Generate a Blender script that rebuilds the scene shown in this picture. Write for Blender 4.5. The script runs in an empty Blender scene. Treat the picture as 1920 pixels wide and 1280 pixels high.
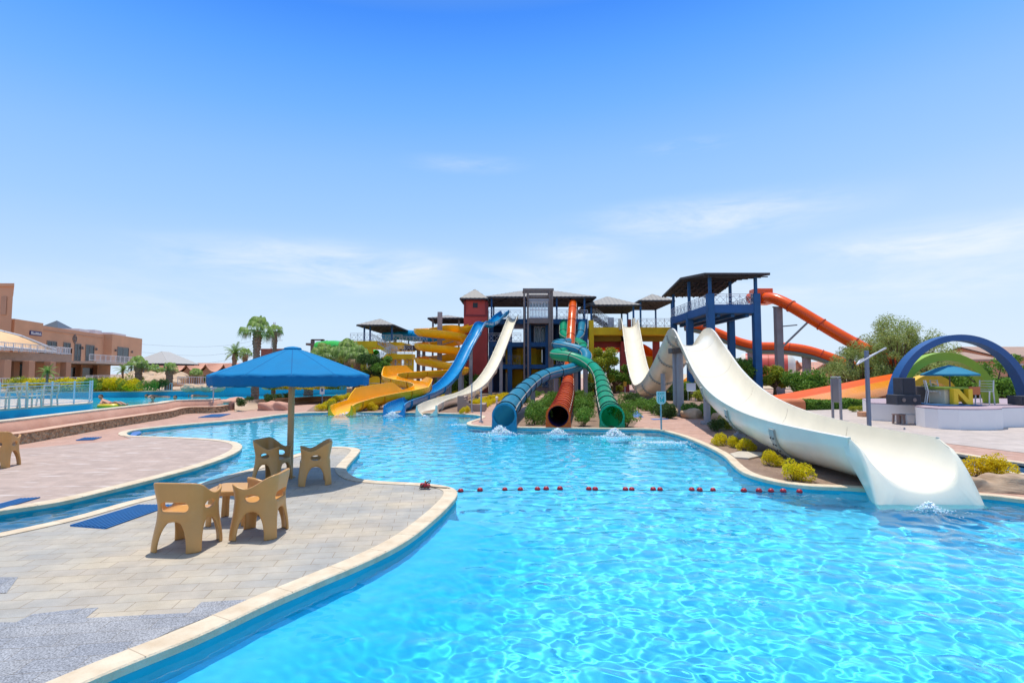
import bpy, math, random
import numpy as np
from mathutils import Vector, Matrix
from mathutils.geometry import tessellate_polygon

# ---------------------------------------------------------------- camera, sky, sun
sc = bpy.context.scene
COL = sc.collection
PITCH = math.atan(0.060)
EYE = 2.0
camd = bpy.data.cameras.new('camera'); cam = bpy.data.objects.new('camera', camd); COL.objects.link(cam)
camd.sensor_width = 36.0; camd.lens = 36.0 * 1000 / 1920; camd.clip_start = 0.05; camd.clip_end = 3000
cam.location = (0, 0, EYE); cam.rotation_euler = (math.pi / 2 + PITCH, 0, 0)
sc.camera = cam

SUNDIR = Vector((0.05, -0.20, -1.0)).normalized()          # direction the light travels
SUN_EL = math.asin(-SUNDIR.z)
SUN_AZ = math.atan2(-SUNDIR.x, -SUNDIR.y)
sund = bpy.data.lights.new('sun', 'SUN'); sund.energy = 3.9; sund.angle = math.radians(0.5); sund.color = (1.0, 0.955, 0.88)
sund.cycles.is_caustics_light = True
suno = bpy.data.objects.new('sun', sund); COL.objects.link(suno)
suno.rotation_euler = SUNDIR.to_track_quat('-Z', 'Y').to_euler(); suno.location = (0, 10, 40)

def build_world():
    w = bpy.data.worlds.new('World'); sc.world = w; w.use_nodes = True
    nt = w.node_tree; N = nt.nodes; L = nt.links
    bg = N['Background']
    sky = N.new('ShaderNodeTexSky'); sky.sky_type = 'NISHITA'; sky.sun_disc = False
    sky.sun_elevation = SUN_EL; sky.sun_rotation = SUN_AZ; sky.altitude = 50; sky.air_density = 1.0; sky.dust_density = 0.4; sky.ozone_density = 3.0
    tc = N.new('ShaderNodeTexCoord'); sp = N.new('ShaderNodeSeparateXYZ'); L.new(tc.outputs['Generated'], sp.inputs[0])
    # sky tint by elevation: pale horizon, azure above, unseen zenith paled for fill light
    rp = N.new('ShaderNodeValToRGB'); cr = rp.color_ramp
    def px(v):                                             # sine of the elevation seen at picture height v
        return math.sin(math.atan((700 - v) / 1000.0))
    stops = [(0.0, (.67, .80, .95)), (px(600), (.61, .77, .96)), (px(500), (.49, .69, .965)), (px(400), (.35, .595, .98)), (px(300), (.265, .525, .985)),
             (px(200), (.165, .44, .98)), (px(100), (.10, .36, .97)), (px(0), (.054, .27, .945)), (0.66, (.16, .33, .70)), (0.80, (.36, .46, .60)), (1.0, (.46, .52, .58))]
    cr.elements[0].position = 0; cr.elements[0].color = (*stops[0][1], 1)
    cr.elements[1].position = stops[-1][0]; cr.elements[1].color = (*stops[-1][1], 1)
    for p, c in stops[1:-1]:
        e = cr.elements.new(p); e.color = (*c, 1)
    # a touch brighter to the east (right), as in the place
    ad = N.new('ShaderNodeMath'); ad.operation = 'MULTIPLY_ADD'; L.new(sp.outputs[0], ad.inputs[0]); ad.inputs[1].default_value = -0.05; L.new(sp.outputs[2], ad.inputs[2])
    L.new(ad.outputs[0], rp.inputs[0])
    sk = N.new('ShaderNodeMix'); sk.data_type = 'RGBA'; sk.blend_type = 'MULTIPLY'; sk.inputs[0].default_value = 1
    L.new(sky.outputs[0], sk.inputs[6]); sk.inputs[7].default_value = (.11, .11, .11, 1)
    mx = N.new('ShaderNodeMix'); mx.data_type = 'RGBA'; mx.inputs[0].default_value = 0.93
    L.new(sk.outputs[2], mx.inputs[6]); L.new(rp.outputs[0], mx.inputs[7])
    # thin cirrus: stretched noise on the cloud plane, gathered in a few banks
    dv = N.new('ShaderNodeVectorMath'); dv.operation = 'MULTIPLY'; dv.inputs[1].default_value = (2.6, 2.6, 11)
    L.new(tc.outputs['Generated'], dv.inputs[0])
    rot = N.new('ShaderNodeVectorRotate'); rot.rotation_type = 'Y_AXIS'; rot.inputs['Angle'].default_value = -0.10; L.new(dv.outputs[0], rot.inputs['Vector'])
    nz = N.new('ShaderNodeTexNoise'); nz.inputs['Scale'].default_value = 2.0; nz.inputs['Detail'].default_value = 9; nz.inputs['Roughness'].default_value = .62; nz.inputs['Distortion'].default_value = .35
    L.new(rot.outputs[0], nz.inputs['Vector'])
    mr = N.new('ShaderNodeMapRange'); mr.inputs[1].default_value = .36; mr.inputs[2].default_value = .66; L.new(nz.outputs[0], mr.inputs[0])
    tot = None
    for (u, v, ru, rv, amp) in [(620, 500, 330, 50, .55), (760, 490, 160, 22, .35), (1330, 405, 270, 42, .50), (1790, 450, 260, 45, .55), (1080, 470, 120, 40, .35),
                                (1740, 520, 260, 60, .35), (870, 300, 120, 18, .22), (1290, 265, 90, 14, .25), (1380, 540, 300, 60, .25), (300, 560, 300, 60, .2), (1000, 525, 200, 40, .4)]:
        d = Vector(((u - 960) / 1000, 1, (700 - v) / 1000)); n = d.length; d.normalize()
        sb = N.new('ShaderNodeVectorMath'); sb.operation = 'SUBTRACT'; L.new(tc.outputs['Generated'], sb.inputs[0]); sb.inputs[1].default_value = d
        ml = N.new('ShaderNodeVectorMath'); ml.operation = 'MULTIPLY'; L.new(sb.outputs[0], ml.inputs[0]); ml.inputs[1].default_value = (850 * n / ru, 850 * n / ru * .6, 800 * n / rv)
        ln = N.new('ShaderNodeVectorMath'); ln.operation = 'LENGTH'; L.new(ml.outputs[0], ln.inputs[0])
        m2 = N.new('ShaderNodeMapRange'); m2.interpolation_type = 'SMOOTHERSTEP'; m2.inputs[1].default_value = 1.15; m2.inputs[2].default_value = 0.0; m2.inputs[4].default_value = min(1, amp * 1.1); L.new(ln.outputs['Value'], m2.inputs[0])
        if tot is None: tot = m2.outputs[0]
        else:
            a = N.new('ShaderNodeMath'); a.operation = 'MAXIMUM'; L.new(tot, a.inputs[0]); L.new(m2.outputs[0], a.inputs[1]); tot = a.outputs[0]
    cm = N.new('ShaderNodeMath'); cm.operation = 'MULTIPLY'; L.new(tot, cm.inputs[0]); L.new(mr.outputs[0], cm.inputs[1])
    cl = N.new('ShaderNodeMix'); cl.data_type = 'RGBA'; L.new(cm.outputs[0], cl.inputs[0]); L.new(mx.outputs[2], cl.inputs[6]); cl.inputs[7].default_value = (.96, .965, .98, 1)
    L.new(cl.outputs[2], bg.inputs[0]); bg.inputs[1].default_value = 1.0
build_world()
sc.view_settings.view_transform = 'Standard'; sc.view_settings.look = 'None'; sc.view_settings.exposure = 0.12; sc.view_settings.gamma = 1
sc.render.engine = 'CYCLES'
sc.cycles.use_denoising = True; sc.cycles.max_bounces = 8; sc.cycles.transparent_max_bounces = 12; sc.cycles.sample_clamp_indirect = 6

# ---------------------------------------------------------------- measuring helpers
CP, SP = math.cos(PITCH), math.sin(PITCH)
def ray(u, v):
    x = (u - 960) / 1000; y = (640 - v) / 1000
    return (x, CP - y * SP, SP + y * CP)
def G(u, v, z=0.0):
    d = ray(u, v); t = (z - EYE) / d[2]
    return Vector((d[0] * t, d[1] * t, z))
def P(u, v, Y):
    d = ray(u, v); t = Y / d[1]
    return Vector((d[0] * t, Y, EYE + d[2] * t))
def X(u, Y): return P(u, 700, Y).x
def Z(v, Y): return P(960, v, Y).z

def spline(pts, n=8, closed=False):
    pts = [Vector(p) for p in pts]; out = []
    m = len(pts)
    for i in range(m if closed else m - 1):
        if closed: p0, p1, p2, p3 = pts[(i - 1) % m], pts[i], pts[(i + 1) % m], pts[(i + 2) % m]
        else: p0, p1, p2, p3 = pts[max(i - 1, 0)], pts[i], pts[i + 1], pts[min(i + 2, m - 1)]
        # centripetal-ish: scale tangents by neighbour spacing
        d1 = (p2 - p1).length + 1e-9; d0 = (p1 - p0).length or d1; d2 = (p3 - p2).length or d1
        t1 = ((p1 - p0) / d0 * d1 + (p2 - p1)) / 2 if (p1 - p0).length > 1e-6 else (p2 - p1)
        t2 = ((p3 - p2) / d2 * d1 + (p2 - p1)) / 2 if (p3 - p2).length > 1e-6 else (p2 - p1)
        for k in range(n):
            t = k / n; t2_, t3 = t * t, t * t * t
            out.append((2 * t3 - 3 * t2_ + 1) * p1 + (t3 - 2 * t2_ + t) * t1 + (-2 * t3 + 3 * t2_) * p2 + (t3 - t2_) * t2)
    if not closed: out.append(pts[-1])
    return out
def resample(path, step):
    a = np.array([tuple(p) for p in path]); d = np.r_[0, np.cumsum(np.linalg.norm(np.diff(a, axis=0), axis=1))]
    n = max(2, int(round(d[-1] / step)) + 1); s = np.linspace(0, d[-1], n)
    return np.stack([np.interp(s, d, a[:, k]) for k in range(a.shape[1])], 1), s

# ---------------------------------------------------------------- mesh builder
class MB:
    def __init__(s): s.v = []; s.f = []
    def add(s, vs, fs):
        b = len(s.v); s.v += [tuple(map(float, p)) for p in vs]; s.f += [tuple(i + b for i in f) for f in fs]; return s
    def box(s, x0, x1, y0, y1, z0, z1):
        return s.add([(x0, y0, z0), (x1, y0, z0), (x1, y1, z0), (x0, y1, z0), (x0, y0, z1), (x1, y0, z1), (x1, y1, z1), (x0, y1, z1)],
                     [(0, 3, 2, 1), (4, 5, 6, 7), (0, 1, 5, 4), (1, 2, 6, 5), (2, 3, 7, 6), (3, 0, 4, 7)])
    def beam(s, p, q, w, h, up=(0, 0, 1)):
        p, q = Vector(p), Vector(q); t = (q - p).normalized(); u = Vector(up)
        if abs(t.dot(u)) > .99: u = Vector((0, 1, 0))
        a = t.cross(u).normalized() * w / 2; b = a.cross(t).normalized() * h / 2
        vs = [p - a - b, p + a - b, p + a + b, p - a + b, q - a - b, q + a - b, q + a + b, q - a + b]
        return s.add(vs, [(0, 1, 2, 3), (7, 6, 5, 4), (0, 4, 5, 1), (1, 5, 6, 2), (2, 6, 7, 3), (3, 7, 4, 0)])
    def bar(s, p, q, r, r2=None, n=8, cap=True):
        p, q = Vector(p), Vector(q); t = (q - p).normalized(); u = Vector((0, 0, 1)) if abs(t.z) < .95 else Vector((1, 0, 0))
        a = t.cross(u).normalized(); b = a.cross(t); r2 = r if r2 is None else r2
        vs = []
        for c, rr in ((p, r), (q, r2)):
            for k in range(n):
                g = 2 * math.pi * k / n; vs.append(c + a * math.cos(g) * rr + b * math.sin(g) * rr)
        fs = [(k, k + n, (k + 1) % n + n, (k + 1) % n) for k in range(n)]
        if cap: fs += [tuple(range(n)), tuple(range(2 * n - 1, n - 1, -1))]
        return s.add(vs, fs)
    def prism(s, poly, z0, z1):
        n = len(poly); vs = [(p[0], p[1], z0) for p in poly] + [(p[0], p[1], z1) for p in poly]
        ar = sum(poly[i][0] * poly[(i + 1) % n][1] - poly[(i + 1) % n][0] * poly[i][1] for i in range(n))
        tri = tessellate_polygon([[Vector((p[0], p[1], 0)) for p in poly]])
        fs = []
        for t in tri:
            a, b, c = [vs[i] for i in t]
            cr = (b[0] - a[0]) * (c[1] - a[1]) - (b[1] - a[1]) * (c[0] - a[0])
            t = tuple(t) if cr > 0 else tuple(t)[::-1]
            fs.append(tuple(i + n for i in t)); fs.append(t[::-1])
        for i in range(n):
            j = (i + 1) % n; fs.append((i, j, j + n, i + n) if ar > 0 else (j, i, i + n, j + n))
        return s.add(vs, fs)
    def prism_y(s, poly, y0, y1):                          # outline in (x, z), thickness along y
        b = len(s.v); s.prism([(p[0], p[1]) for p in poly], y0, y1)
        for i in range(b, len(s.v)): x, z, y = s.v[i]; s.v[i] = (x, y, z)
        return s
    def prism_x(s, poly, x0, x1):                          # outline in (y, z), thickness along x
        b = len(s.v); s.prism([(p[0], p[1]) for p in poly], x0, x1)
        for i in range(b, len(s.v)): y, z, x = s.v[i]; s.v[i] = (x, y, z)
        return s
    def flat(s, poly, z):
        vs = [(p[0], p[1], z if len(p) < 3 or z is not None else p[2]) for p in poly]
        for t in tessellate_polygon([[Vector((p[0], p[1], 0)) for p in poly]]):
            a, b, c = [vs[i] for i in t]
            cr = (b[0] - a[0]) * (c[1] - a[1]) - (b[1] - a[1]) * (c[0] - a[0])
            s.f.append(tuple(i + len(s.v) for i in (t if cr > 0 else t[::-1])))
        s.v += vs; return s
    def grid(s, rows, closed=False):
        m = len(rows[0]); n = len(rows); b = len(s.v)
        for r in rows: s.v += [tuple(map(float, p)) for p in r]
        for i in range(n - 1):
            for j in range(m if closed else m - 1):
                k = (j + 1) % m; s.f.append((b + i * m + j, b + i * m + k, b + (i + 1) * m + k, b + (i + 1) * m + j))
        return s
    def sweep(s, path, prof, scale=None, bank=None, cap=True, up=(0, 0, 1)):
        P_ = [Vector(p) for p in path]; rows = []
        for i, p in enumerate(P_):
            t = (P_[min(i + 1, len(P_) - 1)] - P_[max(i - 1, 0)]).normalized()
            S = t.cross(Vector(up)).normalized(); Nn = S.cross(t)
            if bank is not None:
                c_, s_ = math.cos(bank[i]), math.sin(bank[i]); S, Nn = S * c_ + Nn * s_, Nn * c_ - S * s_
            k = 1 if scale is None else scale[i]
            rows.append([p + S * (a * k) + Nn * (b * k) for a, b in prof])
        b0 = len(s.v); s.grid(rows, closed=True); m = len(prof)
        if cap:
            s.f.append(tuple(range(b0, b0 + m))); e = b0 + (len(rows) - 1) * m; s.f.append(tuple(range(e + m - 1, e - 1, -1)))
        return s
    def lathe(s, prof, c=(0, 0, 0), n=24, mod=None):
        rows = []
        for r, z in prof:
            rows.append([(c[0] + math.cos(2 * math.pi * k / n) * r * (mod(k / n, z) if mod else 1), c[1] + math.sin(2 * math.pi * k / n) * r * (mod(k / n, z) if mod else 1), c[2] + z) for k in range(n)])
        return s.grid(rows, closed=True)
    def build(s, name, mat, parent=None, smooth=False, bevel=0, auto=None):
        me = bpy.data.meshes.new(name); me.from_pydata(s.v, [], s.f)
        me.materials.append(mat); me.validate()
        if smooth: me.polygons.foreach_set('use_smooth', [True] * len(me.polygons))
        if auto: me.set_sharp_from_angle(angle=math.radians(auto))
        o = bpy.data.objects.new(name, me); COL.objects.link(o)
        if bevel:
            b = o.modifiers.new('bevel', 'BEVEL'); b.width = bevel; b.segments = 2; b.limit_method = 'ANGLE'
        if parent is not None:
            o.parent = parent; o.matrix_parent_inverse = Matrix.Translation(-parent.location) if parent.type == 'EMPTY' else Matrix.Identity(4)
        return o

def tag(o, label=None, cat=None, group=None, kind=None):
    if label: o['label'] = label
    if cat: o['category'] = cat
    if group: o['group'] = group
    if kind: o['kind'] = kind
    return o
def thing(name, label, cat, loc=(0, 0, 0), group=None):
    o = bpy.data.objects.new(name, None); COL.objects.link(o); o.location = loc; o.empty_display_size = .2
    return tag(o, label, cat, group)
def sub(o, parent):                                        # sub-part under a mesh part whose origin is the world's
    o.parent = parent; return o
def copy_tree(src, loc=None, rz=None, scale=None, label=None, group=None):
    r = src.copy(); COL.objects.link(r)
    if loc is not None: r.location = loc
    if rz is not None: r.rotation_euler = (0, 0, rz)
    if scale is not None: r.scale = scale if hasattr(scale, '__len__') else (scale,) * 3
    if label: r['label'] = label
    if group: r['group'] = group
    for ch in src.children:
        c = ch.copy(); COL.objects.link(c); c.parent = r
        for g in ch.children:
            d = g.copy(); COL.objects.link(d); d.parent = c
    return r
ORD = ['first', 'second', 'third', 'fourth', 'fifth', 'sixth', 'seventh', 'eighth', 'ninth', 'tenth', 'eleventh', 'twelfth', 'thirteenth', 'fourteenth', 'fifteenth', 'sixteenth', 'seventeenth', 'eighteenth', 'nineteenth', 'twentieth']

# ---------------------------------------------------------------- materials
MATS = {}
def mat(name, col, rough=.5, var=0.0, vscale=3.0, bump=0.0, bscale=30.0, col2=None, spec=.5, coat=0, metal=0, stretch=(1, 1, 1), coords='Object', detail=6, sat_noise=None):
    if name in MATS: return MATS[name]
    m = bpy.data.materials.new(name); m.use_nodes = True; nt = m.node_tree; N = nt.nodes; L = nt.links
    b = N['Principled BSDF']; b.inputs['Base Color'].default_value = (*col, 1); b.inputs['Roughness'].default_value = rough
    b.inputs['Specular IOR Level'].default_value = spec; b.inputs['Metallic'].default_value = metal; b.inputs['Coat Weight'].default_value = coat
    tc = N.new('ShaderNodeTexCoord'); mp = N.new('ShaderNodeMapping'); mp.inputs['Scale'].default_value = stretch; L.new(tc.outputs[coords], mp.inputs[0])
    if var or col2:
        nz = N.new('ShaderNodeTexNoise'); nz.inputs['Scale'].default_value = vscale; nz.inputs['Detail'].default_value = detail; nz.inputs['Roughness'].default_value = .6; L.new(mp.outputs[0], nz.inputs[0])
        mr = N.new('ShaderNodeMapRange'); mr.inputs[1].default_value = .3; mr.inputs[2].default_value = .7; L.new(nz.outputs[0], mr.inputs[0])
        mx = N.new('ShaderNodeMix'); mx.data_type = 'RGBA'; L.new(mr.outputs[0], mx.inputs[0])
        c2 = col2 or tuple(c * (1 + var) for c in col); c1 = col if col2 else tuple(c * (1 - var) for c in col)
        mx.inputs[6].default_value = (*c1, 1); mx.inputs[7].default_value = (*c2, 1); L.new(mx.outputs[2], b.inputs['Base Color'])
        rr = N.new('ShaderNodeMapRange'); rr.inputs[3].default_value = max(0, rough - .08); rr.inputs[4].default_value = min(1, rough + .1); L.new(nz.outputs[0], rr.inputs[0]); L.new(rr.outputs[0], b.inputs['Roughness'])
    if bump:
        n2 = N.new('ShaderNodeTexNoise'); n2.inputs['Scale'].default_value = bscale; n2.inputs['Detail'].default_value = 5; L.new(mp.outputs[0], n2.inputs[0])
        bp = N.new('ShaderNodeBump'); bp.inputs['Strength'].default_value = bump; bp.inputs['Distance'].default_value = .02; L.new(n2.outputs[0], bp.inputs['Height']); L.new(bp.outputs[0], b.inputs['Normal'])
    MATS[name] = m; return m

def tile_mat(name, cols, mortar, w, h, rot=0, msize=.006, rough=.75, speck=0.0, spscale=260, blotch=None, bump=.25, mo=.5, scratch=None):
    """paving: bricks of w x h metres; cols = two or three tile colours mixed per tile and by broad noise"""
    m = bpy.data.materials.new(name); m.use_nodes = True; nt = m.node_tree; N = nt.nodes; L = nt.links; b = N['Principled BSDF']
    tc = N.new('ShaderNodeTexCoord'); mp = N.new('ShaderNodeMapping'); mp.inputs['Rotation'].default_value = (0, 0, -rot); L.new(tc.outputs['Object'], mp.inputs[0])
    # slight wobble of the joints
    def brick(c1, c2):
        k = N.new('ShaderNodeTexBrick'); k.inputs['Scale'].default_value = 1; k.inputs['Brick Width'].default_value = w; k.inputs['Row Height'].default_value = h
        k.inputs['Mortar Size'].default_value = msize; k.inputs['Mortar Smooth'].default_value = .3; k.inputs['Bias'].default_value = 0; k.offset = mo
        k.inputs['Color1'].default_value = (*c1, 1); k.inputs['Color2'].default_value = (*c2, 1); k.inputs['Mortar'].default_value = (*mortar, 1); L.new(mp.outputs[0], k.inputs['Vector']); return k
    k1 = brick(cols[0], cols[1]); k2 = brick(cols[2], cols[1] if len(cols) < 4 else cols[3])
    nz = N.new('ShaderNodeTexNoise'); nz.inputs['Scale'].default_value = .55; nz.inputs['Detail'].default_value = 4; L.new(mp.outputs[0], nz.inputs[0])
    mr = N.new('ShaderNodeMapRange'); mr.inputs[1].default_value = .42; mr.inputs[2].default_value = .6; L.new(nz.outputs[0], mr.inputs[0])
    mx = N.new('ShaderNodeMix'); mx.data_type = 'RGBA'; L.new(mr.outputs[0], mx.inputs[0]); L.new(k1.outputs[0], mx.inputs[6]); L.new(k2.outputs[0], mx.inputs[7])
    out = mx.outputs[2]
    n3 = N.new('ShaderNodeTexNoise'); n3.inputs['Scale'].default_value = spscale; n3.inputs['Detail'].default_value = 3; L.new(tc.outputs['Object'], n3.inputs[0])
    if speck:
        s = N.new('ShaderNodeMapRange'); s.inputs[1].default_value = .3; s.inputs[2].default_value = .7; s.inputs[3].default_value = 1 - speck; s.inputs[4].default_value = 1 + speck; L.new(n3.outputs[0], s.inputs[0])
        v = N.new('ShaderNodeVectorMath'); v.operation = 'SCALE'; L.new(out, v.inputs[0]); L.new(s.outputs[0], v.inputs['Scale']); out = v.outputs[0]
    n4 = N.new('ShaderNodeTexNoise'); n4.inputs['Scale'].default_value = 2.3; n4.inputs['Detail'].default_value = 7; n4.inputs['Roughness'].default_value = .7; L.new(tc.outputs['Object'], n4.inputs[0])
    s = N.new('ShaderNodeMapRange'); s.inputs[1].default_value = .3; s.inputs[2].default_value = .7; s.inputs[3].default_value = .80; s.inputs[4].default_value = 1.12; L.new(n4.outputs[0], s.inputs[0])
    v = N.new('ShaderNodeVectorMath'); v.operation = 'SCALE'; L.new(out, v.inputs[0]); L.new(s.outputs[0], v.inputs['Scale']); out = v.outputs[0]
    if scratch:
        n5 = N.new('ShaderNodeTexNoise'); n5.inputs['Scale'].default_value = 1.0; n5.inputs['Detail'].default_value = 3
        m5 = N.new('ShaderNodeMapping'); m5.inputs['Scale'].default_value = (1.5, 6, 1); L.new(tc.outputs['Object'], m5.inputs[0]); L.new(m5.outputs[0], n5.inputs[0])
        s5 = N.new('ShaderNodeMapRange'); s5.inputs[1].default_value = .60; s5.inputs[2].default_value = .68; s5.inputs[4].default_value = scratch[1]; L.new(n5.outputs[0], s5.inputs[0])
        x5 = N.new('ShaderNodeMix'); x5.data_type = 'RGBA'; L.new(s5.outputs[0], x5.inputs[0]); L.new(out, x5.inputs[6]); x5.inputs[7].default_value = (*scratch[0], 1); out = x5.outputs[2]
    L.new(out, b.inputs['Base Color']); b.inputs['Roughness'].default_value = rough; b.inputs['Specular IOR Level'].default_value = .3
    bp = N.new('ShaderNodeBump'); bp.inputs['Strength'].default_value = bump; bp.inputs['Distance'].default_value = .004
    ad = N.new('ShaderNodeMath'); ad.operation = 'MULTIPLY_ADD'; L.new(k1.outputs['Fac'], ad.inputs[0]); ad.inputs[1].default_value = -1.0; L.new(n3.outputs[0], ad.inputs[2])
    L.new(ad.outputs[0], bp.inputs['Height']); L.new(bp.outputs[0], b.inputs['Normal'])
    return m

def leaf_mat(name, c1, c2, rough=.55, trans=.25):
    m = bpy.data.materials.new(name); m.use_nodes = True; nt = m.node_tree; N = nt.nodes; L = nt.links; b = N['Principled BSDF']
    g = N.new('ShaderNodeNewGeometry'); nz = N.new('ShaderNodeMix'); nz.data_type = 'RGBA'
    L.new(g.outputs['Random Per Island'], nz.inputs[0]); nz.inputs[6].default_value = (*c1, 1); nz.inputs[7].default_value = (*c2, 1)
    L.new(nz.outputs[2], b.inputs['Base Color']); b.inputs['Roughness'].default_value = rough; b.inputs['Specular IOR Level'].default_value = .25
    t = N.new('ShaderNodeBsdfTranslucent'); L.new(nz.outputs[2], t.inputs[0]); ms = N.new('ShaderNodeMixShader'); ms.inputs[0].default_value = trans
    L.new(b.outputs[0], ms.inputs[1]); L.new(t.outputs[0], ms.inputs[2]); L.new(ms.outputs[0], N['Material Output'].inputs[0]); return m
# ================================================================ THE SETTING: ground, pool, water
WL = -0.08                                                  # water level of the pool
pinkpave = tile_mat('pink_paving', [(.50, .30, .225), (.45, .265, .20), (.54, .34, .26)], (.40, .25, .19), .22, .11, rot=.5, msize=.004, speck=.12, spscale=60, scratch=((.55, .42, .38), .5))
deckA = tile_mat('grey_beige_stone_tiles', [(.41, .385, .34), (.355, .345, .325), (.50, .425, .32), (.44, .38, .31)], (.27, .21, .15), .37, .186, rot=math.radians(8), msize=.004, speck=.16, spscale=170, bump=.35)
deckB = tile_mat('mauve_grey_tiles', [(.46, .345, .29), (.42, .32, .27), (.49, .37, .31)], (.38, .28, .23), .30, .15, rot=math.radians(8), msize=.004, speck=.10, spscale=120, scratch=((.60, .52, .48), .75))
plazam = tile_mat('pale_plaza_tiles', [(.50, .42, .37), (.47, .40, .36), (.54, .46, .41)], (.42, .35, .31), .60, .30, rot=math.radians(-12), msize=.005, speck=.08, spscale=90, scratch=((.56, .50, .48), .5))
granite = tile_mat('speckled_grey_granite', [(.29, .30, .325), (.26, .27, .30), (.33, .325, .33)], (.20, .18, .16), .37, .186, rot=math.radians(8), msize=.003, speck=.55, spscale=85, bump=.3)
coping_m = mat('cream_travertine', (.56, .43, .29), .8, bump=.5, bscale=45, vscale=4, col2=(.72, .62, .47))
soil = mat('brown_soil', (.19, .115, .08), .95, bump=.9, bscale=14, vscale=1.6, col2=(.31, .21, .145))
sand = mat('pinkish_sand', (.46, .31, .20), .95, bump=.6, bscale=8, vscale=.8, col2=(.56, .41, .29))
desert = mat('desert_sand', (.50, .38, .26), .95, vscale=.05, col2=(.58, .46, .33))
poolblue = mat('pool_blue_paint', (.055, .575, .79), .6, var=.06, vscale=.5)
poolwall = mat('pool_teal_edge', (.02, .42, .55), .6, var=.12, vscale=2)

px_a_edge = [(60, 1325), (157, 1280), (248, 1242), (365, 1195), (502, 1131), (588, 1094), (687, 1052), (757, 1016), (813, 973), (842, 945), (855, 927), (851, 918), (835, 912.5),
             (807, 908.5), (774, 906), (718, 903.5), (676, 899), (652, 888), (647, 879), (657, 865), (670, 850), (673, 843), (660, 839.5), (630, 838), (600, 841), (563, 850),
             (520, 864), (486, 875), (425, 893), (367, 910), (300, 927.5), (239, 942), (128, 973), (0, 1001), (-150, 1030)]
px_b_edge = [(-150, 985), (0, 958), (106, 942), (199, 920.5), (292, 897), (372, 875), (430, 854), (450, 842), (451, 834), (436, 828), (398, 823.5), (319, 819.5), (266, 818), (246, 817), (236, 813),
             (241, 809), (256, 805.5), (319, 798.5), (390, 792), (460, 786), (538, 776), (580, 773.3), (625, 772.6), (715, 772.6), (760, 773), (840, 775), (885, 777), (903, 780), (900, 784), (884, 789), (876, 793),
             (882, 797), (910, 799.3), (969, 800.8), (1023, 801.4), (1074, 802.2), (1121, 803), (1180, 803.6), (1230, 805), (1258, 811), (1285, 819), (1312, 830), (1338, 842), (1360, 855), (1378, 873), (1400, 888),
             (1432, 898), (1470, 906), (1522, 911.5), (1586, 914), (1630, 917), (1700, 921), (1790, 926), (1860, 930), (1920, 937), (2100, 955)]
edgeA = spline([G(u, v) for u, v in px_a_edge], 4)
edgeB = spline([G(u, v) for u, v in px_b_edge], 4)
left_close = [Vector((-14, G(-150, 1030).y - .9, 0)), Vector((-14, G(-150, 985).y - .5, 0))]
right_close = [Vector((18, 7.2, 0)), Vector((18, -8, 0)), Vector((-3.2, -8, 0)), Vector((-3.2, 1.5, 0))]
pool_poly = edgeA + left_close + edgeB + right_close
# narrow strip pool behind the big slide
strip_up = [G(u, v) for u, v in [(1336, 763), (1362, 776), (1500, 802), (1640, 824), (1810, 853), (1920, 869), (2080, 888)]]
strip_lo = [G(u, v) for u, v in [(2060, 915), (1920, 888), (1830, 880), (1700, 858), (1560, 834), (1400, 800), (1342, 786)]]
strip_poly = strip_up + strip_lo

outer = [Vector((-900, -60, 0)), Vector((900, -60, 0)), Vector((900, 1800, 0)), Vector((-900, 1800, 0))]
def build_ground():
    polys = [outer, pool_poly, strip_poly]
    flat = [p for q in polys for p in q]
    mb = MB(); mb.v = [(p.x, p.y, 0.0) for p in flat]
    for t in tessellate_polygon(polys):
        a, b, c = [flat[i] for i in t]
        cr = (b.x - a.x) * (c.y - a.y) - (b.y - a.y) * (c.x - a.x)
        mb.f.append(tuple(t) if cr > 0 else tuple(t)[::-1])
    tag(mb.build('ground', pinkpave), kind='structure')
build_ground()

def inside_offset(path, d, closed=False):
    out = []
    n = len(path)
    for i, p in enumerate(path):
        a = path[i - 1] if (i > 0 or closed) else p; b = path[(i + 1) % n] if (i < n - 1 or closed) else p
        t = (b - a); t = Vector((t.x, t.y, 0)).normalized(); out.append(Vector((p.x + t.y * d, p.y - t.x * d, p.z)))
    return out
def coping(path, w, name, z=.018, side=1, over=.025, drop=.05, m=None):
    """stone edging: runs along a pool edge with a slight overhang, land on the right-hand side of the path times side"""
    P0, _ = resample(path, .12); pts = [Vector(p) for p in P0]
    rng = random.Random(5)
    a = inside_offset(pts, -over * side); b = inside_offset(pts, w * side)
    # smooth the inner line where the edge turns tightly
    for _ in range(3): b = [b[0]] + [(b[i - 1] + b[i] * 2 + b[i + 1]) / 4 for i in range(1, len(b) - 1)] + [b[-1]]
    rows = []
    for p, q in zip(a, b):
        d = (q - p); e = p + d * .06
        rows.append([(p.x, p.y, -drop), (p.x, p.y, z - .012), (e.x, e.y, z), (q.x, q.y, z), (q.x, q.y, -.02)])
    if side < 0: rows = rows[::-1]
    mb = MB().grid(rows); mb.f = [f[::-1] for f in mb.f]
    # joints every 0.6 m are left to the material's noise
    return tag(mb.build(name, m or coping_m, smooth=True, auto=40), kind='structure')
coping(edgeA, .20, 'pool_edge_patio', side=-1)
coping(edgeB[:edgeB.index(edgeB[0]) + 4 * 22], .21, 'pool_edge_peninsula', side=-1)
coping(edgeB[4 * 22:], .16, 'pool_edge_shore', side=-1)
for k, (pp, sd) in enumerate([(strip_up, 1), (strip_lo, 1)]):
    coping(spline(pp, 4), .18, 'pool_edge_strip', side=-1 if k == 0 else -1)

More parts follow.
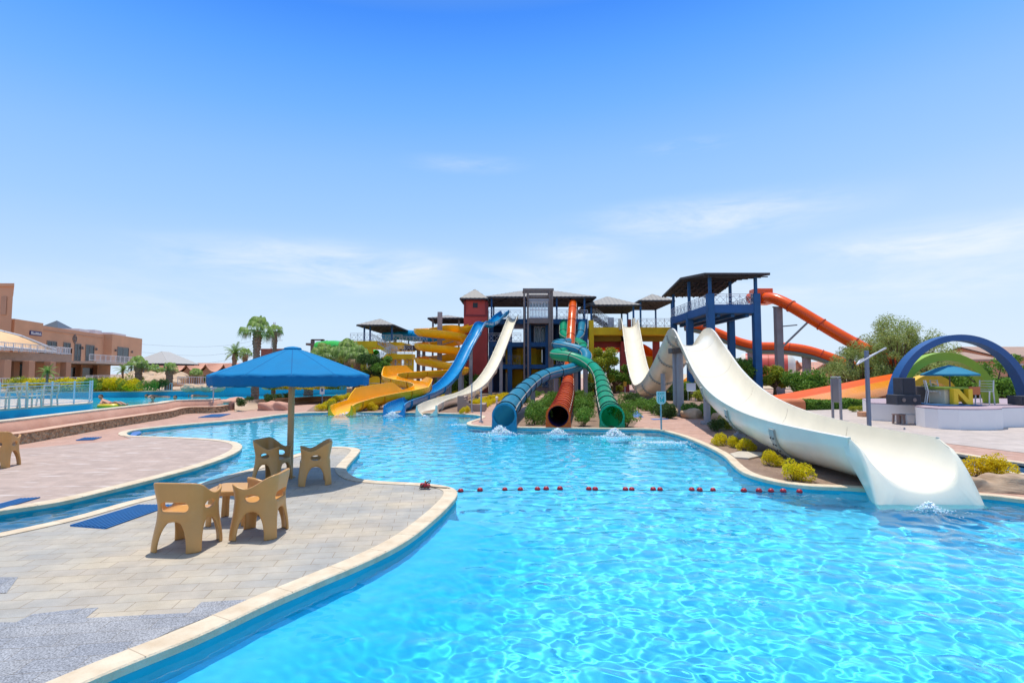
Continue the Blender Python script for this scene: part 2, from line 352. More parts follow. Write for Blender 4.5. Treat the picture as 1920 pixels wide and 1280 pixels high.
jm = mat('coping_joint', (.44, .34, .24), .9)
def joints(path, w, step, name):
    P0, _ = resample(path, step); pts = [Vector(p) for p in P0]; b = inside_offset(pts, -w); a = inside_offset(pts, .02); mb = MB()
    for p, q in zip(a[1:-1], b[1:-1]): mb.beam(Vector((p.x, p.y, .0175)), Vector((q.x, q.y, .0175)), .006, .003)
    tag(mb.build(name, jm), kind='structure')
joints(edgeA, .215, .62, 'coping_joints'); joints(edgeB[:88], .205, .62, 'coping_joints')
# pool walls, floor and an added ledge that fades the caustics by the patio
def walls(poly, z0, z1, name, m):
    mb = MB(); n = len(poly)
    for i in range(n):
        p, q = poly[i], poly[(i + 1) % n]; mb.add([(p.x, p.y, z0), (q.x, q.y, z0), (q.x, q.y, z1), (p.x, p.y, z1)], [(0, 1, 2, 3)])
    o = tag(mb.build(name, m), kind='structure'); o.cycles.is_caustics_receiver = True; return o
POOLZ = -1.22
walls(pool_poly, POOLZ, -.002, 'pool_wall', poolwall)
o = tag(MB().flat([(-16, -9), (19, -9), (19, 31), (-16, 31)], POOLZ).build('pool_floor', poolblue), kind='structure'); o.cycles.is_caustics_receiver = True
led, _ = resample(edgeA[:4 * 9], .15); led = [Vector(p) for p in led]
la = inside_offset(led, -.05); SL = [(0, -.40), (.25, -.46), (.55, -.62), (.85, -.88), (1.15, -1.12), (1.45, -1.19), (1.7, POOLZ - .01)]
lbs = [inside_offset(led, d) for d, z in SL]
for _k in range(len(lbs)):
    for _ in range(int(10 * SL[_k][0])): lbs[_k] = [lbs[_k][0]] + [(lbs[_k][i - 1] + lbs[_k][i] * 2 + lbs[_k][i + 1]) / 4 for i in range(1, len(lbs[_k]) - 1)] + [lbs[_k][-1]]
rows = [[(la[i].x, la[i].y, -.33)] + [(lbs[k][i].x, lbs[k][i].y, SL[k][1]) for k in range(len(SL))] for i in range(len(led))]
o = tag(MB().grid(rows).build('added_pool_ledge', mat('added_ledge_blue', (.022, .53, .77), .6, var=.06, vscale=.5), smooth=True), kind='structure'); o.cycles.is_caustics_receiver = True  # added ledge, its blue darkened to keep this band dim

def water_material():
    m = bpy.data.materials.new('clear_pool_water'); m.use_nodes = True; nt = m.node_tree; nt.nodes.clear()
    g = nt.nodes.new('ShaderNodeBsdfGlass'); g.inputs['Roughness'].default_value = 0; g.inputs['IOR'].default_value = 1.33; g.inputs['Color'].default_value = (.93, .985, 1, 1)
    o = nt.nodes.new('ShaderNodeOutputMaterial'); nt.links.new(g.outputs[0], o.inputs[0]); return m
def sm_(x, a, b):
    t = np.clip((x - a) / (b - a), 0, 1); return t * t * (3 - 2 * t)
def build_water():
    rng = np.random.default_rng(11)
    ys = 2.3 * np.exp(np.linspace(0, math.log(31 / 2.3), 760))
    us = np.linspace(-1.25, 1.25, 1000)
    Yg = np.repeat(ys[:, None], len(us), 1); Xg = us[None, :] * (Yg + .3)
    Zg = np.zeros_like(Xg)
    cell = Yg * .0035
    for k in range(84):
        lam = .10 * (8.0 ** rng.random()); a = rng.uniform(0, 2 * math.pi); kk = 2 * math.pi / lam
        amp = .00102 * (lam / .35) ** 1.12
        wobx = .7 * np.sin(Xg * 1.7 / (lam + .35) * .6 + k) ; woby = .7 * np.sin(Yg * 1.5 / (lam + .35) * .6 + 2 * k)
        att = np.clip((lam / cell - 3) / 4, 0, 1) * (1 - .45 * sm_(Yg, 9, 20))
        group = .62 + .38 * np.sin(Xg * (.35 + .21 * rng.random()) + Yg * (.25 + .3 * rng.random()) + k * 1.7)
        Zg += amp * att * group * np.sin(kk * (Xg * math.cos(a) + Yg * math.sin(a)) + rng.uniform(0, 6.28) + wobx + woby)
    # calmer along the patio edge
    ex = np.array([[p.x, p.y] for p in edgeA[:48]])
    sub_ = np.full(Xg.shape, 9.0)
    for q in ex: sub_ = np.minimum(sub_, (Xg - q[0]) ** 2 + (Yg - q[1]) ** 2)
    Zg *= .30 + .70 * np.clip(np.sqrt(sub_) / 1.6 - .2, 0, 1)
    # churn where slides pour in
    for (u, v) in SPLASH_PX:
        c = G(u, v, WL); d = np.sqrt((Xg - c.x) ** 2 + (Yg - c.y + .5) ** 2)
        Zg += .010 * np.exp(-(d / .9) ** 2) * np.sin(d * 16 + 3 * np.sin(np.arctan2(Yg - c.y, Xg - c.x) * 5))
    Zg += WL
    ny, nx = Xg.shape; idx = np.arange(ny * nx).reshape(ny, nx)
    q = np.stack([idx[:-1, :-1], idx[:-1, 1:], idx[1:, 1:], idx[1:, :-1]], -1).reshape(-1, 4)
    keep = np.ones(len(q), bool)
    cx = Xg[:-1, :-1].ravel(); keep &= (cx > -15) & (cx < 17.5)
    q = q[keep]
    me = bpy.data.meshes.new('pool_water'); me.vertices.add(ny * nx); me.vertices.foreach_set('co', np.stack([Xg, Yg, Zg], -1).ravel())
    me.loops.add(len(q) * 4); me.loops.foreach_set('vertex_index', q.ravel()); me.polygons.add(len(q)); me.polygons.foreach_set('loop_start', np.arange(len(q)) * 4)
    me.update(calc_edges=True); me.polygons.foreach_set('use_smooth', np.ones(len(q), bool)); me.materials.append(water_material())
    o = bpy.data.objects.new('pool_water', me); COL.objects.link(o); o.cycles.is_caustics_caster = True
    return tag(o, kind='structure')
SPLASH_PX = [(935, 812), (1046, 812), (1153, 816), (650, 776), (735, 778), (797, 780), (1742, 958)]
build_water()
stripw = mat('strip_water', (.01, .40, .68), .06, bump=.5, bscale=6, var=.2, vscale=5)
tag(MB().flat(strip_poly, -.14).build('strip_pool_water', stripw), kind='structure')

# ---- overlay sheets
def sheet(name, pts, m, z=.004):
    return tag(MB().flat([tuple(p)[:2] for p in pts], z).build(name, m), kind='structure')
def px(l, z=0): return [G(u, v, z) for u, v in l]
inA = inside_offset(edgeA, -.2)
sheet('patio_paving', [p for p in inA] + [Vector((-13, 6.2, 0)), Vector((-13, -4, 0)), Vector((-3.4, -4, 0)), Vector((-3.4, 1.4, 0))], deckA, .006)
pB = edgeB[:4 * 14]
sheet('peninsula_paving', inside_offset(pB, -.18) + px([(246, 823), (150, 832), (40, 841), (-60, 852), (-500, 905)]) + [Vector((-13.8, 7.6, 0))], deckB, .006)
# darker granite pieces let into the patio
for k, pl in enumerate([[(-140, 1330), (-140, 1168), (30, 1168), (60, 1153), (150, 1142), (185, 1140), (160, 1160), (255, 1155), (355, 1150), (378, 1130), (463, 1125), (444, 1136), (384, 1160), (330, 1181), (238, 1222), (205, 1232), (162, 1253), (100, 1282), (20, 1330)],
                        [(-120, 1083), (34, 1083), (12, 1113), (-120, 1113)]]):
    sheet('granite_inlay', px(pl), granite, .0095)
# planting beds
sheet('left_slide_bed', px([(575, 770.5), (640, 770.6), (714, 770.8), (760, 771.2), (838, 773), (866, 774), (868, 760), (905, 748), (960, 736), (960, 722), (640, 722), (640, 737), (605, 748), (590, 760)]), soil, .008)
sheet('tube_slide_bed', px([(976, 798.6), (1023, 799.4), (1121, 801), (1186, 801.5), (1196, 790), (1176, 760), (1160, 742), (1155, 735), (1050, 735), (1035, 745), (1000, 765), (960, 780), (950, 790)]), soil, .008)
sheet('right_path_bed', px([(1345, 841), (1366, 855), (1385, 873), (1406, 886), (1436, 896), (1472, 903.5), (1524, 909), (1588, 911.5), (1632, 914), (1730, 920), (1600, 850), (1440, 808), (1400, 800), (1342, 789), (1330, 795), (1345, 815), (1330, 832)]), soil, .008)
sheet('valley_bed', px([(1170, 742), (1180, 752), (1215, 766), (1250, 780), (1330, 786), (1332, 764), (1320, 740), (1180, 738)]), soil, .008)
sheet('rock_side_bed', px([(1826, 893), (1838, 884), (1920, 890.5), (2080, 912), (2080, 940), (1920, 925)]), soil, .008)
sheet('plaza_paving', px([(1385, 757), (1450, 768), (1500, 779), (1560, 787), (1640, 806), (1780, 832), (1920, 849), (2100, 868)]) + [Vector((45, 14, 0)), Vector((45, 30, 0)), Vector((14, 34, 0))], plazam, .008)
bluepaint = mat('blue_path_tiles', (.06, .16, .42), .6, var=.15, vscale=4)
for pl in [[(1173, 770), (1195, 770), (1207, 782), (1187, 782)], [(1219, 785), (1250, 784.5), (1255, 786), (1225, 787)], [(998, 734), (1010, 734), (1004, 744), (992, 744)]]:
    sheet('blue_path_inlay', px(pl), bluepaint, .010)
sheet('desert', [(-500, 58), (-20, 58), (-20, 1700), (-500, 1700)], desert, .012)
sheet('desert', [(30, 66), (500, 66), (500, 1700), (30, 1700)], desert, .012)
slabm = mat('pale_flagstone', (.52, .45, .36), .8, var=.12, vscale=6, bump=.3)
o = MB().prism([tuple(p)[:2] for p in px([(1369, 853), (1386, 849), (1430, 851), (1428, 857), (1404, 862), (1378, 860)])], .0, .05).build('stepping_stone', slabm, bevel=.01)
tag(o, 'pale flat stepping stone lying in the soil bed by the pool edge', 'stepping stone')
# submerged turquoise platform at the channel's left end
plat = mat('turquoise_platform', (.12, .80, .66), .5, var=.05)
o = MB().prism([tuple(p)[:2] for p in px([(-120, 985), (-40, 962), (40, 953), (108, 959), (112, 968), (40, 979), (-60, 1000)], -.3)], -1.3, -.26).build('submerged_platform', plat)
tag(o, 'turquoise step lying under water in the narrow channel', 'pool step'); o.cycles.is_caustics_receiver = True
# ================================================================ patio furniture (moulded plastic, grown from distance fields)
def surface_nets(F, lo, hi, h):
    n = [int(math.ceil((hi[k] - lo[k]) / h)) + 1 for k in range(3)]
    ax = [lo[k] + h * np.arange(n[k]) for k in range(3)]
    Xg, Yg, Zg = np.meshgrid(*ax, indexing='ij'); D = F(Xg, Yg, Zg)
    s = D < 0
    c = [D[i:n[0] - 1 + i, j:n[1] - 1 + j, k:n[2] - 1 + k] for i in (0, 1) for j in (0, 1) for k in (0, 1)]
    off = np.array([(i, j, k) for i in (0, 1) for j in (0, 1) for k in (0, 1)], float)
    sg = np.stack([q < 0 for q in c], -1); act = sg.any(-1) & ~sg.all(-1)
    idx = -np.ones(act.shape, int); cells = np.argwhere(act); idx[act] = np.arange(len(cells))
    V = np.stack([q[act] for q in c], -1); acc = np.zeros((len(cells), 3)); cnt = np.zeros(len(cells))
    for a in range(8):
        for b in range(a + 1, 8):
            if np.abs(off[a] - off[b]).sum() != 1: continue
            va, vb = V[:, a], V[:, b]; m = (va < 0) != (vb < 0); t = np.where(m, va / np.where(m, va - vb, 1), 0)
            p = off[a] + t[:, None] * (off[b] - off[a]); acc[m] += p[m]; cnt[m] += 1
    pos = (cells + acc / cnt[:, None]) * h + np.array(lo)
    faces = []
    for ax_ in range(3):
        sl0 = [slice(None)] * 3; sl1 = [slice(None)] * 3; sl0[ax_] = slice(0, -1); sl1[ax_] = slice(1, None)
        a = s[tuple(sl0)]; b = s[tuple(sl1)]; e = np.argwhere(a != b)
        o1, o2 = [k for k in range(3) if k != ax_]
        e = e[(e[:, o1] > 0) & (e[:, o2] > 0) & (e[:, o1] < n[o1] - 1) & (e[:, o2] < n[o2] - 1)]
        inside = a[tuple(e.T)]
        def cell(d1, d2):
            q = e.copy(); q[:, o1] -= d1; q[:, o2] -= d2; return idx[tuple(q.T)]
        Q = np.stack([cell(0, 0), cell(1, 0), cell(1, 1), cell(0, 1)], -1)
        flip = inside if ax_ != 1 else ~inside
        Q[~flip] = Q[~flip][:, ::-1]; faces.append(Q)
    faces = np.concatenate(faces)
    return pos, faces
def sdf_normals(F, pos, e=2e-3):
    g = []
    for k in range(3):
        d = np.zeros(3); d[k] = e
        g.append(F(*(pos + d).T) - F(*(pos - d).T))
    g = np.stack(g, -1); return g / (np.linalg.norm(g, axis=1, keepdims=True) + 1e-9)
def relax(F, pos, it=2):
    for _ in range(it):
        d = F(*pos.T); pos = pos - sdf_normals(F, pos) * np.clip(d, -.006, .006)[:, None]
    return pos
def smin(a, b, k):
    h = np.clip(.5 + .5 * (b - a) / k, 0, 1); return b * (1 - h) + a * h - k * h * (1 - h)
def smax(a, b, k): return -smin(-a, -b, k)
def rbox2(x, y, hx, hy, r):
    qx, qy = np.abs(x) - hx + r, np.abs(y) - hy + r
    return np.minimum(np.maximum(qx, qy), 0) + np.hypot(np.maximum(qx, 0), np.maximum(qy, 0)) - r
def sm01(t): t = np.clip(t, 0, 1); return t * t * (3 - 2 * t)

def chair_sdf(x, y, z):
    hx = .262 + .038 * sm01((.44 - z) / .44) + .035 * sm01((z - .45) / .33); hy = .252 + .035 * sm01((.44 - z) / .44) + .035 * sm01((z - .45) / .33)
    d2 = rbox2(x, y, hx, hy, .135)
    shell = np.abs(d2 + .020) - .020
    front = sm01((y + .30) / .40)
    top = .775 * (1 - front) + .605 * front + .065 * sm01((y - .06) / .24)
    shell = smax(shell, (z - top) * .85, .022)
    # open front above the seat
    fo = np.maximum(np.abs(x) - (.165 + .02 * sm01((z - .5) / .1)), np.maximum(.06 - y, .405 - z)); shell = smax(shell, -fo, .03)
    # arches between the legs
    def arch(t, w, hgt):
        return (np.sqrt((t / w) ** 2 + (np.maximum(z, 0) / hgt) ** 2) - 1) * .13
    shell = smax(shell, -np.maximum(arch(x, .170, .345), .0 * x - 1), .03)
    shell = smax(shell, -np.where(np.abs(y) < .30, arch(y, .160, .335), 1), .03)
    # side openings and the wide opening in the back
    side = (np.sqrt(((y - .0) / .085) ** 2 + ((z - .487) / .045) ** 2) - 1) * .045
    shell = np.where(np.abs(x) > .12, smax(shell, -side, .015), shell)
    bk = np.maximum(rbox2(x, z - .495, .165, .052, .05), y + .12)
    shell = smax(shell, -bk, .015)
    zs = .415 - .022 * np.exp(-((x / .16) ** 2 + ((y + .02) / .17) ** 2)) - .03 * sm01((y - .16) / .12)
    seat = np.maximum(smax(rbox2(x, y, .243, .243, .13), np.abs(z - zs + .022) - .022, .02), -9)
    apron = smax(np.abs(rbox2(x, y, .246, .242, .13) + .018) - .018, np.maximum(z - .41, .33 - z), .015)
    d = smin(shell, seat, .035); d = smin(d, apron, .02)
    return np.maximum(d, -z)
def table_sdf(x, y, z):
    hx = .255 + .02 * sm01((.40 - z) / .4)
    top = smax(rbox2(x, y, .29, .29, .07), np.abs(z - .44) - .018, .02)
    d2 = rbox2(x, y, hx, hx, .06); shell = np.abs(d2 + .018) - .018
    shell = smax(shell, z - .44, .01)
    def arch(t): return (np.sqrt((t / .185) ** 4 + (np.maximum(z, 0) / .385) ** 4) ** .5 - 1) * .12
    shell = smax(smax(shell, -arch(x), .02), -arch(y), .02)
    return np.maximum(smin(top, shell, .03), -z)

def split_build(root, F, lo, hi, h, parts, m):
    pos, faces = surface_nets(F, lo, hi, h); pos = relax(F, pos); nor = sdf_normals(F, pos)
    fc = pos[faces].mean(1)
    left = np.ones(len(faces), bool)
    for name, test in parts:
        k = left & test(fc[:, 0], fc[:, 1], fc[:, 2]); left &= ~k
        fs = faces[k]; used, inv = np.unique(fs, return_inverse=True); fs = inv.reshape(fs.shape)
        me = bpy.data.meshes.new(name); me.from_pydata(pos[used].tolist(), [], fs.tolist()); me.materials.append(m)
        me.polygons.foreach_set('use_smooth', [True] * len(fs)); me.update()
        me.normals_split_custom_set_from_vertices(nor[used].tolist())
        o = bpy.data.objects.new(name, me); COL.objects.link(o); o.parent = root
tan = mat('tan_moulded_plastic', (.58, .30, .095), .34, var=.05, vscale=5, bump=.04, bscale=260, spec=.45)
chair0 = thing('plastic_armchair', 'x', 'chair')
legs = [('leg', (lambda sx, sy: (lambda x, y, z: (z < .30) & (x * sx > 0) & (y * sy > 0)))(sx, sy)) for sx in (-1, 1) for sy in (-1, 1)]
split_build(chair0, chair_sdf, (-.36, -.36, -.02), (.36, .36, .83), .0115, legs + [('seat', lambda x, y, z: (z < .445) & (rbox2(x, y, .262, .262, .13) < -.044) | ((y > .1) & (np.abs(x) < .15))), ('backrest', lambda x, y, z: z > -9)], tan)
P0 = [((352, 1022), -5, 'tan moulded armchair nearest the camera, seen from behind through its wide back opening'),
      ((487, 1000), 93, 'tan moulded armchair right of the small table, its high back turned to the right'),
      ((511, 900), -100, 'tan moulded armchair in the parasol shade directly behind the parasol pole, back to the left'),
      ((590, 905), 112, 'tan moulded armchair in the parasol shade nearest the swimming pool spit, facing left')]
for i, ((u, v), r, lab) in enumerate(P0):
    g = G(u, v, .008)
    if i == 0: c = chair0; c.location = g; c.rotation_euler = (0, 0, math.radians(r)); c['label'] = lab
    else: c = copy_tree(chair0, g, math.radians(r), None, lab)
    c['group'] = 'tan moulded armchairs on the decks'
g = G(0, 876, .008)
c = copy_tree(chair0, g + Vector((-.12, .1, 0)), math.radians(15), None, 'tan moulded armchair on the pink deck, cut by the photo edge')
c2 = copy_tree(chair0, g + Vector((-1.0, .62, 0)), math.radians(-40), None, 'tan moulded armchair almost hidden behind the one on the pink deck')
tab = thing('side_table', 'low square tan plastic table between the two front armchairs', 'table', G(440, 976, .008)); tab.rotation_euler = (0, 0, math.radians(4))
split_build(tab, table_sdf, (-.34, -.34, -.02), (.34, .34, .5), .014, [('leg', (lambda sx, sy: (lambda x, y, z: (z < .36) & (x * sx > 0) & (y * sy > 0)))(sx, sy)) for sx in (-1, 1) for sy in (-1, 1)] + [('tabletop', lambda x, y, z: z > -9)], tan)

# ---------------------------------------------------------------- big parasol
UX, UY = X(541, 10.45) + .07, 10.45
um = thing('parasol', 'large round blue canvas parasol on a tan post over the patio chairs', 'parasol', (UX, UY, 0))
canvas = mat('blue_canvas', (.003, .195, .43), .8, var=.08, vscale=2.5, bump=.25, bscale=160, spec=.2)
canvasd = mat('shaded_blue_canvas', (.003, .135, .33), .8, var=.08, vscale=2.5, bump=.25, bscale=160, spec=.2)  # same canvas, the valance's shade put into a darker blue
polem = mat('tan_painted_post', (.50, .30, .13), .45, var=.08, vscale=4)
R = 1.47; ZE = Z(703, UY); ZT = Z(651, UY); NS = 12
def sag(a, rr):                                            # taut between ribs
    k = abs(((a * NS) % 1) - .5) * 2
    return 1 - (1 - k ** 1.5) * .030 * rr
rows = []
n = NS * 10
for j, rr in enumerate(np.linspace(0.07, 1, 14)):
    zz = ZT - (ZT - ZE) * (rr ** 1.08)
    rows.append([(UX + math.cos(2 * math.pi * (k + .5 * 10) / n + .12) * R * rr * sag(k / n, rr), UY + math.sin(2 * math.pi * (k + .5 * 10) / n + .12) * R * rr * sag(k / n, rr), zz - (1 - abs(((k / n * NS) % 1) - .5) * 2) * .02 * rr) for k in range(n)])
mb = MB(); mb.v.append((UX, UY, ZT + .0)); 
mb.grid(rows, closed=True); mb.f += [(0, 1 + (k + 1) % n, 1 + k) for k in range(n)]
can = mb.build('canopy', canvas, um, smooth=True, auto=30)
s = can.modifiers.new('solid', 'SOLIDIFY'); s.thickness = .004
# seams over the ribs
mb = MB()
for i in range(NS):
    a = 2 * math.pi * (i * 10 + 5) / n + .12; pts = []
    for rr in np.linspace(.07, 1, 10):
        kk = 0; zz = ZT - (ZT - ZE) * (rr ** 1.08) - .02 * rr * 1 + .004
        pts.append((UX + math.cos(a) * R * rr, UY + math.sin(a) * R * rr, ZT - (ZT - ZE) * (rr ** 1.08) + .003))
    for p, q in zip(pts, pts[1:]): mb.beam(p, q, .018, .004)
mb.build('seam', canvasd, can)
rng = random.Random(4); rows = []
for j, t in enumerate(np.linspace(0, 1, 5)):
    row = []
    for k in range(n):
        a = 2 * math.pi * (k + 5) / n + .12; w = 1 + .006 * t * math.sin(k * 1.9) + .005 * t * math.sin(k * .77 + 1)
        s_ = sag(k / n, 1); drop = .19 + .010 * math.sin(k * .9) * t + (.012 if k % 10 == 0 else 0)
        row.append((UX + math.cos(a) * R * s_ * (w - .012 * t), UY + math.sin(a) * R * s_ * (w - .012 * t), ZE - (1 - abs(((k / n * NS) % 1) - .5) * 2) * .02 - drop * t))
    rows.append(row)
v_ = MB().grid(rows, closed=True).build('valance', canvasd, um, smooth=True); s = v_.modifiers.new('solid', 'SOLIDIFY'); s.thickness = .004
vent = MB().lathe([(.01, .03), (.08, .022), (.15, .004), (.165, -.012), (.165, -.03)], (UX, UY, ZT - .012), 24).build('vent_cap', canvas, um, smooth=True, auto=35)
mb = MB().bar((UX, UY, 0), (UX, UY, ZT - .02), .060, n=20); mb.lathe([(.11, 0), (.11, .012), (.06, .03), (.048, .05)], (UX, UY, .006), 20)
mb.build('post', polem, um, smooth=True, auto=40)
mb = MB()
for i in range(NS):
    a = 2 * math.pi * (i * 10 + 5) / n + .12
    mb.bar((UX + .05 * math.cos(a), UY + .05 * math.sin(a), ZT - .05), (UX + (R - .03) * math.cos(a), UY + (R - .03) * math.sin(a), ZE - .025), .011, n=6)
    mb.bar((UX + .05 * math.cos(a), UY + .05 * math.sin(a), ZE - .02), (UX + .8 * math.cos(a), UY + .8 * math.sin(a), ZT - (ZT - ZE) * .51 - .03), .009, n=6)
mb.build('ribs', polem, um)

# ---------------------------------------------------------------- drain mats, lane floats, bits on the patio
matblue = mat('blue_rubber_mat', (.005, .12, .34), .6, var=.1, vscale=8)
def drain_mat(pts, label, pitch=.060):
    q = [G(u, v, 0) for u, v in pts]                        # near-left, far-left, far-right, near-right
    t = thing('drain_mat', label, 'mat', tuple((q[0] + q[2]) / 2), 'blue rubber mats on the paving')
    mb = MB(); L1 = (q[3] - q[0]).length; L2 = (q[1] - q[0]).length
    nn = max(3, int(L1 / pitch)); mm = max(2, int(L2 / (pitch * 2.2)))
    for i in range(nn + 1):
        a = q[0].lerp(q[3], i / nn); b = q[1].lerp(q[2], i / nn); up = Vector((0, 0, .018)); mb.beam(a + up, b + up, pitch * .5, .016)
    for i in range(mm + 1):
        a = q[0].lerp(q[1], i / mm); b = q[3].lerp(q[2], i / mm); up = Vector((0, 0, .009)); mb.beam(a + up, b + up, .02, .010)
    mb.build('mat_grid', matblue, t)
drain_mat([(133, 987), (262, 948), (322, 948), (198, 992)], 'blue slatted rubber mat by the coping, left of the front armchair')
drain_mat([(-60, 963), (40, 936), (74, 934), (-30, 964)], 'blue slatted rubber mat on the pink deck, cut by the photo edge', .05)
drain_mat([(143, 826), (160, 821), (190, 820), (174, 825)], 'small blue rubber mat on the pink deck below the stone wall', .06)
drain_mat([(372, 783), (398, 777), (432, 776), (412, 782)], 'blue rubber mat by the far pool edge near the shower post', .07)
o = MB().flat([tuple(G(u, v))[:2] for u, v in [(244, 813), (249, 806.5), (262, 805), (266, 808), (256, 812), (252, 816.5), (244, 817)]], -.05).build('blue_step', bluepaint)
tag(o, 'dark blue tiled step in the pool corner below the stone wall', 'pool step')

redm = mat('red_float_plastic', (.36, .008, .02), .35, var=.15, vscale=12)
ropem = mat('dark_wet_rope', (.05, .035, .03), .8)
fl = [(863.7, 921.8), (900, 920), (946.7, 919), (975.6, 919), (1007.7, 918.3), (1024, 917.8), (1050, 917.3), (1104, 918), (1116, 918.3), (1172.6, 918.8), (1184.6, 918.9), (1224.7, 918.8), (1237.6, 918.9), (1297, 919.6), (1312, 919.8), (1337, 920), (1394.7, 920.9), (1423, 921.3), (1445.6, 921.6), (1468.6, 921.9), (1499, 922.8)]
lr = thing('lane_rope', 'float line of red balls strung across the pool from the patio corner', 'float line', tuple(G(1150, 920, WL)))
rp = [G(838, 914, .03), G(850, 917, .0)] + [G(u, v, WL + .0) for u, v in fl] + [G(1560, 925, WL - .05), G(1640, 931, WL - .3)]
path, _ = resample(spline(rp, 6), .05); rr_ = random.Random(8)
mb = MB().sweep([Vector(p) + Vector((0, rr_.uniform(-.01, .01), rr_.uniform(-.008, .006))) for p in path], [(.006 * math.cos(a), .006 * math.sin(a)) for a in np.linspace(0, 2 * math.pi, 6)[:-1]])
mb.build('rope', ropem, lr, smooth=True)
def ball(c, r, m=None, sq=1.0, seg=14):
    m = m or MB(); return m.lathe([(max(1e-4, r * math.sin(t)), -r * sq * math.cos(t)) for t in np.linspace(0, math.pi, 10)], c, seg)
for u, v in fl:
    c = G(u, v, WL); r = .053 * rr_.uniform(.93, 1.05); b = ball((0, 0, 0), r, sq=.95)
    o = b.build('float', redm, None, smooth=True); o.location = (c.x, c.y, WL + .012); o.rotation_euler = (rr_.uniform(-.3, .3), rr_.uniform(-.3, .3), 0); o.parent = lr; o.matrix_parent_inverse = Matrix.Translation(-lr.location)
bd = thing('float_bundle', 'tangled bundle of rope and red floats lying on the coping', 'float line', tuple(G(797, 915, .018)))
b0 = Vector(bd.location)
for dx, dy, dz, r in [(.0, 0, .05, .05), (-.05, .03, .045, .045), (.055, -.01, .04, .04)]:
    ball(b0 + Vector((dx, dy, dz)), r).build('float', redm, bd, smooth=True)
pts = [b0 + Vector((.11 * math.cos(i * 1.9) * rr_.uniform(.5, 1), .07 * math.sin(i * 2.3), .02 + .10 * rr_.random() * (i % 3 == 0) + .02 * (i % 2))) for i in range(16)] + [G(812, 912.5, .03), G(838, 914, .03)]
MB().sweep(spline(pts, 5), [(.009 * math.cos(a), .009 * math.sin(a)) for a in np.linspace(0, 2 * math.pi, 7)[:-1]]).build('rope_tangle', ropem, bd, smooth=True)
orangeb = mat('small_orange_tag', (.7, .25, .03), .5)
MB().box(b0.x - .01, b0.x + .02, b0.y - .01, b0.y + .01, .10, .145).build('orange_tag', orangeb, bd, bevel=.003)
# ================================================================ WATER SLIDES
def plastic(name, col, rough=.25, var=.06, vs=1.2): return mat(name, col, rough, var=var, vscale=vs, spec=.4, coat=.08, coords='Object')
def tmat(name, col):
    m = plastic(name, col, .3); nt = m.node_tree; N = nt.nodes; L = nt.links; b = N['Principled BSDF']; t = N.new('ShaderNodeBsdfTranslucent')
    src = b.inputs['Base Color'].links[0].from_socket; L.new(src, t.inputs[0]); x = N.new('ShaderNodeMixShader'); x.inputs[0].default_value = .38
    L.new(b.outputs[0], x.inputs[1]); L.new(t.outputs[0], x.inputs[2]); L.new(x.outputs[0], N['Material Output'].inputs[0]); return m
yel = plastic('yellow_fibreglass', (.97, .49, .006)); blu = plastic('blue_fibreglass', (.004, .25, .53)); whi = plastic('cream_fibreglass', (.84, .77, .62), .22, .05)
whi_out = plastic('pale_fibreglass_hull', (.74, .70, .60), .35, .04)
tea = tmat('teal_fibreglass', (.035, .33, .50)); grn = tmat('green_fibreglass', (.012, .44, .23)); ora = tmat('orange_red_fibreglass', (.95, .15, .01))
oran = plastic('orange_fibreglass', (.86, .095, .003)); amber = plastic('amber_fibreglass', (.86, .30, .02)); dkrim = mat('dark_flange', (.03, .045, .05), .5)
orim = mat('dark_red_flange', (.46, .05, .012), .5); dkblue_in = mat('dark_blue_tube_inside', (.01, .03, .16), .4)
steel = mat('galvanised_grey_column', (.30, .31, .34), .5, var=.12, vscale=2, metal=.1); concr = mat('grey_concrete_column', (.30, .28, .30), .85, var=.15, vscale=1.2, bump=.2)
boltm = mat('dark_bolted_flange', (.10, .095, .09), .6, var=.3, vscale=10)
foam = mat('white_water_foam', (.85, .93, .97), .5); foam.node_tree.nodes['Principled BSDF'].inputs['Subsurface Weight'].default_value = .2

def slide_path(pts, step=.25, n=10):
    """pts: (u, v, Y) or (x, y, z) vectors"""
    w = [P(*p) if not isinstance(p, Vector) else p for p in pts]
    path, s = resample(spline(w, n), step); return [Vector(p) for p in path], s
def uprof(w, d, th=.05, lip=.06, n=18, wl=1.0, wr=1.0):
    """open channel, rim at b=0 (raised by the wall factors), bottom at -d"""
    ins = []
    for t in np.linspace(0, math.pi, n):
        a = -math.cos(t) * w; b = -math.sin(t) ** .8 * d
        ins.append((a, b))
    out = [(a * (1 + th / w), b - th * .8) for a, b in ins][::-1]
    L = [(-w - lip, .02)] + [(-w, .03)] + ins[1:-1] + [(w, .03), (w + lip, .02), (w + lip, -.03)] + out[1:-1] + [(-w - lip, -.03)]
    return L
def trough(root, path, w, d, m, name='trough', widths=None, bank=None, **k):
    return MB().sweep(path, uprof(w, d, **k), scale=widths, bank=bank).build(name, m, root, smooth=True, auto=50)
def trough_flanges(root, path, w, d, m, every, start=2, t=.025, th=.11, name='flange'):
    for i in range(start, len(path) - 2, every):
        tt = (path[i + 1] - path[i - 1]).normalized() * t
        pr = uprof(w, d, th=th, lip=.09)
        # ring only outside the hull: drop inner side slightly
        k = len(pr) // 2; n_in = [(a * (1 + .02 / w), b - .02) for a, b in pr[:k]]
        MB().sweep([path[i] - tt, path[i] + tt], n_in + pr[k:]).build(name, m, root)
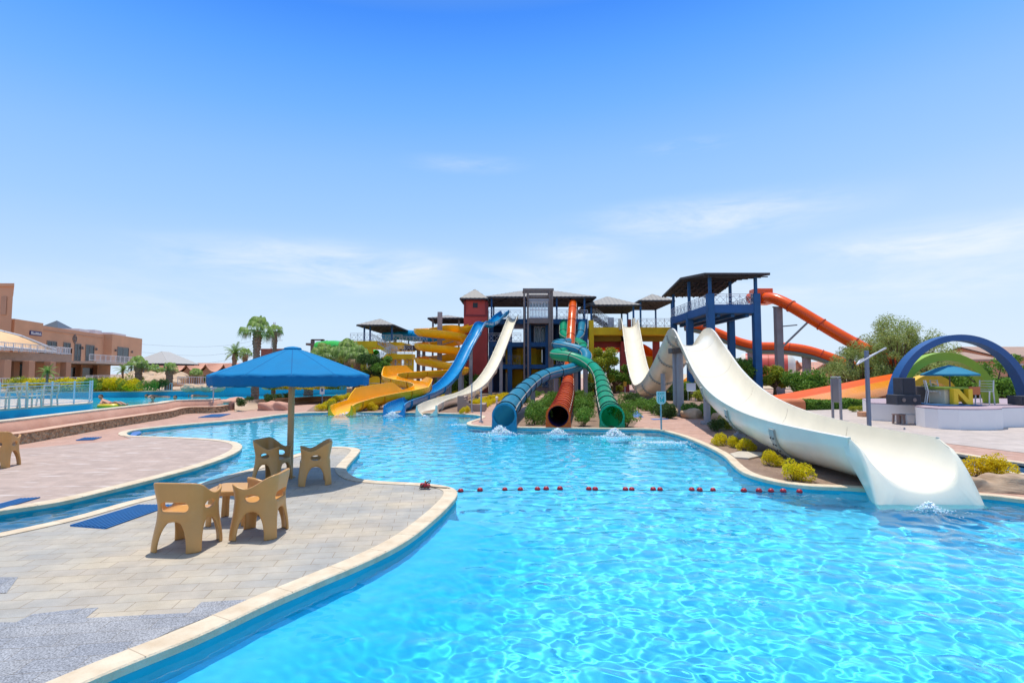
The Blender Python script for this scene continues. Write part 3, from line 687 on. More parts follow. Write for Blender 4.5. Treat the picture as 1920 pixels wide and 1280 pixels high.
def tube(root, path, r, m, name='tube', n=28, th=.035, s0=0, single=False):
    ring = [(r * math.cos(a), r * math.sin(a)) for a in np.linspace(0, 2 * math.pi, n + 1)[:-1]]
    mb = MB().sweep(path, ring, cap=False)
    if single: return mb.build(name, m, root, smooth=True)
    ring2 = [(a * (1 - th / r), b * (1 - th / r)) for a, b in ring]
    b0 = len(mb.v); mb.sweep(path, ring2, cap=False)
    for e in (0, len(path) - 1):
        for k in range(n): mb.f.append((e * n + k, e * n + (k + 1) % n, b0 + e * n + (k + 1) % n, b0 + e * n + k))
    return mb.build(name, m, root, smooth=True, auto=50)
def rings(root, path, r, m, idx, w=.03, th=.07, n=28, name='flange_ring'):
    for i in idx:
        a, b = path[max(i - 1, 0)], path[min(i + 1, len(path) - 1)]; tt = (b - a).normalized() * w; p = path[i]
        prof = [(r + .003, 0), (r + th, 0)]
        t = tt.normalized(); S = t.cross(Vector((0, 0, 1))).normalized(); Nn = S.cross(t)
        rows = []
        for rr, o in ((r + .002, -1), (r + th, -1), (r + th, 1), (r + .002, 1)):
            rows.append([p + tt * o + S * (rr * math.cos(g)) + Nn * (rr * math.sin(g)) for g in np.linspace(0, 2 * math.pi, n + 1)[:-1]])
        MB().grid(rows, closed=True).build(name, m, root)
def column(root, x, y, z0, z1, w=.35, m=None, name='support_column', foot=True, sq=True, h=None):
    mb = MB()
    if sq: mb.box(x - w / 2, x + w / 2, y - (h or w) / 2, y + (h or w) / 2, z0, z1)
    else: mb.bar((x, y, z0), (x, y, z1), w / 2, n=14)
    if foot: mb.box(x - w * .8, x + w * .8, y - w * .8, y + w * .8, z0, z0 + .12)
    return mb.build(name, m or steel, root, bevel=.015)
def outlet(root, c, dirv, r, m, half, z_bot, length=.55, top=.15, name='outlet_block', zc=None):
    """saddle-shaped end block cradling the channel's end"""
    d = Vector((dirv.x, dirv.y, 0)).normalized(); S = d.cross(Vector((0, 0, 1))).normalized(); zc = c.z
    prof = []
    for t in np.linspace(math.pi, 2 * math.pi, 19): prof.append((r * math.cos(t), r * math.sin(t)))
    outer = [(half * .93, top), (half, -.1), (half * 1.06, z_bot - zc), (-half * 1.06, z_bot - zc), (-half, -.1), (-half * .93, top)]
    prof = [(-r, top * .8)] + prof + [(r, top * .8)] + outer
    poly = [Vector((a, b, 0)) for a, b in prof]; n = len(prof)
    mb = MB(); vs = []
    for k in (0, 1):
        for a, b in prof:
            p = Vector((c.x, c.y, 0)) + S * a - d * (length * k) + d * (.03 if k == 0 else 0); vs.append((p.x, p.y, zc + b))
    tri = tessellate_polygon([poly]); fs = [tuple(t) for t in tri] + [tuple(i + n for i in t)[::-1] for t in tri] + [(i, (i + 1) % n, (i + 1) % n + n, i + n) for i in range(n)]
    mb.add(vs, fs); return mb.build(name, m, root, bevel=.03, smooth=True, auto=35)
def splash(u, v, size, label, seed, spread=1.0, n=260, tall=.35):
    rg = np.random.default_rng(seed); c = G(u, v, WL); mb = MB()
    def drop(x, y, z, s, k):
        b = len(mb.v); z = max(z, WL + s * .3)
        mb.v += [(x, y, z + s * k), (x + s, y, z), (x, y + s, z), (x - s, y, z), (x, y - s, z), (x, y, z - s * k)]
        for a, d in ((1, 2), (2, 3), (3, 4), (4, 1)): mb.f.extend([(b, b + a, b + d), (b + 5, b + d, b + a)])
    for i in range(int(n * 4)):
        a = rg.uniform(0, 2 * math.pi); rr = abs(rg.normal(0, .40)) * size; h = rg.uniform(0, 1) ** 1.5 * tall * math.exp(-(rr / (.5 * size)) ** 2)
        drop(c.x + rr * math.cos(a) * spread, c.y + rr * math.sin(a) * .7, WL + h, rg.uniform(.008, .026) * (size / .6) ** .5, rg.uniform(.6, 1.6) if h > .04 else .3)
    for i in range(int(n * 3)):                             # lacy foam drifting off the splash
        a = rg.uniform(0, 2 * math.pi); rr = abs(rg.normal(0, .9)) * size; x = c.x + rr * math.cos(a) * spread; y = c.y - abs(rr * math.sin(a)) + .1
        if math.sin(x * 9 + math.sin(y * 6) * 2) + math.sin(y * 14 + x * 3) < rg.normal(0, .5): continue
        drop(x, y, WL + .004, rg.uniform(.008, .03) * size / .6, .25)
    return tag(mb.build('splash', foam, smooth=True), label, 'water splash', kind='stuff')

# ---- the big cream slide in front on the right
big = thing('body_slide', 'huge cream slide dipping and humping down to the pool at the front right', 'water slide', (8, 20, 0))
prof_ = [(57, 7.75), (55.5, 7.5), (53, 6.0), (49.5, 3.9), (46, 2.35), (42, 1.4), (38.5, 1.15), (35, 1.55), (32, 2.35), (29.5, 3.2), (27.5, 3.85), (26, 4.12), (24.5, 4.02), (22.5, 3.25), (19.5, 2.08), (16.6, 1.38), (14.2, 1.04), (12.2, .92), (10.6, .875), (9.4, .865)]
def bigx(Y):
    return np.interp(Y, [9.4, 12, 16, 22, 28, 38.5, 46, 57], [6.66, 6.62, 6.95, 7.95, 8.85, 9.75, 10.9, 12.55])
bp, bs = slide_path([Vector((float(bigx(y)), y, z)) for y, z in prof_], .28)
WB, DB = .80, .80
wid = [1.0 - .06 * max(0, 1 - (p.y - 9.4) / 2.2) for p in bp]
trough(big, bp, WB, DB, whi, widths=wid, th=.045, lip=.07, n=26)
# bolted joints
for k, i in enumerate(range(6, len(bp) - 6, 11)):
    tt = (bp[i + 1] - bp[i - 1]).normalized() * .11
    out = [(-math.cos(t) * (WB + .05), -math.sin(t) ** .8 * (DB + .05)) for t in np.linspace(.10, math.pi - .10, 24)]
    o2 = [(a * 1.055, b * 1.055) for a, b in out][::-1]
    mb = MB().sweep([bp[i] - tt, bp[i] + tt], out + o2); nf = len(mb.f); t0 = (bp[i + 1] - bp[i - 1]).normalized(); S = t0.cross(Vector((0, 0, 1))).normalized(); Nn = S.cross(t0)
    for t in np.linspace(.3, math.pi - .3, 15):
        for sd in (-.55, .55):
            c = bp[i] + S * (-math.cos(t) * (WB + .10)) + Nn * (-math.sin(t) ** .8 * (DB + .10)) + tt * sd; d_ = (c - bp[i]).normalized()
            mb.bar(c - d_ * .03, c + d_ * .016, .020, n=6)
    fl_ = mb.build('joint_flange', mat('joint_grey', (.40, .41, .37), .5), big); fl_.data.materials.append(boltm)
    for q_ in fl_.data.polygons[nf:]: q_.material_index = 1
    sm = MB().sweep([bp[i] - t0 * .006, bp[i] + t0 * .006], [(-math.cos(t) * (WB - .002), -math.sin(t) ** .8 * (DB - .002)) for t in np.linspace(.05, math.pi - .05, 24)] + [(-math.cos(t) * (WB + .01), -math.sin(t) ** .8 * (DB + .01)) for t in np.linspace(math.pi - .05, .05, 24)])
    sm.build('joint_seam', mat('seam_line', (.42, .37, .29), .6), big, smooth=True)
# end block
c_end = bp[-1]; dv = Vector((bp[-1] - bp[-3])); 
def big_end():
    d = Vector((dv.x, dv.y, 0)).normalized(); S = d.cross(Vector((0, 0, 1))).normalized()
    N_ = 30; rows = []
    w = WB * .94
    inner = [(-math.cos(t) * w, -math.sin(t) ** .8 * DB * .94) for t in np.linspace(0, math.pi, N_)]
    # outer frame, same number of points walking left side, bottom, right side
    H = c_end.z - (WL - .25); outp = []
    for t in np.linspace(0, 1, N_):
        L1 = H; L2 = 1.76; tot = 2 * L1 + L2; s = t * tot
        if s < L1: a = -(w + .03) - .10 * (s / L1) ** .8; b = -s
        elif s < L1 + L2: a = -.88 + (s - L1); b = -H
        else: a = (w + .03) + .10 * ((tot - s) / L1) ** .8; b = -(tot - s)
        outp.append((a, b))
    def row(pr, fwd, dz=0): return [Vector((c_end.x, c_end.y, c_end.z + b + dz)) + S * a + d * fwd(b) for a, b in pr]
    lean = lambda off: (lambda b: off + .86 * (-b / H) ** .56)
    rows.append(row(inner, lambda b: -.12)); rows.append(row(inner, lean(-.03)));
    rows.append(row([(a * 1.01, b - .012) for a, b in inner], lean(.0), .012))
    rows.append(row([(a + (A - a) * .12, b + (B - b) * .12) for (a, b), (A, B) in zip(inner, outp)], lean(.03)))
    rows.append(row([(a + (A - a) * .9, b + (B - b) * .9) for (a, b), (A, B) in zip(inner, outp)], lean(.04)))
    rows.append(row(outp, lean(.0)))
    rows.append(row([(a * 1.0, b) for a, b in outp], lean(-.06))); rows.append(row([(-math.cos(t) * (w + .05), -math.sin(t) ** .8 * (DB * .94 + .045)) for t in np.linspace(0, math.pi, N_)], lambda b: -.14))
    mb = MB().grid(rows); mb.build('outlet_end', whi, big, smooth=True, auto=70)
big_end()
for (u, v, Y, zt, w) in [(1275, 780, 25.2, 3.15, .30), (1266, 780, 25.6, 3.15, .24), (1324, 793, 21.2, 1.62, .26), (1243, 765, 30.5, 2.0, .26), (1383, 800, 16.9, .42, .16)]:
    x = X(u, Y); column(big, x, Y, 0, zt, w, sq=False)
MB().box(X(1262, 25.2) - .1, X(1262, 25.2) + .9, 25.0, 25.6, 2.95, 3.2).build('support_head', boltm, big, bevel=.02)
splash(1742, 955, .30, 'small white splash where the big cream slide meets the water', 3, n=120, tall=.12)

# ---- blue and white speed slides, left of the tower
def speed_slide(label, pts, m, w, d, fm, col_at, outl, name='speed_slide', step=.3):
    p, s = slide_path(pts, step); t = thing(name, label, 'water slide', (p[-1].x, p[-1].y, 0), 'open speed slides left of the tower')
    trough(t, p, w, d, m, lip=.05, n=16)
    trough_flanges(t, p, w, d, fm, 14)
    outlet(t, p[-1] + Vector((0, 0, 0)), p[-1] - p[-3], w * .98, m, w + .07, WL - .15, .5, .04)
    for i in range(0): pass
    for (fr, ww) in col_at:
        q = p[int(fr * (len(p) - 1))]; column(t, q.x + (.0), q.y + .3, 0, q.z - d - .05, ww, steel)
    return t, p
blue_t, blue_p = speed_slide('tall open blue slide with a hump, running down to the far pool edge', [(947, 582, 57), (938, 588, 56), (926, 600, 54), (916, 604, 52.5), (902, 603, 50.8), (891, 622, 49), (878, 645, 47.2), (862, 678, 44.5), (846, 702, 41.5), (828, 720, 38.5), (806, 733, 35.5), (782, 742, 32.5), (760, 749, 29.8), (744, 756, 27.9), (739, 761, 26.9)], blu, .46, .50, blu, [(.33, .3), (.45, .3), (.6, .3)], None)
white_t, white_p = speed_slide('tall open cream slide beside the blue slide, running down to the far pool edge', [(963, 590, 57), (957, 604, 55), (949, 625, 52.8), (940, 648, 50.5), (928, 676, 47.5), (912, 703, 43.8), (895, 722, 40), (872, 735, 36.5), (845, 743, 33), (822, 750, 30.2), (805, 758, 28), (800, 762, 27)], whi, .47, .50, whi_out, [(.25, .3), (.42, .3), (.6, .3)], None)
splash(735, 779, .55, 'white splash at the foot of the blue slide', 5, tall=.2, n=160)
splash(797, 781, .4, 'thin white splash at the foot of the tall cream slide', 6, tall=.08, n=80)

# ---- yellow spiral slide
cx, cy = X(824, 51.0), 51.0
ypts = [P(905, 597, 57.2), P(893, 604, 56), P(876, 611, 55), P(858, 615, 53.8)]
z0, z1 = 6.72, 3.2; turns = 2.55; a0 = math.radians(62)
for k in range(int(turns * 12) + 1):
    a = a0 + k / 12 * 2 * math.pi; f = k / (turns * 12); rr = 1.80 + .28 * f
    ypts.append(Vector((cx + rr * math.cos(a) + .45 * f, cy + rr * math.sin(a), z0 + (z1 - z0) * f)))
a_end = math.degrees(a0 + turns * 2 * math.pi) % 360
ypts += [P(868, 690, 47.5), P(841, 693.5, 46), P(808, 695.5, 44.5), P(775, 697.5, 43), P(748, 699, 41.6), P(732, 701.5, 40.2), P(733, 706, 38.8), P(748, 710.5, 37.8), P(768, 714, 36.8), P(785, 717.5, 35.6), P(792, 722, 34.2), P(783, 727, 33), P(762, 732, 32.2), P(735, 736.5, 31.3), P(708, 741.5, 30.3), P(682, 747, 29.3), P(662, 752.5, 28.2), P(646, 758, 27.3), P(639, 762, 26.7)]
yp, ys_ = slide_path(ypts, .25, 6)
yt = thing('spiral_slide', 'yellow spiral slide coiling round a grey column then zigzagging to the pool', 'water slide', (yp[-1].x, yp[-1].y, 0))
ysc = [1.0 + .22 * min(1, max(0, (p.y - 47) / 2)) for p in yp]
trough(yt, yp, .52, .52, yel, widths=ysc, lip=.05, n=14)
trough_flanges(yt, [p for p in yp if p.y < 46], .52, .52, plastic('dark_yellow_flange', (.66, .29, .01)), 9)
outlet(yt, yp[-1], yp[-1] - yp[-3], .51, yel, .60, WL - .15, .5, .04)
def side_guard(i0, i1, side, h):
    rows = [[], [], [], []]; seg = yp[i0:i1]
    for j, p in enumerate(seg):
        t = (seg[min(j + 1, len(seg) - 1)] - seg[max(j - 1, 0)]).normalized(); S = t.cross(Vector((0, 0, 1))).normalized() * side
        e = min(1, j / 3, (len(seg) - 1 - j) / 3); hh = h * e
        rows[0].append(p + S * .53 + Vector((0, 0, .02))); rows[1].append(p + S * (.55 + .05 * e) + Vector((0, 0, .02 + hh))); rows[2].append(p + S * (.60 + .05 * e) + Vector((0, 0, .02 + hh))); rows[3].append(p + S * .58 + Vector((0, 0, -.02)))
    MB().grid(rows).build('side_guard', yel, yt, smooth=True, auto=40)
def near_idx(u, v, Y):
    q = P(u, v, Y); return min(range(len(yp)), key=lambda i: (yp[i] - q).length)
i1 = near_idx(732, 701, 40.2); side_guard(i1 - 14, i1 + 3, 1, .55)
i1 = near_idx(790, 720, 34.8); side_guard(i1 - 7, i1 + 8, -1, .35)
i1 = near_idx(695, 745, 29.8); side_guard(i1 - 12, i1 + 6, 1, .55)
column(yt, cx, cy, 0, Z(585, 51), .42, concr)
for u, Y, zt in [(868, 48.5, 3.0), (845, 46.3, 1.9), (800, 44, 1.55), (745, 41.4, 1.4), (760, 37.3, 1.0)]: column(yt, X(u, Y), Y, 0, zt, .16, steel, foot=False)
mb = MB()
for k in range(6):
    a = a0 + k * 2.2; zz = z0 - .5 - k * .62
    mb.beam((cx, cy, zz - .3), (cx + 2.1 * math.cos(a), cy + 2.1 * math.sin(a), zz), .08, .08)
mb.build('support_arms', steel, yt)
splash(655, 777, .7, 'white splash at the foot of the yellow slide', 7, spread=1.6, tall=.10, n=160)

# ---- three tube slides
def tube_slide(label, pts, m, rim, r, grp_rings, end_in=None, half=.45, step=.2, dense_from=None):
    p, s = slide_path(pts, step, 8); t = thing('tube_slide', label, 'water slide', (p[-1].x, p[-1].y, 0), 'closed tube slides in the middle')
    tube(t, p, r, m, single=True, n=36); L = s[-1]; idx = []
    d = 0
    while d < L:
        i = int(d / step); idx.append(min(i, len(p) - 1)); y = p[min(i, len(p) - 1)].y; d += grp_rings(y)
    rings(t, p, r, rim, idx[1:], w=.018, th=.045)
    sm_m = mat('tube_seam', (.45, .40, .33), .6)
    for sd in (.35, math.pi - .35):
        MB().sweep(p[:-2], [((r + .01) * math.cos(sd) + .022 * a, (r + .01) * math.sin(sd) + .022 * b) for a, b in ((1, 0), (0, 1), (-1, 0), (0, -1))]).build('tube_seam', sm_m, t)
    if end_in: tube(t, p[-90:-1] , r - .04, end_in, 'tube_lining', th=.01)
    rings(t, p, r - .03, m, [len(p) - 1], w=.06, th=.07, name='mouth_ring')
    outlet(t, p[-1], Vector((p[-1].x - p[-8].x, p[-1].y - p[-8].y, 0)), r + .01, m, half, WL - .15, .55, -.06)
    return t, p
zc = .41
red_t, red_p = tube_slide('straight red orange tube slide in the middle, with closely set rings', [(1074, 568, 57.5), (1074, 574, 56.5), (1073, 590, 54.5), (1071, 621, 52.6), (1069, 655, 50.2), (1067, 692, 46.5), (1065.5, 713, 41), (1064.5, 723, 36.5), (1063, 731, 32.5), (1061, 741, 29), (1056, 757, 25), (1050.5, 771, 22), (1047, 779, 20.2), (1046.5, 780, 19.9)], ora, orim, .42, lambda y: .95 if y < 36 else 2.4, end_in=dkblue_in)
tea_t, tea_p = tube_slide('teal blue tube slide, leftmost of the three tubes, snaking behind the red one', [(1091, 606, 57), (1090, 616, 55.5), (1087, 630, 54), (1078, 638, 52.6), (1064, 642, 50.8), (1050, 643.5, 48.8), (1043, 646, 47.2), (1052, 648, 46.2), (1070, 652, 45.6), (1088, 657, 45.0), (1099, 665, 44.2), (1099, 676, 43.4), (1088, 684, 42.8), (1072, 690.5, 42), (1050, 696, 40.5), (1029, 701, 38.8), (1012, 708, 36.6), (998, 717.5, 33.6), (985, 728.5, 30.3), (973, 741, 27), (961, 755, 24), (951, 768, 21.6), (946, 777, 20.2), (945.5, 778.5, 19.9)], tea, dkrim, .42, lambda y: .9 if y < 21.5 else 2.9)
grn_t, grn_p = tube_slide('green tube slide, rightmost of the three tubes, crossing over the teal one', [(1057, 606, 57), (1056.5, 618, 55.5), (1058, 630, 54.0), (1070, 637, 52.8), (1084, 642, 51.6), (1093, 648, 50.4), (1090, 656, 48.6), (1074, 659, 46.8), (1054, 661, 45.2), (1040, 664, 44.0), (1048, 666.5, 43.2), (1066, 668.5, 42.7), (1083, 673.5, 42.2), (1100, 681, 41.4), (1113, 690, 40.2), (1122, 702, 38.2), (1127.5, 716, 34.6), (1131, 732, 30.6), (1135, 748, 26.8), (1141, 765, 23), (1146, 777, 20.6), (1147.5, 781, 19.9)], grn, dkrim, .425, lambda y: .9 if y < 22.5 else 2.8)
for t, l in ((tea_t, [(1042, 40.2), (1004, 34.5), (1099, 43.9)]), (grn_t, [(1085, 42.2), (1124, 37)]), (red_t, [(1063, 35.5), (1068, 44), (1059, 29)])):
    pp = {id(tea_t): tea_p, id(grn_t): grn_p, id(red_t): red_p}[id(t)]
    for u, Y in l:
        q = min(pp, key=lambda p_: abs(p_.y - Y)); column(t, q.x - .1, q.y + .1, 0, q.z - .4, .30 if Y > 30 else .2, concr)
splash(938, 812, .62, 'tall white splash at the mouth of the teal tube slide', 8, tall=.28)
splash(1046, 813, .5, 'white splash at the mouth of the red tube slide', 9, tall=.20, n=220)
splash(1153, 818, .6, 'white splash at the mouth of the green tube slide', 10, tall=.28, n=280)
splash(1240, 829, .7, 'flat streaky patch of white foam on the pool in front of the exit sign', 12, spread=1.9, tall=.02, n=150)
splash(868, 796, .6, 'faint foam streak on the pool by the thin shower post', 13, spread=1.6, tall=.02, n=60)

# ---- orange slides behind the right-hand tower
def wall_slide(label, pts, r, m, fm, sup, gr, open_=False):
    p, s = slide_path(pts, .35, 8); t = thing('orange_slide', label, 'water slide', (p[0].x, p[0].y, 0), gr)
    tube(t, p, r, m, 'tube', n=24); rings(t, p, r, fm, range(6, len(p) - 1, 9), w=.03, th=.07, n=24)
    for (u, Y, w) in sup:
        q = min(p, key=lambda k: abs(k.x - X(u, Y))); column(t, q.x, q.y + .2, 0, q.z - r - .1, w, concr, h=w)
        MB().beam((q.x - .5, q.y + .2, q.z - r - .12), (q.x + .5, q.y + .2, q.z - r - .12), .15, .1).build('support_head', boltm, t)
    return t, p
hi_t, hi_p = wall_slide('high orange slide leaving the top of the blue tower and falling to the right', [(1405, 559, 55), (1430, 558, 53.5), (1450, 559.5, 52), (1470, 567, 51), (1495, 581, 50), (1530, 602, 49), (1565, 623, 48), (1602, 644, 47), (1640, 664, 46), (1680, 684, 45.5), (1730, 699, 46)], .53, oran, orim, [(1471, 50.8, .62), (1600, 47, .45)], 'high orange slides behind the blue tower')
MB().box(hi_p[0].x - .2, hi_p[0].x + 1.6, 53.2, 54.6, hi_p[0].z - .8, hi_p[0].z + .75).build('entry_box', oran, hi_t, bevel=.04)
q = min(hi_p, key=lambda k: abs(k.x - X(1520, 49.3))); b = X(1471, 50.8)
MB().beam((b, 50.9, 4.6), (q.x, q.y, q.z - .6), .16, .16).beam((b, 50.9, 6.5), (q.x - 1.0, q.y, 6.5), .10, .10).build('support_arm', steel, hi_t)
lo_t, lo_p = wall_slide('lower orange slide passing behind the blue tower legs, grey green underneath', [(1285, 608, 64), (1318, 615, 63), (1352, 628, 62), (1385, 642, 61), (1420, 650, 60), (1470, 651.5, 59), (1510, 657, 58), (1550, 669, 57), (1585, 682, 56), (1630, 697, 55), (1680, 706, 55)], .58, oran, orim, [(1409, 60.5, .5), (1518, 57.8, .65)], 'high orange slides behind the blue tower')
MB().sweep([p_ + Vector((0, 0, -.35)) for p_ in lo_p], [(a * .61, b * .44) for a, b in [(math.cos(t), math.sin(t)) for t in np.linspace(math.pi, 2 * math.pi, 10)]]).build('underside', mat('shaded_grey_green_hull', (.13, .22, .21), .5), lo_t, smooth=True)  # teal-grey hull with the shadow strip beneath put into its colour
run_p, _ = slide_path([(1800, 686, 50), (1740, 698, 46), (1676, 710, 42), (1625, 720, 39), (1572, 731, 36.5), (1530, 739, 34.5), (1490, 747, 33), (1462, 752, 32), (1436, 756, 31.4)], .35)
rt = thing('runout_slide', 'open orange and amber slide channel running out behind the clipped hedge', 'water slide', tuple(run_p[-1]))
rows = [[p_ + Vector((.25, .60, .38)), p_ + Vector((.2, .52, .38)), p_ + Vector((.05, .15, .05)), p_ + Vector((0, -.05, -.02))] for p_ in run_p]
MB().grid(rows).build('far_wall', mat('runout_orange', (.86, .13, .004), .45), rt, smooth=True)
rows = [[p_ + Vector((0, -.05, -.02)), p_ + Vector((-.1, -.75, -.30)), p_ + Vector((-.2, -1.3, -.55)), p_ + Vector((-.2, -1.38, -.9))] for p_ in run_p]
MB().grid(rows).build('channel_bed', amber, rt, smooth=True)
MB().sweep([p_ + Vector((0, .1, -.8)) for p_ in run_p], [(-.45, -.6), (.4, -.6), (.4, .55), (-.45, .55)]).build('base_wall', mat('terracotta_wall', (.42, .14, .06), .85, var=.1), rt)
yc, _ = slide_path([(1322, 690, 60), (1306, 701, 58), (1290, 713, 56), (1268, 723, 54), (1250, 731, 52)], .5)
yct = thing('small_slide', 'yellow slide channel glimpsed between the pillars under the big hump', 'water slide', tuple(yc[-1])); trough(yct, yc, .55, .5, yel)
for k_ in (4, 14): column(yct, yc[k_].x, yc[k_].y, 0, yc[k_].z - .5, .25, concr, foot=False)
# distant blue, green and red channels
for lab, pts, r, m in [('blue tube slide crossing behind the yellow railing', [(722, 631, 76), (745, 627, 75), (770, 629, 74), (800, 631, 72), (840, 632, 70)], .75, blu),
                       ('bright green slide half hidden in the palm grove', [(596, 652, 85), (625, 650, 84), (650, 654, 82), (680, 661, 80), (704, 668, 79)], 1.0, plastic('bright_green_fibreglass', (.06, .48, .05))),
                       ('red slide tube seen under the yellow bridge', [(1112, 647, 66), (1150, 651, 66), (1200, 652, 65.5), (1215, 660, 65), (1228, 670, 64.5)], .6, oran)]:
    p, _ = slide_path(pts, .6); t = thing('distant_slide', lab, 'water slide', tuple(p[0])); tube(t, p, r, m, n=16)
    for i in range(3, len(p), 9): column(t, p[i].x, p[i].y, 0, p[i].z - r, .4, concr, foot=False)
    rings(t, p, r, m, range(3, len(p) - 1, 6), w=.04, th=.06, n=16)
fun = thing('funnel_slide', 'fat red cylinder slide with white ends behind the blue tower legs', 'water slide', tuple(P(1440, 735, 70)))
a, b_ = P(1398, 689, 71), P(1476, 690, 69)
tube(fun, [a.lerp(b_, t) for t in np.linspace(0, 1, 12)], 1.9, plastic('faded_red_fibreglass', (.62, .10, .07), .4), n=28)
rings(fun, [a.lerp(b_, t) for t in np.linspace(0, 1, 12)], 1.9, orim, [3, 6, 9], w=.05, th=.08)
for e, k in ((a, -1), (b_, 1)):
    d = (b_ - a).normalized() * k; MB().sweep([e, e + d * .5, e + d * .9], [(1.95 * math.cos(t), 1.95 * math.sin(t)) for t in np.linspace(0, 2 * math.pi, 25)[:-1]], scale=[1, .92, .6]).build('end_cap', whi_out, fun, smooth=True, auto=50)
for k in (.15, .85):
    q = a.lerp(b_, k); column(fun, q.x, q.y, 0, q.z - 1.7, .5, concr)
# ================================================================ TOWERS AND BUILDINGS
navy = mat('navy_painted_concrete', (.014, .10, .26), .7, var=.18, vscale=.9, bump=.1)
yelw = mat('yellow_painted_concrete', (.92, .57, .010), .75, var=.14, vscale=.8, bump=.1)
redw = mat('maroon_painted_concrete', (.46, .07, .06), .8, var=.12, vscale=.9, bump=.1)
roofm = mat('grey_sheet_roof', (.27, .25, .225), .6, var=.10, vscale=2)
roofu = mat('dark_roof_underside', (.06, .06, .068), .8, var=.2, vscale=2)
railm = mat('pale_grey_railing', (.62, .63, .66), .45)
darks = mat('dark_grey_steel', (.19, .15, .135), .5, var=.2, vscale=3)
def glass_mat(name, col=(.6, .75, .85), rough=.05, a=.35):
    m = bpy.data.materials.new(name); m.use_nodes = True; nt = m.node_tree; N = nt.nodes; L = nt.links; b = N['Principled BSDF']
    b.inputs['Base Color'].default_value = (*col, 1); b.inputs['Roughness'].default_value = rough; b.inputs['Alpha'].default_value = a; return m
glass = glass_mat('clear_blue_glass', (.55, .75, .85), .04, .30); darkglass = mat('dark_window_glass', (.02, .03, .04), .12, spec=.25)

def hip_roof(root, x0, x1, y0, y1, ze, zp, ov=0, ridge=None, name='roof', posts=None, fascia=.16, m=None):
    """corrugated hip roof with rafters beneath"""
    w, d = x1 - x0, y1 - y0; k = min(w, d) / 2
    rx0, rx1 = (x0 + k, x1 - k) if w > d else ((x0 + x1) / 2,) * 2; ry0, ry1 = ((y0 + y1) / 2,) * 2 if w > d else (y0 + k, y1 - k)
    if w <= d: rx0 = rx1 = (x0 + x1) / 2
    A = [(x0, y0, ze), (x1, y0, ze), (x1, y1, ze), (x0, y1, ze)]; R0, R1 = (rx0, ry0, zp), (rx1, ry1, zp)
    mb = MB()
    def plane(a, b, c, d_, n):                              # eave a->b, ridge d_->c ; ribbed
        a, b, c, d_ = map(Vector, (a, b, c, d_)); rows = []
        nn = max(8, int((b - a).length / .22)); r0, r1 = [], []
        nrm = (b - a).cross(d_ - a); nrm = nrm.normalized() if nrm.length else Vector((0, 0, 1)); nrm = nrm if nrm.z > 0 else -nrm
        for i in range(nn + 1):
            t = i / nn; o = nrm * (.03 if i % 2 else 0); e = a.lerp(b, t)
            # ribs run up the slope, ending on the ridge or hip
            L = (b - a).length; s = t * L; k0 = (d_ - a).dot((b - a).normalized()); k1 = L - (c - a).dot((b - a).normalized())
            f = min(1, s / k0 if k0 > 1e-3 else 1, (L - s) / k1 if k1 > 1e-3 else 1)
            up = (d_ - a) - (b - a).normalized() * k0
            r0.append(e + o); r1.append(e + up * f + o)
        mb.grid([r0, r1])
    if w > d: plane(A[0], A[1], R1, R0, 0); plane(A[2], A[3], R0, R1, 0); plane(A[1], A[2], R1, R1, 0); plane(A[3], A[0], R0, R0, 0)
    else: plane(A[0], A[1], R0, R0, 0); plane(A[2], A[3], R1, R1, 0); plane(A[1], A[2], R1, R0, 0); plane(A[3], A[0], R0, R1, 0)
    ro = mb.build(name, m or roofm, root)
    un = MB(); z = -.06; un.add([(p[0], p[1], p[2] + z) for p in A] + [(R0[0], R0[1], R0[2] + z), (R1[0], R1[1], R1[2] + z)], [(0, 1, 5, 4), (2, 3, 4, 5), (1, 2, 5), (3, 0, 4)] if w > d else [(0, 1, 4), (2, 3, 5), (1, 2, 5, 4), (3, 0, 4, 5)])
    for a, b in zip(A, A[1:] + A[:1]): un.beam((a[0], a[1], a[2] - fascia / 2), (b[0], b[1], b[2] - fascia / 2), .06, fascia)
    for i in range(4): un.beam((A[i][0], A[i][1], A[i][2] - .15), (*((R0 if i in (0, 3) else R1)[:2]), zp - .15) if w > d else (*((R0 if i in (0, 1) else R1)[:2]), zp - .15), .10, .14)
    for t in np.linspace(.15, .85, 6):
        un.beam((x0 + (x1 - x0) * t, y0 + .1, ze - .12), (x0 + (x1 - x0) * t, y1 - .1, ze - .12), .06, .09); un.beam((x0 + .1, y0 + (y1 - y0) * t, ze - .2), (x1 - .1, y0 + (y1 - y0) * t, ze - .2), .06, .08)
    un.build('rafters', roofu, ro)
    if posts:
        for (x, y, zb) in posts:
            MB().box(x - .09, x + .09, y - .09, y + .09, zb, ze + .05).build('roof_post', navy, root)
    return ro
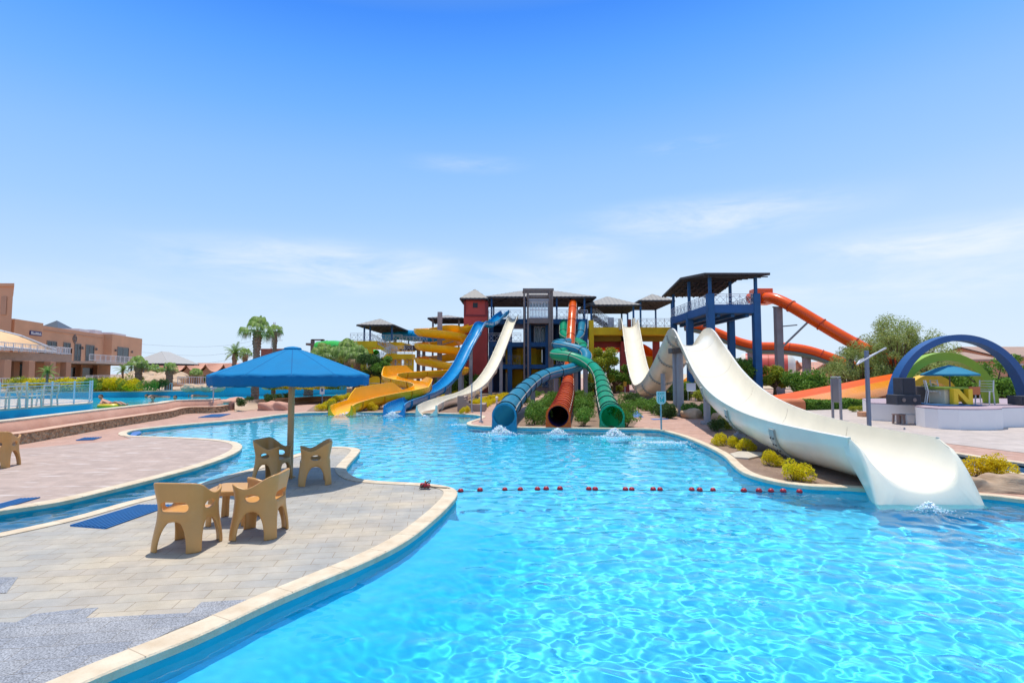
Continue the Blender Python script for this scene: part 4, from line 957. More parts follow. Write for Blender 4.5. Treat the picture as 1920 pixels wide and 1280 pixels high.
def railing(root, pts, h=.95, m=None, pitch=1.0, lattice=True, name='railing', r=.022, pr=.04):
    mb = MB(); pts = [Vector(p) for p in pts]
    for a, b in zip(pts, pts[1:]):
        L = (b - a).length; n = max(1, round(L / pitch)); up = Vector((0, 0, h))
        for k in (1, .12): mb.beam(a + up * k, b + up * k, r * 2, r * 2)
        if lattice: mb.beam(a + up * .82, b + up * .82, r * 1.4, r * 1.4)
        for i in range(n + 1):
            p = a.lerp(b, i / n); mb.beam(p, p + up, pr, pr)
            if i < n and lattice:
                q = a.lerp(b, (i + 1) / n); mid = p.lerp(q, .5)
                for s0, s1 in ((p, mid), (mid, q)):
                    mb.beam(s0 + up * .12, s1 + up * .82, r * 1.3, r * 1.3); mb.beam(s0 + up * .82, s1 + up * .12, r * 1.3, r * 1.3)
            elif i < n:
                q = a.lerp(b, (i + 1) / n)
                for k in range(1, 5): s = p.lerp(q, k / 5); mb.beam(s + up * .12, s + up, r * .8, r * .8)
    return mb.build(name, m or railm, root)
def bx(root, name, m, *b, bevel=.02): return MB().box(*b).build(name, m, root, bevel=bevel)
def stair(root, p0, p1, w, m, n=14, rail=True, name='stair'):
    p0, p1 = Vector(p0), Vector(p1); d = (p1 - p0) / n; hd = Vector((d.x, d.y, 0)); S = hd.cross(Vector((0, 0, 1))).normalized() * w / 2; mb = MB()
    for i in range(n):
        a = p0 + d * i; b = a + hd; z0, z1 = a.z + d.z - .35, max(a.z, a.z + d.z)
        vs = []
        for z in (z0, z1): vs += [(*(a - S).xy, z), (*(b - S).xy, z), (*(b + S).xy, z), (*(a + S).xy, z)]
        mb.add(vs, [(0, 1, 2, 3), (7, 6, 5, 4), (0, 4, 5, 1), (1, 5, 6, 2), (2, 6, 7, 3), (3, 7, 4, 0)])
    o = mb.build(name, m, root)
    if rail:
        for s in (-1, 1): railing(root, [p0 + S * s, p1 + S * s], .9, name='stair_railing')
    return o

# ---- central tower
ct = thing('slide_tower', 'central navy slide tower with long grey roof over three floors and yellow back walls', 'tower', (3, 60, 0))
x0, x1, y0, y1 = X(916, 57), X(1103, 57), 57.0, 63.6
for i, (zt, th) in enumerate([(7.85, .55), (5.35, .5), (2.95, .45)]):
    bx(ct, 'floor_slab', navy, x0, x1, y0, y1, zt - th, zt)
for x in np.linspace(x0 + .25, x1 - .25, 6):
    for y in (y0 + .28, y1 - .3): bx(ct, 'column', navy, x - .24, x + .24, y - .24, y + .24, 0, 7.3)
xw = X(1016, y1 - .1), X(1026, y1 - .1)
for z0_, z1_ in ((0, 2.5), (2.95, 4.85)):
    if z0_ == 0: bx(ct, 'back_wall', yelw, x0 + .2, x1, y1 - .35, y1 - .15, z0_, z1_)
    else:
        mb = MB(); mb.box(x0 + .2, xw[0], y1 - .35, y1 - .15, z0_, z1_).box(xw[1], x1, y1 - .35, y1 - .15, z0_, z1_); mb.box(xw[0], xw[1], y1 - .35, y1 - .15, z0_, z0_ + .35); mb.build('back_wall', yelw, ct)
for k in (975, 1000, 1038): bx(ct, 'yellow_pier', yelw, X(k, 60.5) - .35, X(k, 60.5) + .35, 60.3, 60.7, 2.95, 4.85)
for k in (955, 1003, 1046): bx(ct, 'yellow_pier', yelw, X(k, 60) - .3, X(k, 60) + .3, 59.8, 60.2, 0, 2.5)
bx(ct, 'door_leaf', mat('cream_door', (.58, .50, .36), .6), X(948, 58), X(957, 58), 58, 58.1, 0, 2.1)
bx(ct, 'dark_wall', mat('dark_navy_wall', (.012, .04, .10), .8, var=.2), X(1042, 58.2), x1, 58.2, 58.45, 2.95, 7.3)
bx(ct, 'dark_wall', mat('dark_navy_wall', (.012, .04, .10), .8), X(991, 59), X(1042, 59), 59, 59.2, 5.35, 7.3)
bx(ct, 'dark_wall', mat('dark_navy_wall', (.012, .04, .10), .8), X(916, 60), X(948, 60), 60, 60.2, 0, 7.3)
gd = bx(ct, 'glass_door', glass, X(1002, 58.8), X(1024, 58.8), 58.75, 58.8, 5.4, 7.1, bevel=0)
mb = MB()
for u in (1002, 1013, 1024): x = X(u, 58.72); mb.box(x - .05, x + .05, 58.66, 58.74, 5.35, 7.2)
mb.box(X(1002, 58.7), X(1024, 58.7), 58.66, 58.74, 7.1, 7.2); mb.build('door_frame', railm, gd)
railing(ct, [(x0, y0 + .05, 7.85), (X(977, 57), y0 + .05, 7.85)], .95); railing(ct, [(X(1044, 57), y0 + .05, 7.85), (x1, y0 + .05, 7.85)], .95)
railing(ct, [(x0, y1 - .1, 7.85), (x1, y1 - .1, 7.85)], .95)
railing(ct, [(x0, y0 + .05, 5.35), (X(977, 57), y0 + .05, 5.35)], .95)
railing(ct, [(X(1044, 57), 57.05, 2.95), (x1, 57.05, 2.95)], .95); railing(ct, [(x0, 57.05, 2.95), (X(975, 57), 57.05, 2.95)], .95, m=darks)
hip_roof(ct, X(908, 57), X(1119, 57), 56.9, 64.8, 10.25, 11.45, posts=[(x, y, 7.85) for x in (x0 + .3, X(985, 57), X(1045, 57), x1 - .3) for y in (57.4, 63.8)])
# ground floor clutter: rails and brown ramp
bx(ct, 'ramp_wall', mat('brown_stone_wall', (.26, .17, .14), .9, var=.3, vscale=3), X(985, 56.2), X(1048, 56.2), 56.0, 56.3, 0, .55)
railing(ct, [(X(985, 56.1), 56.1, .55), (X(1048, 56.1), 56.1, .55)], .9, m=steel)
# ---- elevator shaft in front
el = thing('elevator_shaft', 'tall open steel lift frame with a glass cabin before the central tower', 'elevator', (2.7, 55, 0))
xa, xb, ya, yb = X(980.5, 55), X(1039, 55), 55.0, 56.7
mb = MB(); zt = Z(543, 55)
for x in (xa + .15, xb - .15, xa + .55, xb - .42):
    for y in (ya, yb): mb.box(x - .075, x + .075, y - .075, y + .075, 0, zt)
for z in np.arange(.6, zt, 1.1):
    for x in (xa + .35, xb - .28): mb.beam((x - .2, ya, z), (x + .2, ya, z + .0), .04, .04)
mb.box(xa, xb, ya - .13, ya + .11, zt - .12, zt + .12).box(xa, xb, yb - .11, yb + .13, zt - .12, zt + .12)
for x in (xa + .15, xb - .15): mb.box(x - .1, x + .1, ya, yb, zt - .1, zt + .1)
mb.build('shaft_frame', darks, el)
c0, c1 = Z(595, 55), Z(566, 55)
cab = MB().box(xa + .75, xb - .62, ya + .15, yb - .1, c0, c1).build('cabin_glass', glass, el)
mb = MB()
for x in np.linspace(xa + .72, xb - .6, 7): mb.box(x - .03, x + .03, ya + .09, ya + .14, c0, c1 + .02)
for z in (c0, (c0 + c1) / 2, c1): mb.box(xa + .72, xb - .6, ya + .08, ya + .14, z - .04, z + .04)
mb.build('cabin_frame', railm, el)
bx(el, 'cabin_base', darks, xa + .6, xb - .5, ya, yb, Z(606, 55), c0 - .05); bx(el, 'cabin_roof', steel, xa + .6, xb - .5, ya, yb, c1 + .05, c1 + .35)
bx(el, 'motor_beam', darks, xa + .4, xb - .3, ya + .5, yb - .3, zt - .75, zt - .45)
# ---- red stair tower
rt_ = thing('stair_tower', 'maroon square tower with a small dark window and a grey pyramid roof', 'tower', (-3.8, 57, 0))
xa, xb = X(869, 56), X(913.5, 56)
bx(rt_, 'wall', redw, xa, xb, 56, 58.6, 0, Z(559.5, 56), bevel=.04)
mb = MB(); zt = Z(561, 56); zb = Z(590, 56)
for a in ((xa, xa + .22), (xb - .22, xb)): mb.box(a[0], a[1], 55.93, 56.002, zb, zt)
mb.box(xa, xb, 55.93, 55.999, zt - .2, zt).box(xa, xb, 55.93, 55.999, zb - .2, zb); mb.build('wall_band', mat('maroon_trim', (.20, .03, .035), .8), rt_)
w_ = bx(rt_, 'window', darkglass, X(886, 55.9), X(895, 55.9), 55.95, 56.03, Z(577, 56), Z(568, 56), bevel=0)
hip_roof(rt_, X(861.5, 55.4), X(914.5, 55.4), 55.4, 59.2, Z(558.5, 55.4), Z(545, 57.3) + .1)
for x in (X(900, 54.5), X(910, 54.5)): pass
# ---- yellow bridge deck with two roofs
yb_ = thing('slide_tower', 'yellow raised deck right of the central tower, under two grey hipped roofs', 'tower', (11, 60, 0))
xa, xb = X(1105, 57.5), X(1254, 57.5) + .6
bx(yb_, 'floor_slab', yelw, xa, xb, 57.5, 65.5, 6.15, Z(613.5, 57.5))
zd = Z(613.5, 57.5)
bx(yb_, 'column', yelw, xa - .05, xa + .48, 57.2, 57.7, 0, Z(600, 57.2))
bx(yb_, 'lower_beam', mat('shaded_yellow_soffit', (.30, .20, .02), .8), xa + .5, xb, 59, 59.6, 5.55, 6.15)  # shade beneath the slab put into a darker yellow
bx(yb_, 'lower_beam', redw, xa + .4, X(1186, 60), 60, 60.6, Z(651, 60), Z(638, 60))
bx(yb_, 'column', redw, X(1165, 59), X(1180, 59), 59, 59.9, 0, 6.15); bx(yb_, 'column', redw, X(1227, 60), X(1238, 60), 60, 60.7, 0, 6.15); bx(yb_, 'column', yelw, X(1112, 64), X(1122, 64), 64, 64.6, 0, 6.15)
bx(yb_, 'yellow_wall', yelw, X(1165, 61), X(1178, 61), 61, 61.2, 0, Z(669, 61)); bx(yb_, 'yellow_wall', yelw, X(1208, 61), X(1245, 61), 61, 61.2, 2.5, Z(668, 61))
railing(yb_, [(xa + .5, 57.55, zd), (X(1163, 57.5), 57.55, zd)]); railing(yb_, [(X(1198, 57.5), 57.55, zd), (xb, 57.55, zd)]); railing(yb_, [(xa + .5, 65.4, zd), (xb, 65.4, zd)])
bx(yb_, 'gate_box', mat('grey_panel', (.40, .42, .47), .6), X(1141, 57.8), X(1152, 57.8), 57.7, 57.9, zd, zd + 1.1)
for u in (1162, 1188): bx(yb_, 'slide_wing', whi, X(u, 57.3), X(u + 4, 57.3), 57, 57.9, zd - .3, zd + .95, bevel=.05)
bx(yb_, 'slide_gate', mat('maroon_box', (.25, .03, .02), .6), X(1178, 58.4), X(1184, 58.4), 58.2, 58.5, zd, zd + .95)
hip_roof(yb_, X(1096, 58), X(1204.5, 58), 58, 65.6, Z(571, 58), Z(571, 58) + 1.35, posts=[(x, y, zd) for x in (X(1110, 58.4), X(1190, 58.4)) for y in (58.6, 64.9)])
hip_roof(yb_, X(1200, 61), X(1268, 61), 61, 69.5, Z(562.5, 61), Z(562.5, 61) + 1.0, posts=[(x, y, zd) for x in (X(1203, 61.5), X(1262, 61.5)) for y in (61.6, 68.5)])
stair(yb_, (X(1112, 60), 60, zd + 1.6), (X(1150, 60), 60, zd), 1.2, darks, n=9)
# ---- blue tower on the right
bt = thing('slide_tower', 'big blue platform tower on tall legs with a dark sloping roof', 'tower', (19, 50, 0))
xa, xb, y0, y1 = X(1331, 45.6), X(1430, 45.6), 45.6, 56.5
zd = Z(570.5, 45.6)
bx(bt, 'floor_slab', navy, xa, xb, y0, y1, zd - .78, zd)
bt_b = mat('bright_navy_fascia', (.018, .105, .30), .7, var=.12, vscale=.8)
bx(bt, 'fascia', bt_b, xa + .5, xb - .5, y0 - .04, y0 - .003, zd - .72, zd - .02); bx(bt, 'fascia', bt_b, xa - .04, xa - .003, y0 + .5, y1, zd - .72, zd - .02)
for (x, y) in [(xa + .23, y0 + .2), (xb - .32, y0 + .2), (xa + .23, 51.2), (xb - .3, 51.2), (xa + .23, y1 - .3), (xb - .3, y1 - .3)]:
    bx(bt, 'column', navy, x - .29, x + .29, y - .29, y + .29, 0, zd + (.95 if y < 46 else 0), bevel=.03)
bx(bt, 'lower_beam', navy, xa, xb, 51, 51.5, Z(671, 51), Z(659, 51)); bx(bt, 'lower_beam', navy, xa - .02, xa + .43, 46, y1, Z(668, 50) - .2, Z(659, 50) - .1)
for x in np.linspace(xa + 1, xb - 1, 3): bx(bt, 'soffit_beam', navy, x - .15, x + .15, y0 + .4, y1 - .2, zd - 1.05, zd - .785)
railing(bt, [(xa + .5, y0 + .1, zd), (xb - .6, y0 + .1, zd)], .9); railing(bt, [(xa + .1, y0 + .5, zd), (xa + .1, y1, zd)], .9); railing(bt, [(xb - .1, y0 + .5, zd), (xb - .1, 53, zd)], .9)
zr = 10.42
xr0, xr1, yr0, yr1 = X(1325, 44.5), X(1449, 44.5), 44.5, 57.2
mb = MB(); n_ = 44; top = []
rows = [[(xr0 + (xr1 - xr0) * i / n_, yr0, zr + .05 * (i % 2)) for i in range(n_ + 1)], [(xr0 + (xr1 - xr0) * i / n_, (yr0 + yr1) / 2, zr + .75 + .05 * (i % 2)) for i in range(n_ + 1)], [(xr0 + (xr1 - xr0) * i / n_, yr1, zr - .1 + .05 * (i % 2)) for i in range(n_ + 1)]]
mb.grid(rows); rf = mb.build('roof', mat('dark_grey_sheet_roof', (.16, .15, .145), .6), bt)
mb = MB().grid([[(p[0], p[1], p[2] - .10) for p in r] for r in rows])
for i in range(9):
    x = xr0 + (xr1 - xr0) * (i + .5) / 9; mb.beam((x, yr0, zr - .12), (x, (yr0 + yr1) / 2, zr + .60), .07, .12); mb.beam((x, (yr0 + yr1) / 2, zr + .60), (x, yr1, zr - .22), .07, .12)
for k in range(10):
    y = yr0 + (yr1 - yr0) * (k + .3) / 10; zz = zr + .68 - abs(y - (yr0 + yr1) / 2) / ((yr1 - yr0) / 2) * .8; mb.beam((xr0, y, zz - .16), (xr1, y, zz - .16), .06, .08)
for x in (xr0, xr1): mb.beam((x, yr0, zr - .06), (x, (yr0 + yr1) / 2, zr + .68), .05, .2); mb.beam((x, (yr0 + yr1) / 2, zr + .68), (x, yr1, zr - .16), .05, .2)
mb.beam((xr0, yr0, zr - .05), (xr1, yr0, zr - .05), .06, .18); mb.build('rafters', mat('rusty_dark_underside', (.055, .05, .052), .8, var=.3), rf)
for (x, y) in [(xa + .23, y0 + .2), (xb - .32, y0 + .2), (xa + .23, 51.2), (xb - .3, 51.2), (xa + .23, y1 - .3), (xb - .3, y1 - .3)]:
    bx(bt, 'roof_post', navy, x - .12, x + .12, y - .12, y + .12, zd, zr + .45 - abs(y - 50.8) * .07)
# ---- yellow tower on the left
lt = thing('slide_tower', 'yellow platform tower left of the spiral slide, with outdoor stairs under a grey roof', 'tower', (-17, 66, 0))
xa, xb = X(655, 66), X(745, 66); zd = Z(639, 66)
bx(lt, 'floor_slab', yelw, xa, X(706, 66), 66, 71, zd - .85, zd); bx(lt, 'floor_slab', yelw, X(706, 68.5), xb, 68.5, 78, zd - .85, zd)
hip_roof(lt, X(667, 65), X(738, 65), 65, 78, Z(608.5, 65), Z(608.5, 65) + .95, posts=[(x, y, zd) for x in (X(681, 66), X(692, 66), X(733, 66)) for y in (66.2, 77)])
railing(lt, [(xa, 66.1, zd), (X(697, 66), 66.1, zd)]); railing(lt, [(X(706, 68.6), 68.6, zd), (xb, 68.6, zd)])
stair(lt, (X(697, 66.8), 66.8, zd), (X(742, 66.8), 66.8, Z(664, 66.8)), 1.3, yelw); zl = Z(664, 66.8)
bx(lt, 'landing', yelw, X(724, 66), X(773, 66), 65.6, 68, zl - .65, zl); railing(lt, [(X(728, 65.6), 65.65, zl), (X(773, 65.6), 65.65, zl)], .95)
stair(lt, (X(728, 64.5), 64.9, zl), (X(690, 64.5), 64.9, zl - 2.0), 1.3, yelw)
for u in (682, 694, 722, 735, 748, 762, 771): bx(lt, 'column', yelw, X(u, 66.3) - .28, X(u, 66.3) + .28, 66.05, 66.6, 0, zd - .85 if u < 700 else zl - .65)
railing(lt, [(X(725, 66), 66.0, Z(685, 66)), (X(771, 66), 66.0, Z(685, 66))], .9, m=railm)
bx(lt, 'yellow_wall', yelw, X(674, 60), X(716, 60), 60, 60.3, 0, Z(700, 60)); bx(lt, 'yellow_wall', yelw, X(674, 60), X(686, 60), 59.99, 60.31, 0, Z(690, 60))
bd_ = bx(lt, 'bridge', mat('dark_brown_bridge', (.07, .045, .04), .8), X(748, 70), X(800, 70), 70, 72, Z(656, 70), Z(647, 70)); railing(lt, [(X(748, 70), 70.05, Z(647, 70)), (X(800, 70), 70.05, Z(647, 70))], 1.1)
bx(lt, 'column', darks, X(780, 70), X(786, 70), 70.3, 70.8, 0, Z(656, 70))
sr = thing('shade_roof', 'small dark roof on posts behind the top of the yellow spiral slide', 'shelter', (X(835, 62), 64, 0))
hip_roof(sr, X(801, 61), X(868, 61), 61, 67, Z(595.5, 61), Z(595.5, 61) + .5)
for u in (811, 860): 
    for y in (61.5, 66.5): bx(sr, 'post', darks, X(u, y) - .1, X(u, y) + .1, y - .1, y + .1, 0, Z(595.5, 61))
bx(sr, 'floor_slab', redw, X(805, 61), X(866, 61), 61.5, 66, Z(625, 61), Z(619, 61))
mid = thing('service_wall', 'low maroon wall with yellow piers behind the spiral slide', 'wall', (-9, 58, 0))
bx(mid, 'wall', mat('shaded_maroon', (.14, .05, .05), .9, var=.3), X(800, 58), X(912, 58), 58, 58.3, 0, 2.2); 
for u in (838, 850, 880): bx(mid, 'pier', concr, X(u, 57.6) - .2, X(u, 57.6) + .2, 57.4, 57.8, 0, 2.6)
railing(mid, [(X(640, 50), 50, 0), (X(705, 50), 50, 0), (X(790, 50), 50, 0)], 1.1, pitch=1.6)
# ---- low houses
clay = mat('terracotta_render', (.60, .32, .19), .9, var=.10, vscale=.25, bump=.1)
clayd = mat('brown_render', (.48, .27, .175), .9, var=.10, vscale=.3)
pinkroof = mat('pink_tile_roof', (.56, .28, .19), .8, var=.14, vscale=.8, stretch=(1, 1, 6))
def gable_house(name, label, u0, u1, Y, ve, vp, dep, roofmat=None, grp=None, win=2, over=.4, along=True, vb=None):
    x0, x1 = X(u0, Y), X(u1, Y); ze, zp = Z(ve, Y), Z(vp, Y); t = thing(name, label, 'house', ((x0 + x1) / 2, Y, 0), grp)
    mb = MB().box(x0, x1, Y, Y + dep, 0, ze)
    if not along: mb.prism_y([(x0, ze), (x1, ze), ((x0 + x1) / 2, zp)], Y, Y + dep)
    mb.build('wall', clay, t)
    r = MB()
    if along:                                               # ridge parallel to the picture
        for (ya, yb, za, zb) in ((Y - over, Y + dep / 2, ze - .1, zp), (Y + dep / 2, Y + dep + over, zp, ze - .1)):
            r.add([(x0 - over, ya, za), (x1 + over, ya, za), (x1 + over, yb, zb), (x0 - over, yb, zb)], [(0, 1, 2, 3)]); r.add([(x0 - over, ya, za - .12), (x1 + over, ya, za - .12), (x1 + over, yb, zb - .12), (x0 - over, yb, zb - .12)], [(3, 2, 1, 0)])
        mb = MB(); [mb.prism_x([(Y + .01, ze), (Y + dep - .01, ze), (Y + dep / 2, zp - .15)], xx, xx + .1) for xx in (x0, x1 - .1)]; g_ = mb.add([], []); MB().prism_x([(Y + .01, ze - .01), (Y + dep - .01, ze - .01), (Y + dep / 2, zp - .15)], x0 + .01, x1 - .01).build('gable_wall', clay, t)
        r.box(x0 - over, x1 + over, Y - over - .02, Y - over + .03, ze - .24, ze - .08)
    else:
        xm = (x0 + x1) / 2
        for (xa_, za, xb_, zb) in ((x0 - over, ze - .2, xm, zp + .05), (xm, zp + .05, x1 + over, ze - .2)):
            r.add([(xa_, Y - over, za), (xb_, Y - over, zb), (xb_, Y + dep, zb), (xa_, Y + dep, za)], [(0, 1, 2, 3)]); r.add([(xa_, Y - over, za - .15), (xb_, Y - over, zb - .15), (xb_, Y + dep, zb - .15), (xa_, Y + dep, za - .15)], [(0, 1, 2, 3)])
            r.add([(xa_, Y - over - .01, za - .17), (xb_, Y - over - .01, zb - .17), (xb_, Y - over - .01, zb + .02), (xa_, Y - over - .01, za + .02)], [(0, 1, 2, 3)])
    r.build('roof', roofmat or pinkroof, t)
    for k in range(win):
        xx = x0 + (x1 - x0) * (k + .5) / win; wv = MB().box(xx - .7, xx + .7, Y - .05, Y - .004, ze * .35, ze * .75).build('window', darkglass, t)
        MB().box(xx - .8, xx + .8, Y - .08, Y - .052, ze * .75, ze * .75 + .1).box(xx - .04, xx + .04, Y - .08, Y - .052, ze * .35, ze * .75).build('window_frame', railm, wv)
    return t
gable_house('villa', 'pink roofed villa with white balcony rails behind the orange slides', 1512, 1585, 78, 702, 678, 9, grp=None, win=4, along=False)
gable_house('villa', 'gabled terracotta villa just right of the tall grey slide column', 1478, 1508, 82, 700, 676, 9, win=1, along=False)
gable_house('villa', 'distant pale sand coloured villa between the two terracotta gables', 1500, 1524, 96, 700, 684, 8, mat('sand_tiles', (.55, .42, .30), .8, var=.1), win=1)
hb = thing('balcony', 'white balcony railing on posts in front of the pink roofed villa', 'balcony', (43, 76, 0)); railing(hb, [(X(1520, 76.5), 76.5, 2.2), (X(1580, 76.5), 76.5, 2.2)], 1.2, pitch=2.0, lattice=False)
bx(hb, 'balcony_slab', clay, X(1518, 76), X(1582, 76), 76.2, 77.9, 1.9, 2.2)
for u in (1520, 1550, 1580): bx(hb, 'post', clay, X(u, 76.5) - .12, X(u, 76.5) + .12, 76.3, 76.6, 0, 1.9)
gable_house('villa', 'brown tile roofed villa behind the blue arch, lower of the two', 1812, 1868, 46, 672, 657, 7, mat('brown_tile_roof', (.38, .25, .19), .8, var=.14, vscale=1, stretch=(1, 1, 6)), win=1)
gable_house('villa', 'brown tile roofed villa at the right edge of the photo, behind the arches', 1874, 1990, 52, 666, 646, 8, mat('brown_tile_roof', (.38, .25, .19), .8), win=2)
# scalloped tents / villas on the left
def scallop(label, us, Y, vpk, vlow, vbase, grp, m=pinkroof):
    t = thing('peaked_villa_row', label, 'house', (X(us[0], Y), Y, 0), grp)
    z_p, z_l = Z(vpk, Y), Z(vlow, Y); n = 12; rows = [[], [], [], []]
    for i in range(len(us) - 1):
        for k in range(n + (i == len(us) - 2)):
            s = k / n; u = us[i] + (us[i + 1] - us[i]) * s; c = (1 - math.sin(math.pi * s) ** .8); x = X(u, Y)
            rows[0].append((x, Y - .6, z_l + (z_p - z_l) * c - 0)); rows[1].append((x, Y + 3.5, z_p + .25)); rows[2].append((x, Y + 7, z_l))
    rows = rows[:3]
    MB().grid(rows).build('roof', m, t)
    poly = [(p[0], p[2] - .25) for p in rows[0]]; poly = [(poly[0][0], 0)] + poly + [(poly[-1][0], 0)]
    MB().prism_y(poly[::-1], Y, Y + 6).build('wall', clayd, t); return t
scallop('row of villas with scalloped pink roofs between the palms at the far left', [300, 318, 352, 388, 422, 452], 92, 682.5, 697, 705, None)
gp = thing('pavilion', 'grey hipped pavilion roof on posts right of the terracotta hotel', 'shelter', (X(275, 80), 80, 0))
hip_roof(gp, X(238, 80), X(314, 80), 80, 88, Z(681, 80), Z(681, 80) + 1.9, m=mat('pale_grey_roof', (.42, .40, .38), .7), posts=[(X(u, 80.5), 80.5, 0) for u in (246, 268, 290, 308)])
bx(gp, 'back_wall', clay, X(250, 86), X(312, 86), 86, 86.2, 0, Z(690, 86))
rk = thing('red_building', 'flat red brown building behind the tallest palm', 'building', (X(500, 95), 95, 0)); bx(rk, 'wall', mat('red_brown_render', (.27, .09, .07), .9, var=.15), X(488, 95), X(532, 95), 95, 102, 0, Z(654.5, 95)); bx(rk, 'parapet', mat('red_brown_render', (.27, .09, .07), .9), X(487, 95), X(533, 95), 94.9, 102.1, Z(656, 95), Z(653.5, 95))
fr = thing('slide_platform', 'small brown frame platform above the bright green slide', 'platform', (X(592, 88), 88, 0))
mb = MB(); mb.box(X(572, 88), X(614, 88), 88, 92, Z(647, 88), Z(643, 88))
for u in (583, 602): mb.box(X(u, 88) - .25, X(u, 88) + .25, 88.2, 88.7, 0, Z(636, 88))
mb.box(X(582, 88), X(604, 88), 88.2, 88.7, Z(638, 88), Z(635.5, 88)); mb.build('frame', mat('brown_frame', (.16, .11, .10), .8), fr)

# ---- hotel at the far left: long two-storey wing running away from the camera
ho = thing('hotel_building', 'long terracotta two storey hotel wing with a white railed balcony at the far left', 'building', (-68, 80, 0))
A0 = Vector((X(13, 68), 68, 0)); A1 = Vector((X(251, 106), 106, 0)); ax = (A1 - A0).normalized(); nrm = Vector((ax.y, -ax.x, 0))
def hp(t, out, z): p = A0 + ax * t + nrm * out; return Vector((p.x, p.y, z))
LH = (A1 - A0).length
def u2t(u):                                                # distance along the facade where picture column u meets it
    k = (u - 960) / 1000 * (1 / 1.0); # x = k*y
    return (k * A0.y - A0.x) / (ax.x - k * ax.y)
def hbox(t0, t1, o0, o1, z0, z1):
    vs = [hp(t, o, z) for z in (z0, z1) for t, o in ((t0, o0), (t0, o1), (t1, o1), (t1, o0))]
    return vs
def hb_(mb, *a): return mb.add(hbox(*a), [(0, 3, 2, 1), (4, 5, 6, 7), (0, 1, 5, 4), (1, 2, 6, 5), (2, 3, 7, 6), (3, 0, 4, 7)])
hb_(MB(), 0, u2t(70), -14, .5, 3.9, 9.0).build('upper_wall', clay, ho)
hb_(MB(), u2t(70), u2t(196), -14, .0, 3.9, 8.75).build('upper_wall', clay, ho)
hb_(MB(), u2t(194), LH, -14, 1.2, 3.9, 8.9).build('upper_wall', clay, ho)
hb_(MB(), -3, LH, -14, -4.0, .6, 3.9).build('ground_floor_wall', clayd, ho)
hb_(MB(), u2t(70), u2t(190), .0, .12, 8.1, 8.35).build('cornice', mat('pale_terracotta', (.50, .28, .18), .9), ho)
hb_(MB(), u2t(120), LH + 2, -4, 4.2, 3.55, 3.9).build('balcony_slab', mat('pale_balcony', (.55, .46, .40), .8), ho)
for (ua, ub, zt) in [(87, 104, 6.6), (118, 130, 6.6), (139, 150, 6.6), (160, 175, 6.6), (205, 226, 6.7)]:
    t0, t1 = u2t(ua), u2t(ub); o = 1.2 if ua > 194 else 0
    w_ = hb_(MB(), t0, t1, o - .3, o + .03, 3.95, zt).build('window', darkglass, ho)
    mb = MB(); hb_(mb, t0 - .12, t0 - .003, o - .3, o + .08, 3.92, zt + .12); hb_(mb, t1 + .003, t1 + .12, o - .3, o + .08, 3.92, zt + .12); hb_(mb, t0, t1, o - .3, o + .08, zt + .003, zt + .12); hb_(mb, (t0 + t1) / 2 - .05, (t0 + t1) / 2 + .05, o + .032, o + .06, 3.95, zt); mb.build('window_frame', darks, w_)
for (ua, ub) in [(133, 156), (163, 192), (199, 222)]:
    hb_(MB(), u2t(ua), u2t(ub), -4, -3.9, 1.0, 3.0).build('shopfront', darkglass, ho)
for u in (138, 160, 196, 224): hb_(MB(), u2t(u) - .3, u2t(u) + .3, -4, -3.3, .6, 3.55).build('pier', clay, ho)
for u in (180, 212): 
    p = hp(u2t(u) , 4.0, 0); MB().box(p.x - .15, p.x + .15, p.y - .15, p.y + .15, .6, 3.55).build('balcony_post', railm, ho)
railing(ho, [hp(u2t(120) - 2, 4.1, 3.9), hp(LH + 2, 4.1, 3.9)], 1.0, pitch=1.8, lattice=False, name='balcony_railing', r=.04, pr=.09)
railing(ho, [hp(u2t(120) - 6, 5.5, .7), hp(LH - 1, 5.5, .7)], 1.0, pitch=1.8, lattice=False, name='terrace_railing', r=.04, pr=.09)
hb_(MB(), -8, LH + 1, 5.3, 6.2, 0, .75).build('terrace_wall', clayd, ho)
for u in (152, 178, 200, 232):                             # wall lamps
    t0 = u2t(u); hb_(MB(), t0 - .12, t0 + .12, .02 if u < 194 else 1.22, .3 if u < 194 else 1.5, 5.9, 6.3).build('wall_lamp', darks, ho)
pp_ = hp(u2t(138), .06, 7.4); mb = MB()
for a in range(12):
    c, s = math.cos(a * math.pi / 6), math.sin(a * math.pi / 6); c2, s2 = math.cos((a + 1) * math.pi / 6), math.sin((a + 1) * math.pi / 6)
    mb.beam(pp_ + ax * c * .55 + Vector((0, 0, s * .55)), pp_ + ax * c2 * .55 + Vector((0, 0, s2 * .55)), .1, .1)
mb.beam(pp_ + Vector((0, 0, -.7)), pp_ + Vector((0, 0, .85)), .14, .14); mb.beam(pp_ - ax * .6, pp_ + ax * .6, .1, .1); mb.build('wall_emblem', darks, ho)
sg = hb_(MB(), u2t(44), u2t(66) , .5, .62, 7.15, 7.75).build('name_board', mat('dark_blue_board', (.05, .05, .16), .6), ho)
mb = MB(); r_ = random.Random(2)
for k in range(9):
    t0 = u2t(45.5) + (u2t(64.5) - u2t(45.5)) * k / 9; hb_(mb, t0, t0 + .16, .62, .64, 7.28, 7.45 + .2 * r_.random()); hb_(mb, t0, t0 + .36, .62, .64, 7.30, 7.36)
sub(mb.build('pale_strokes', railm), sg)
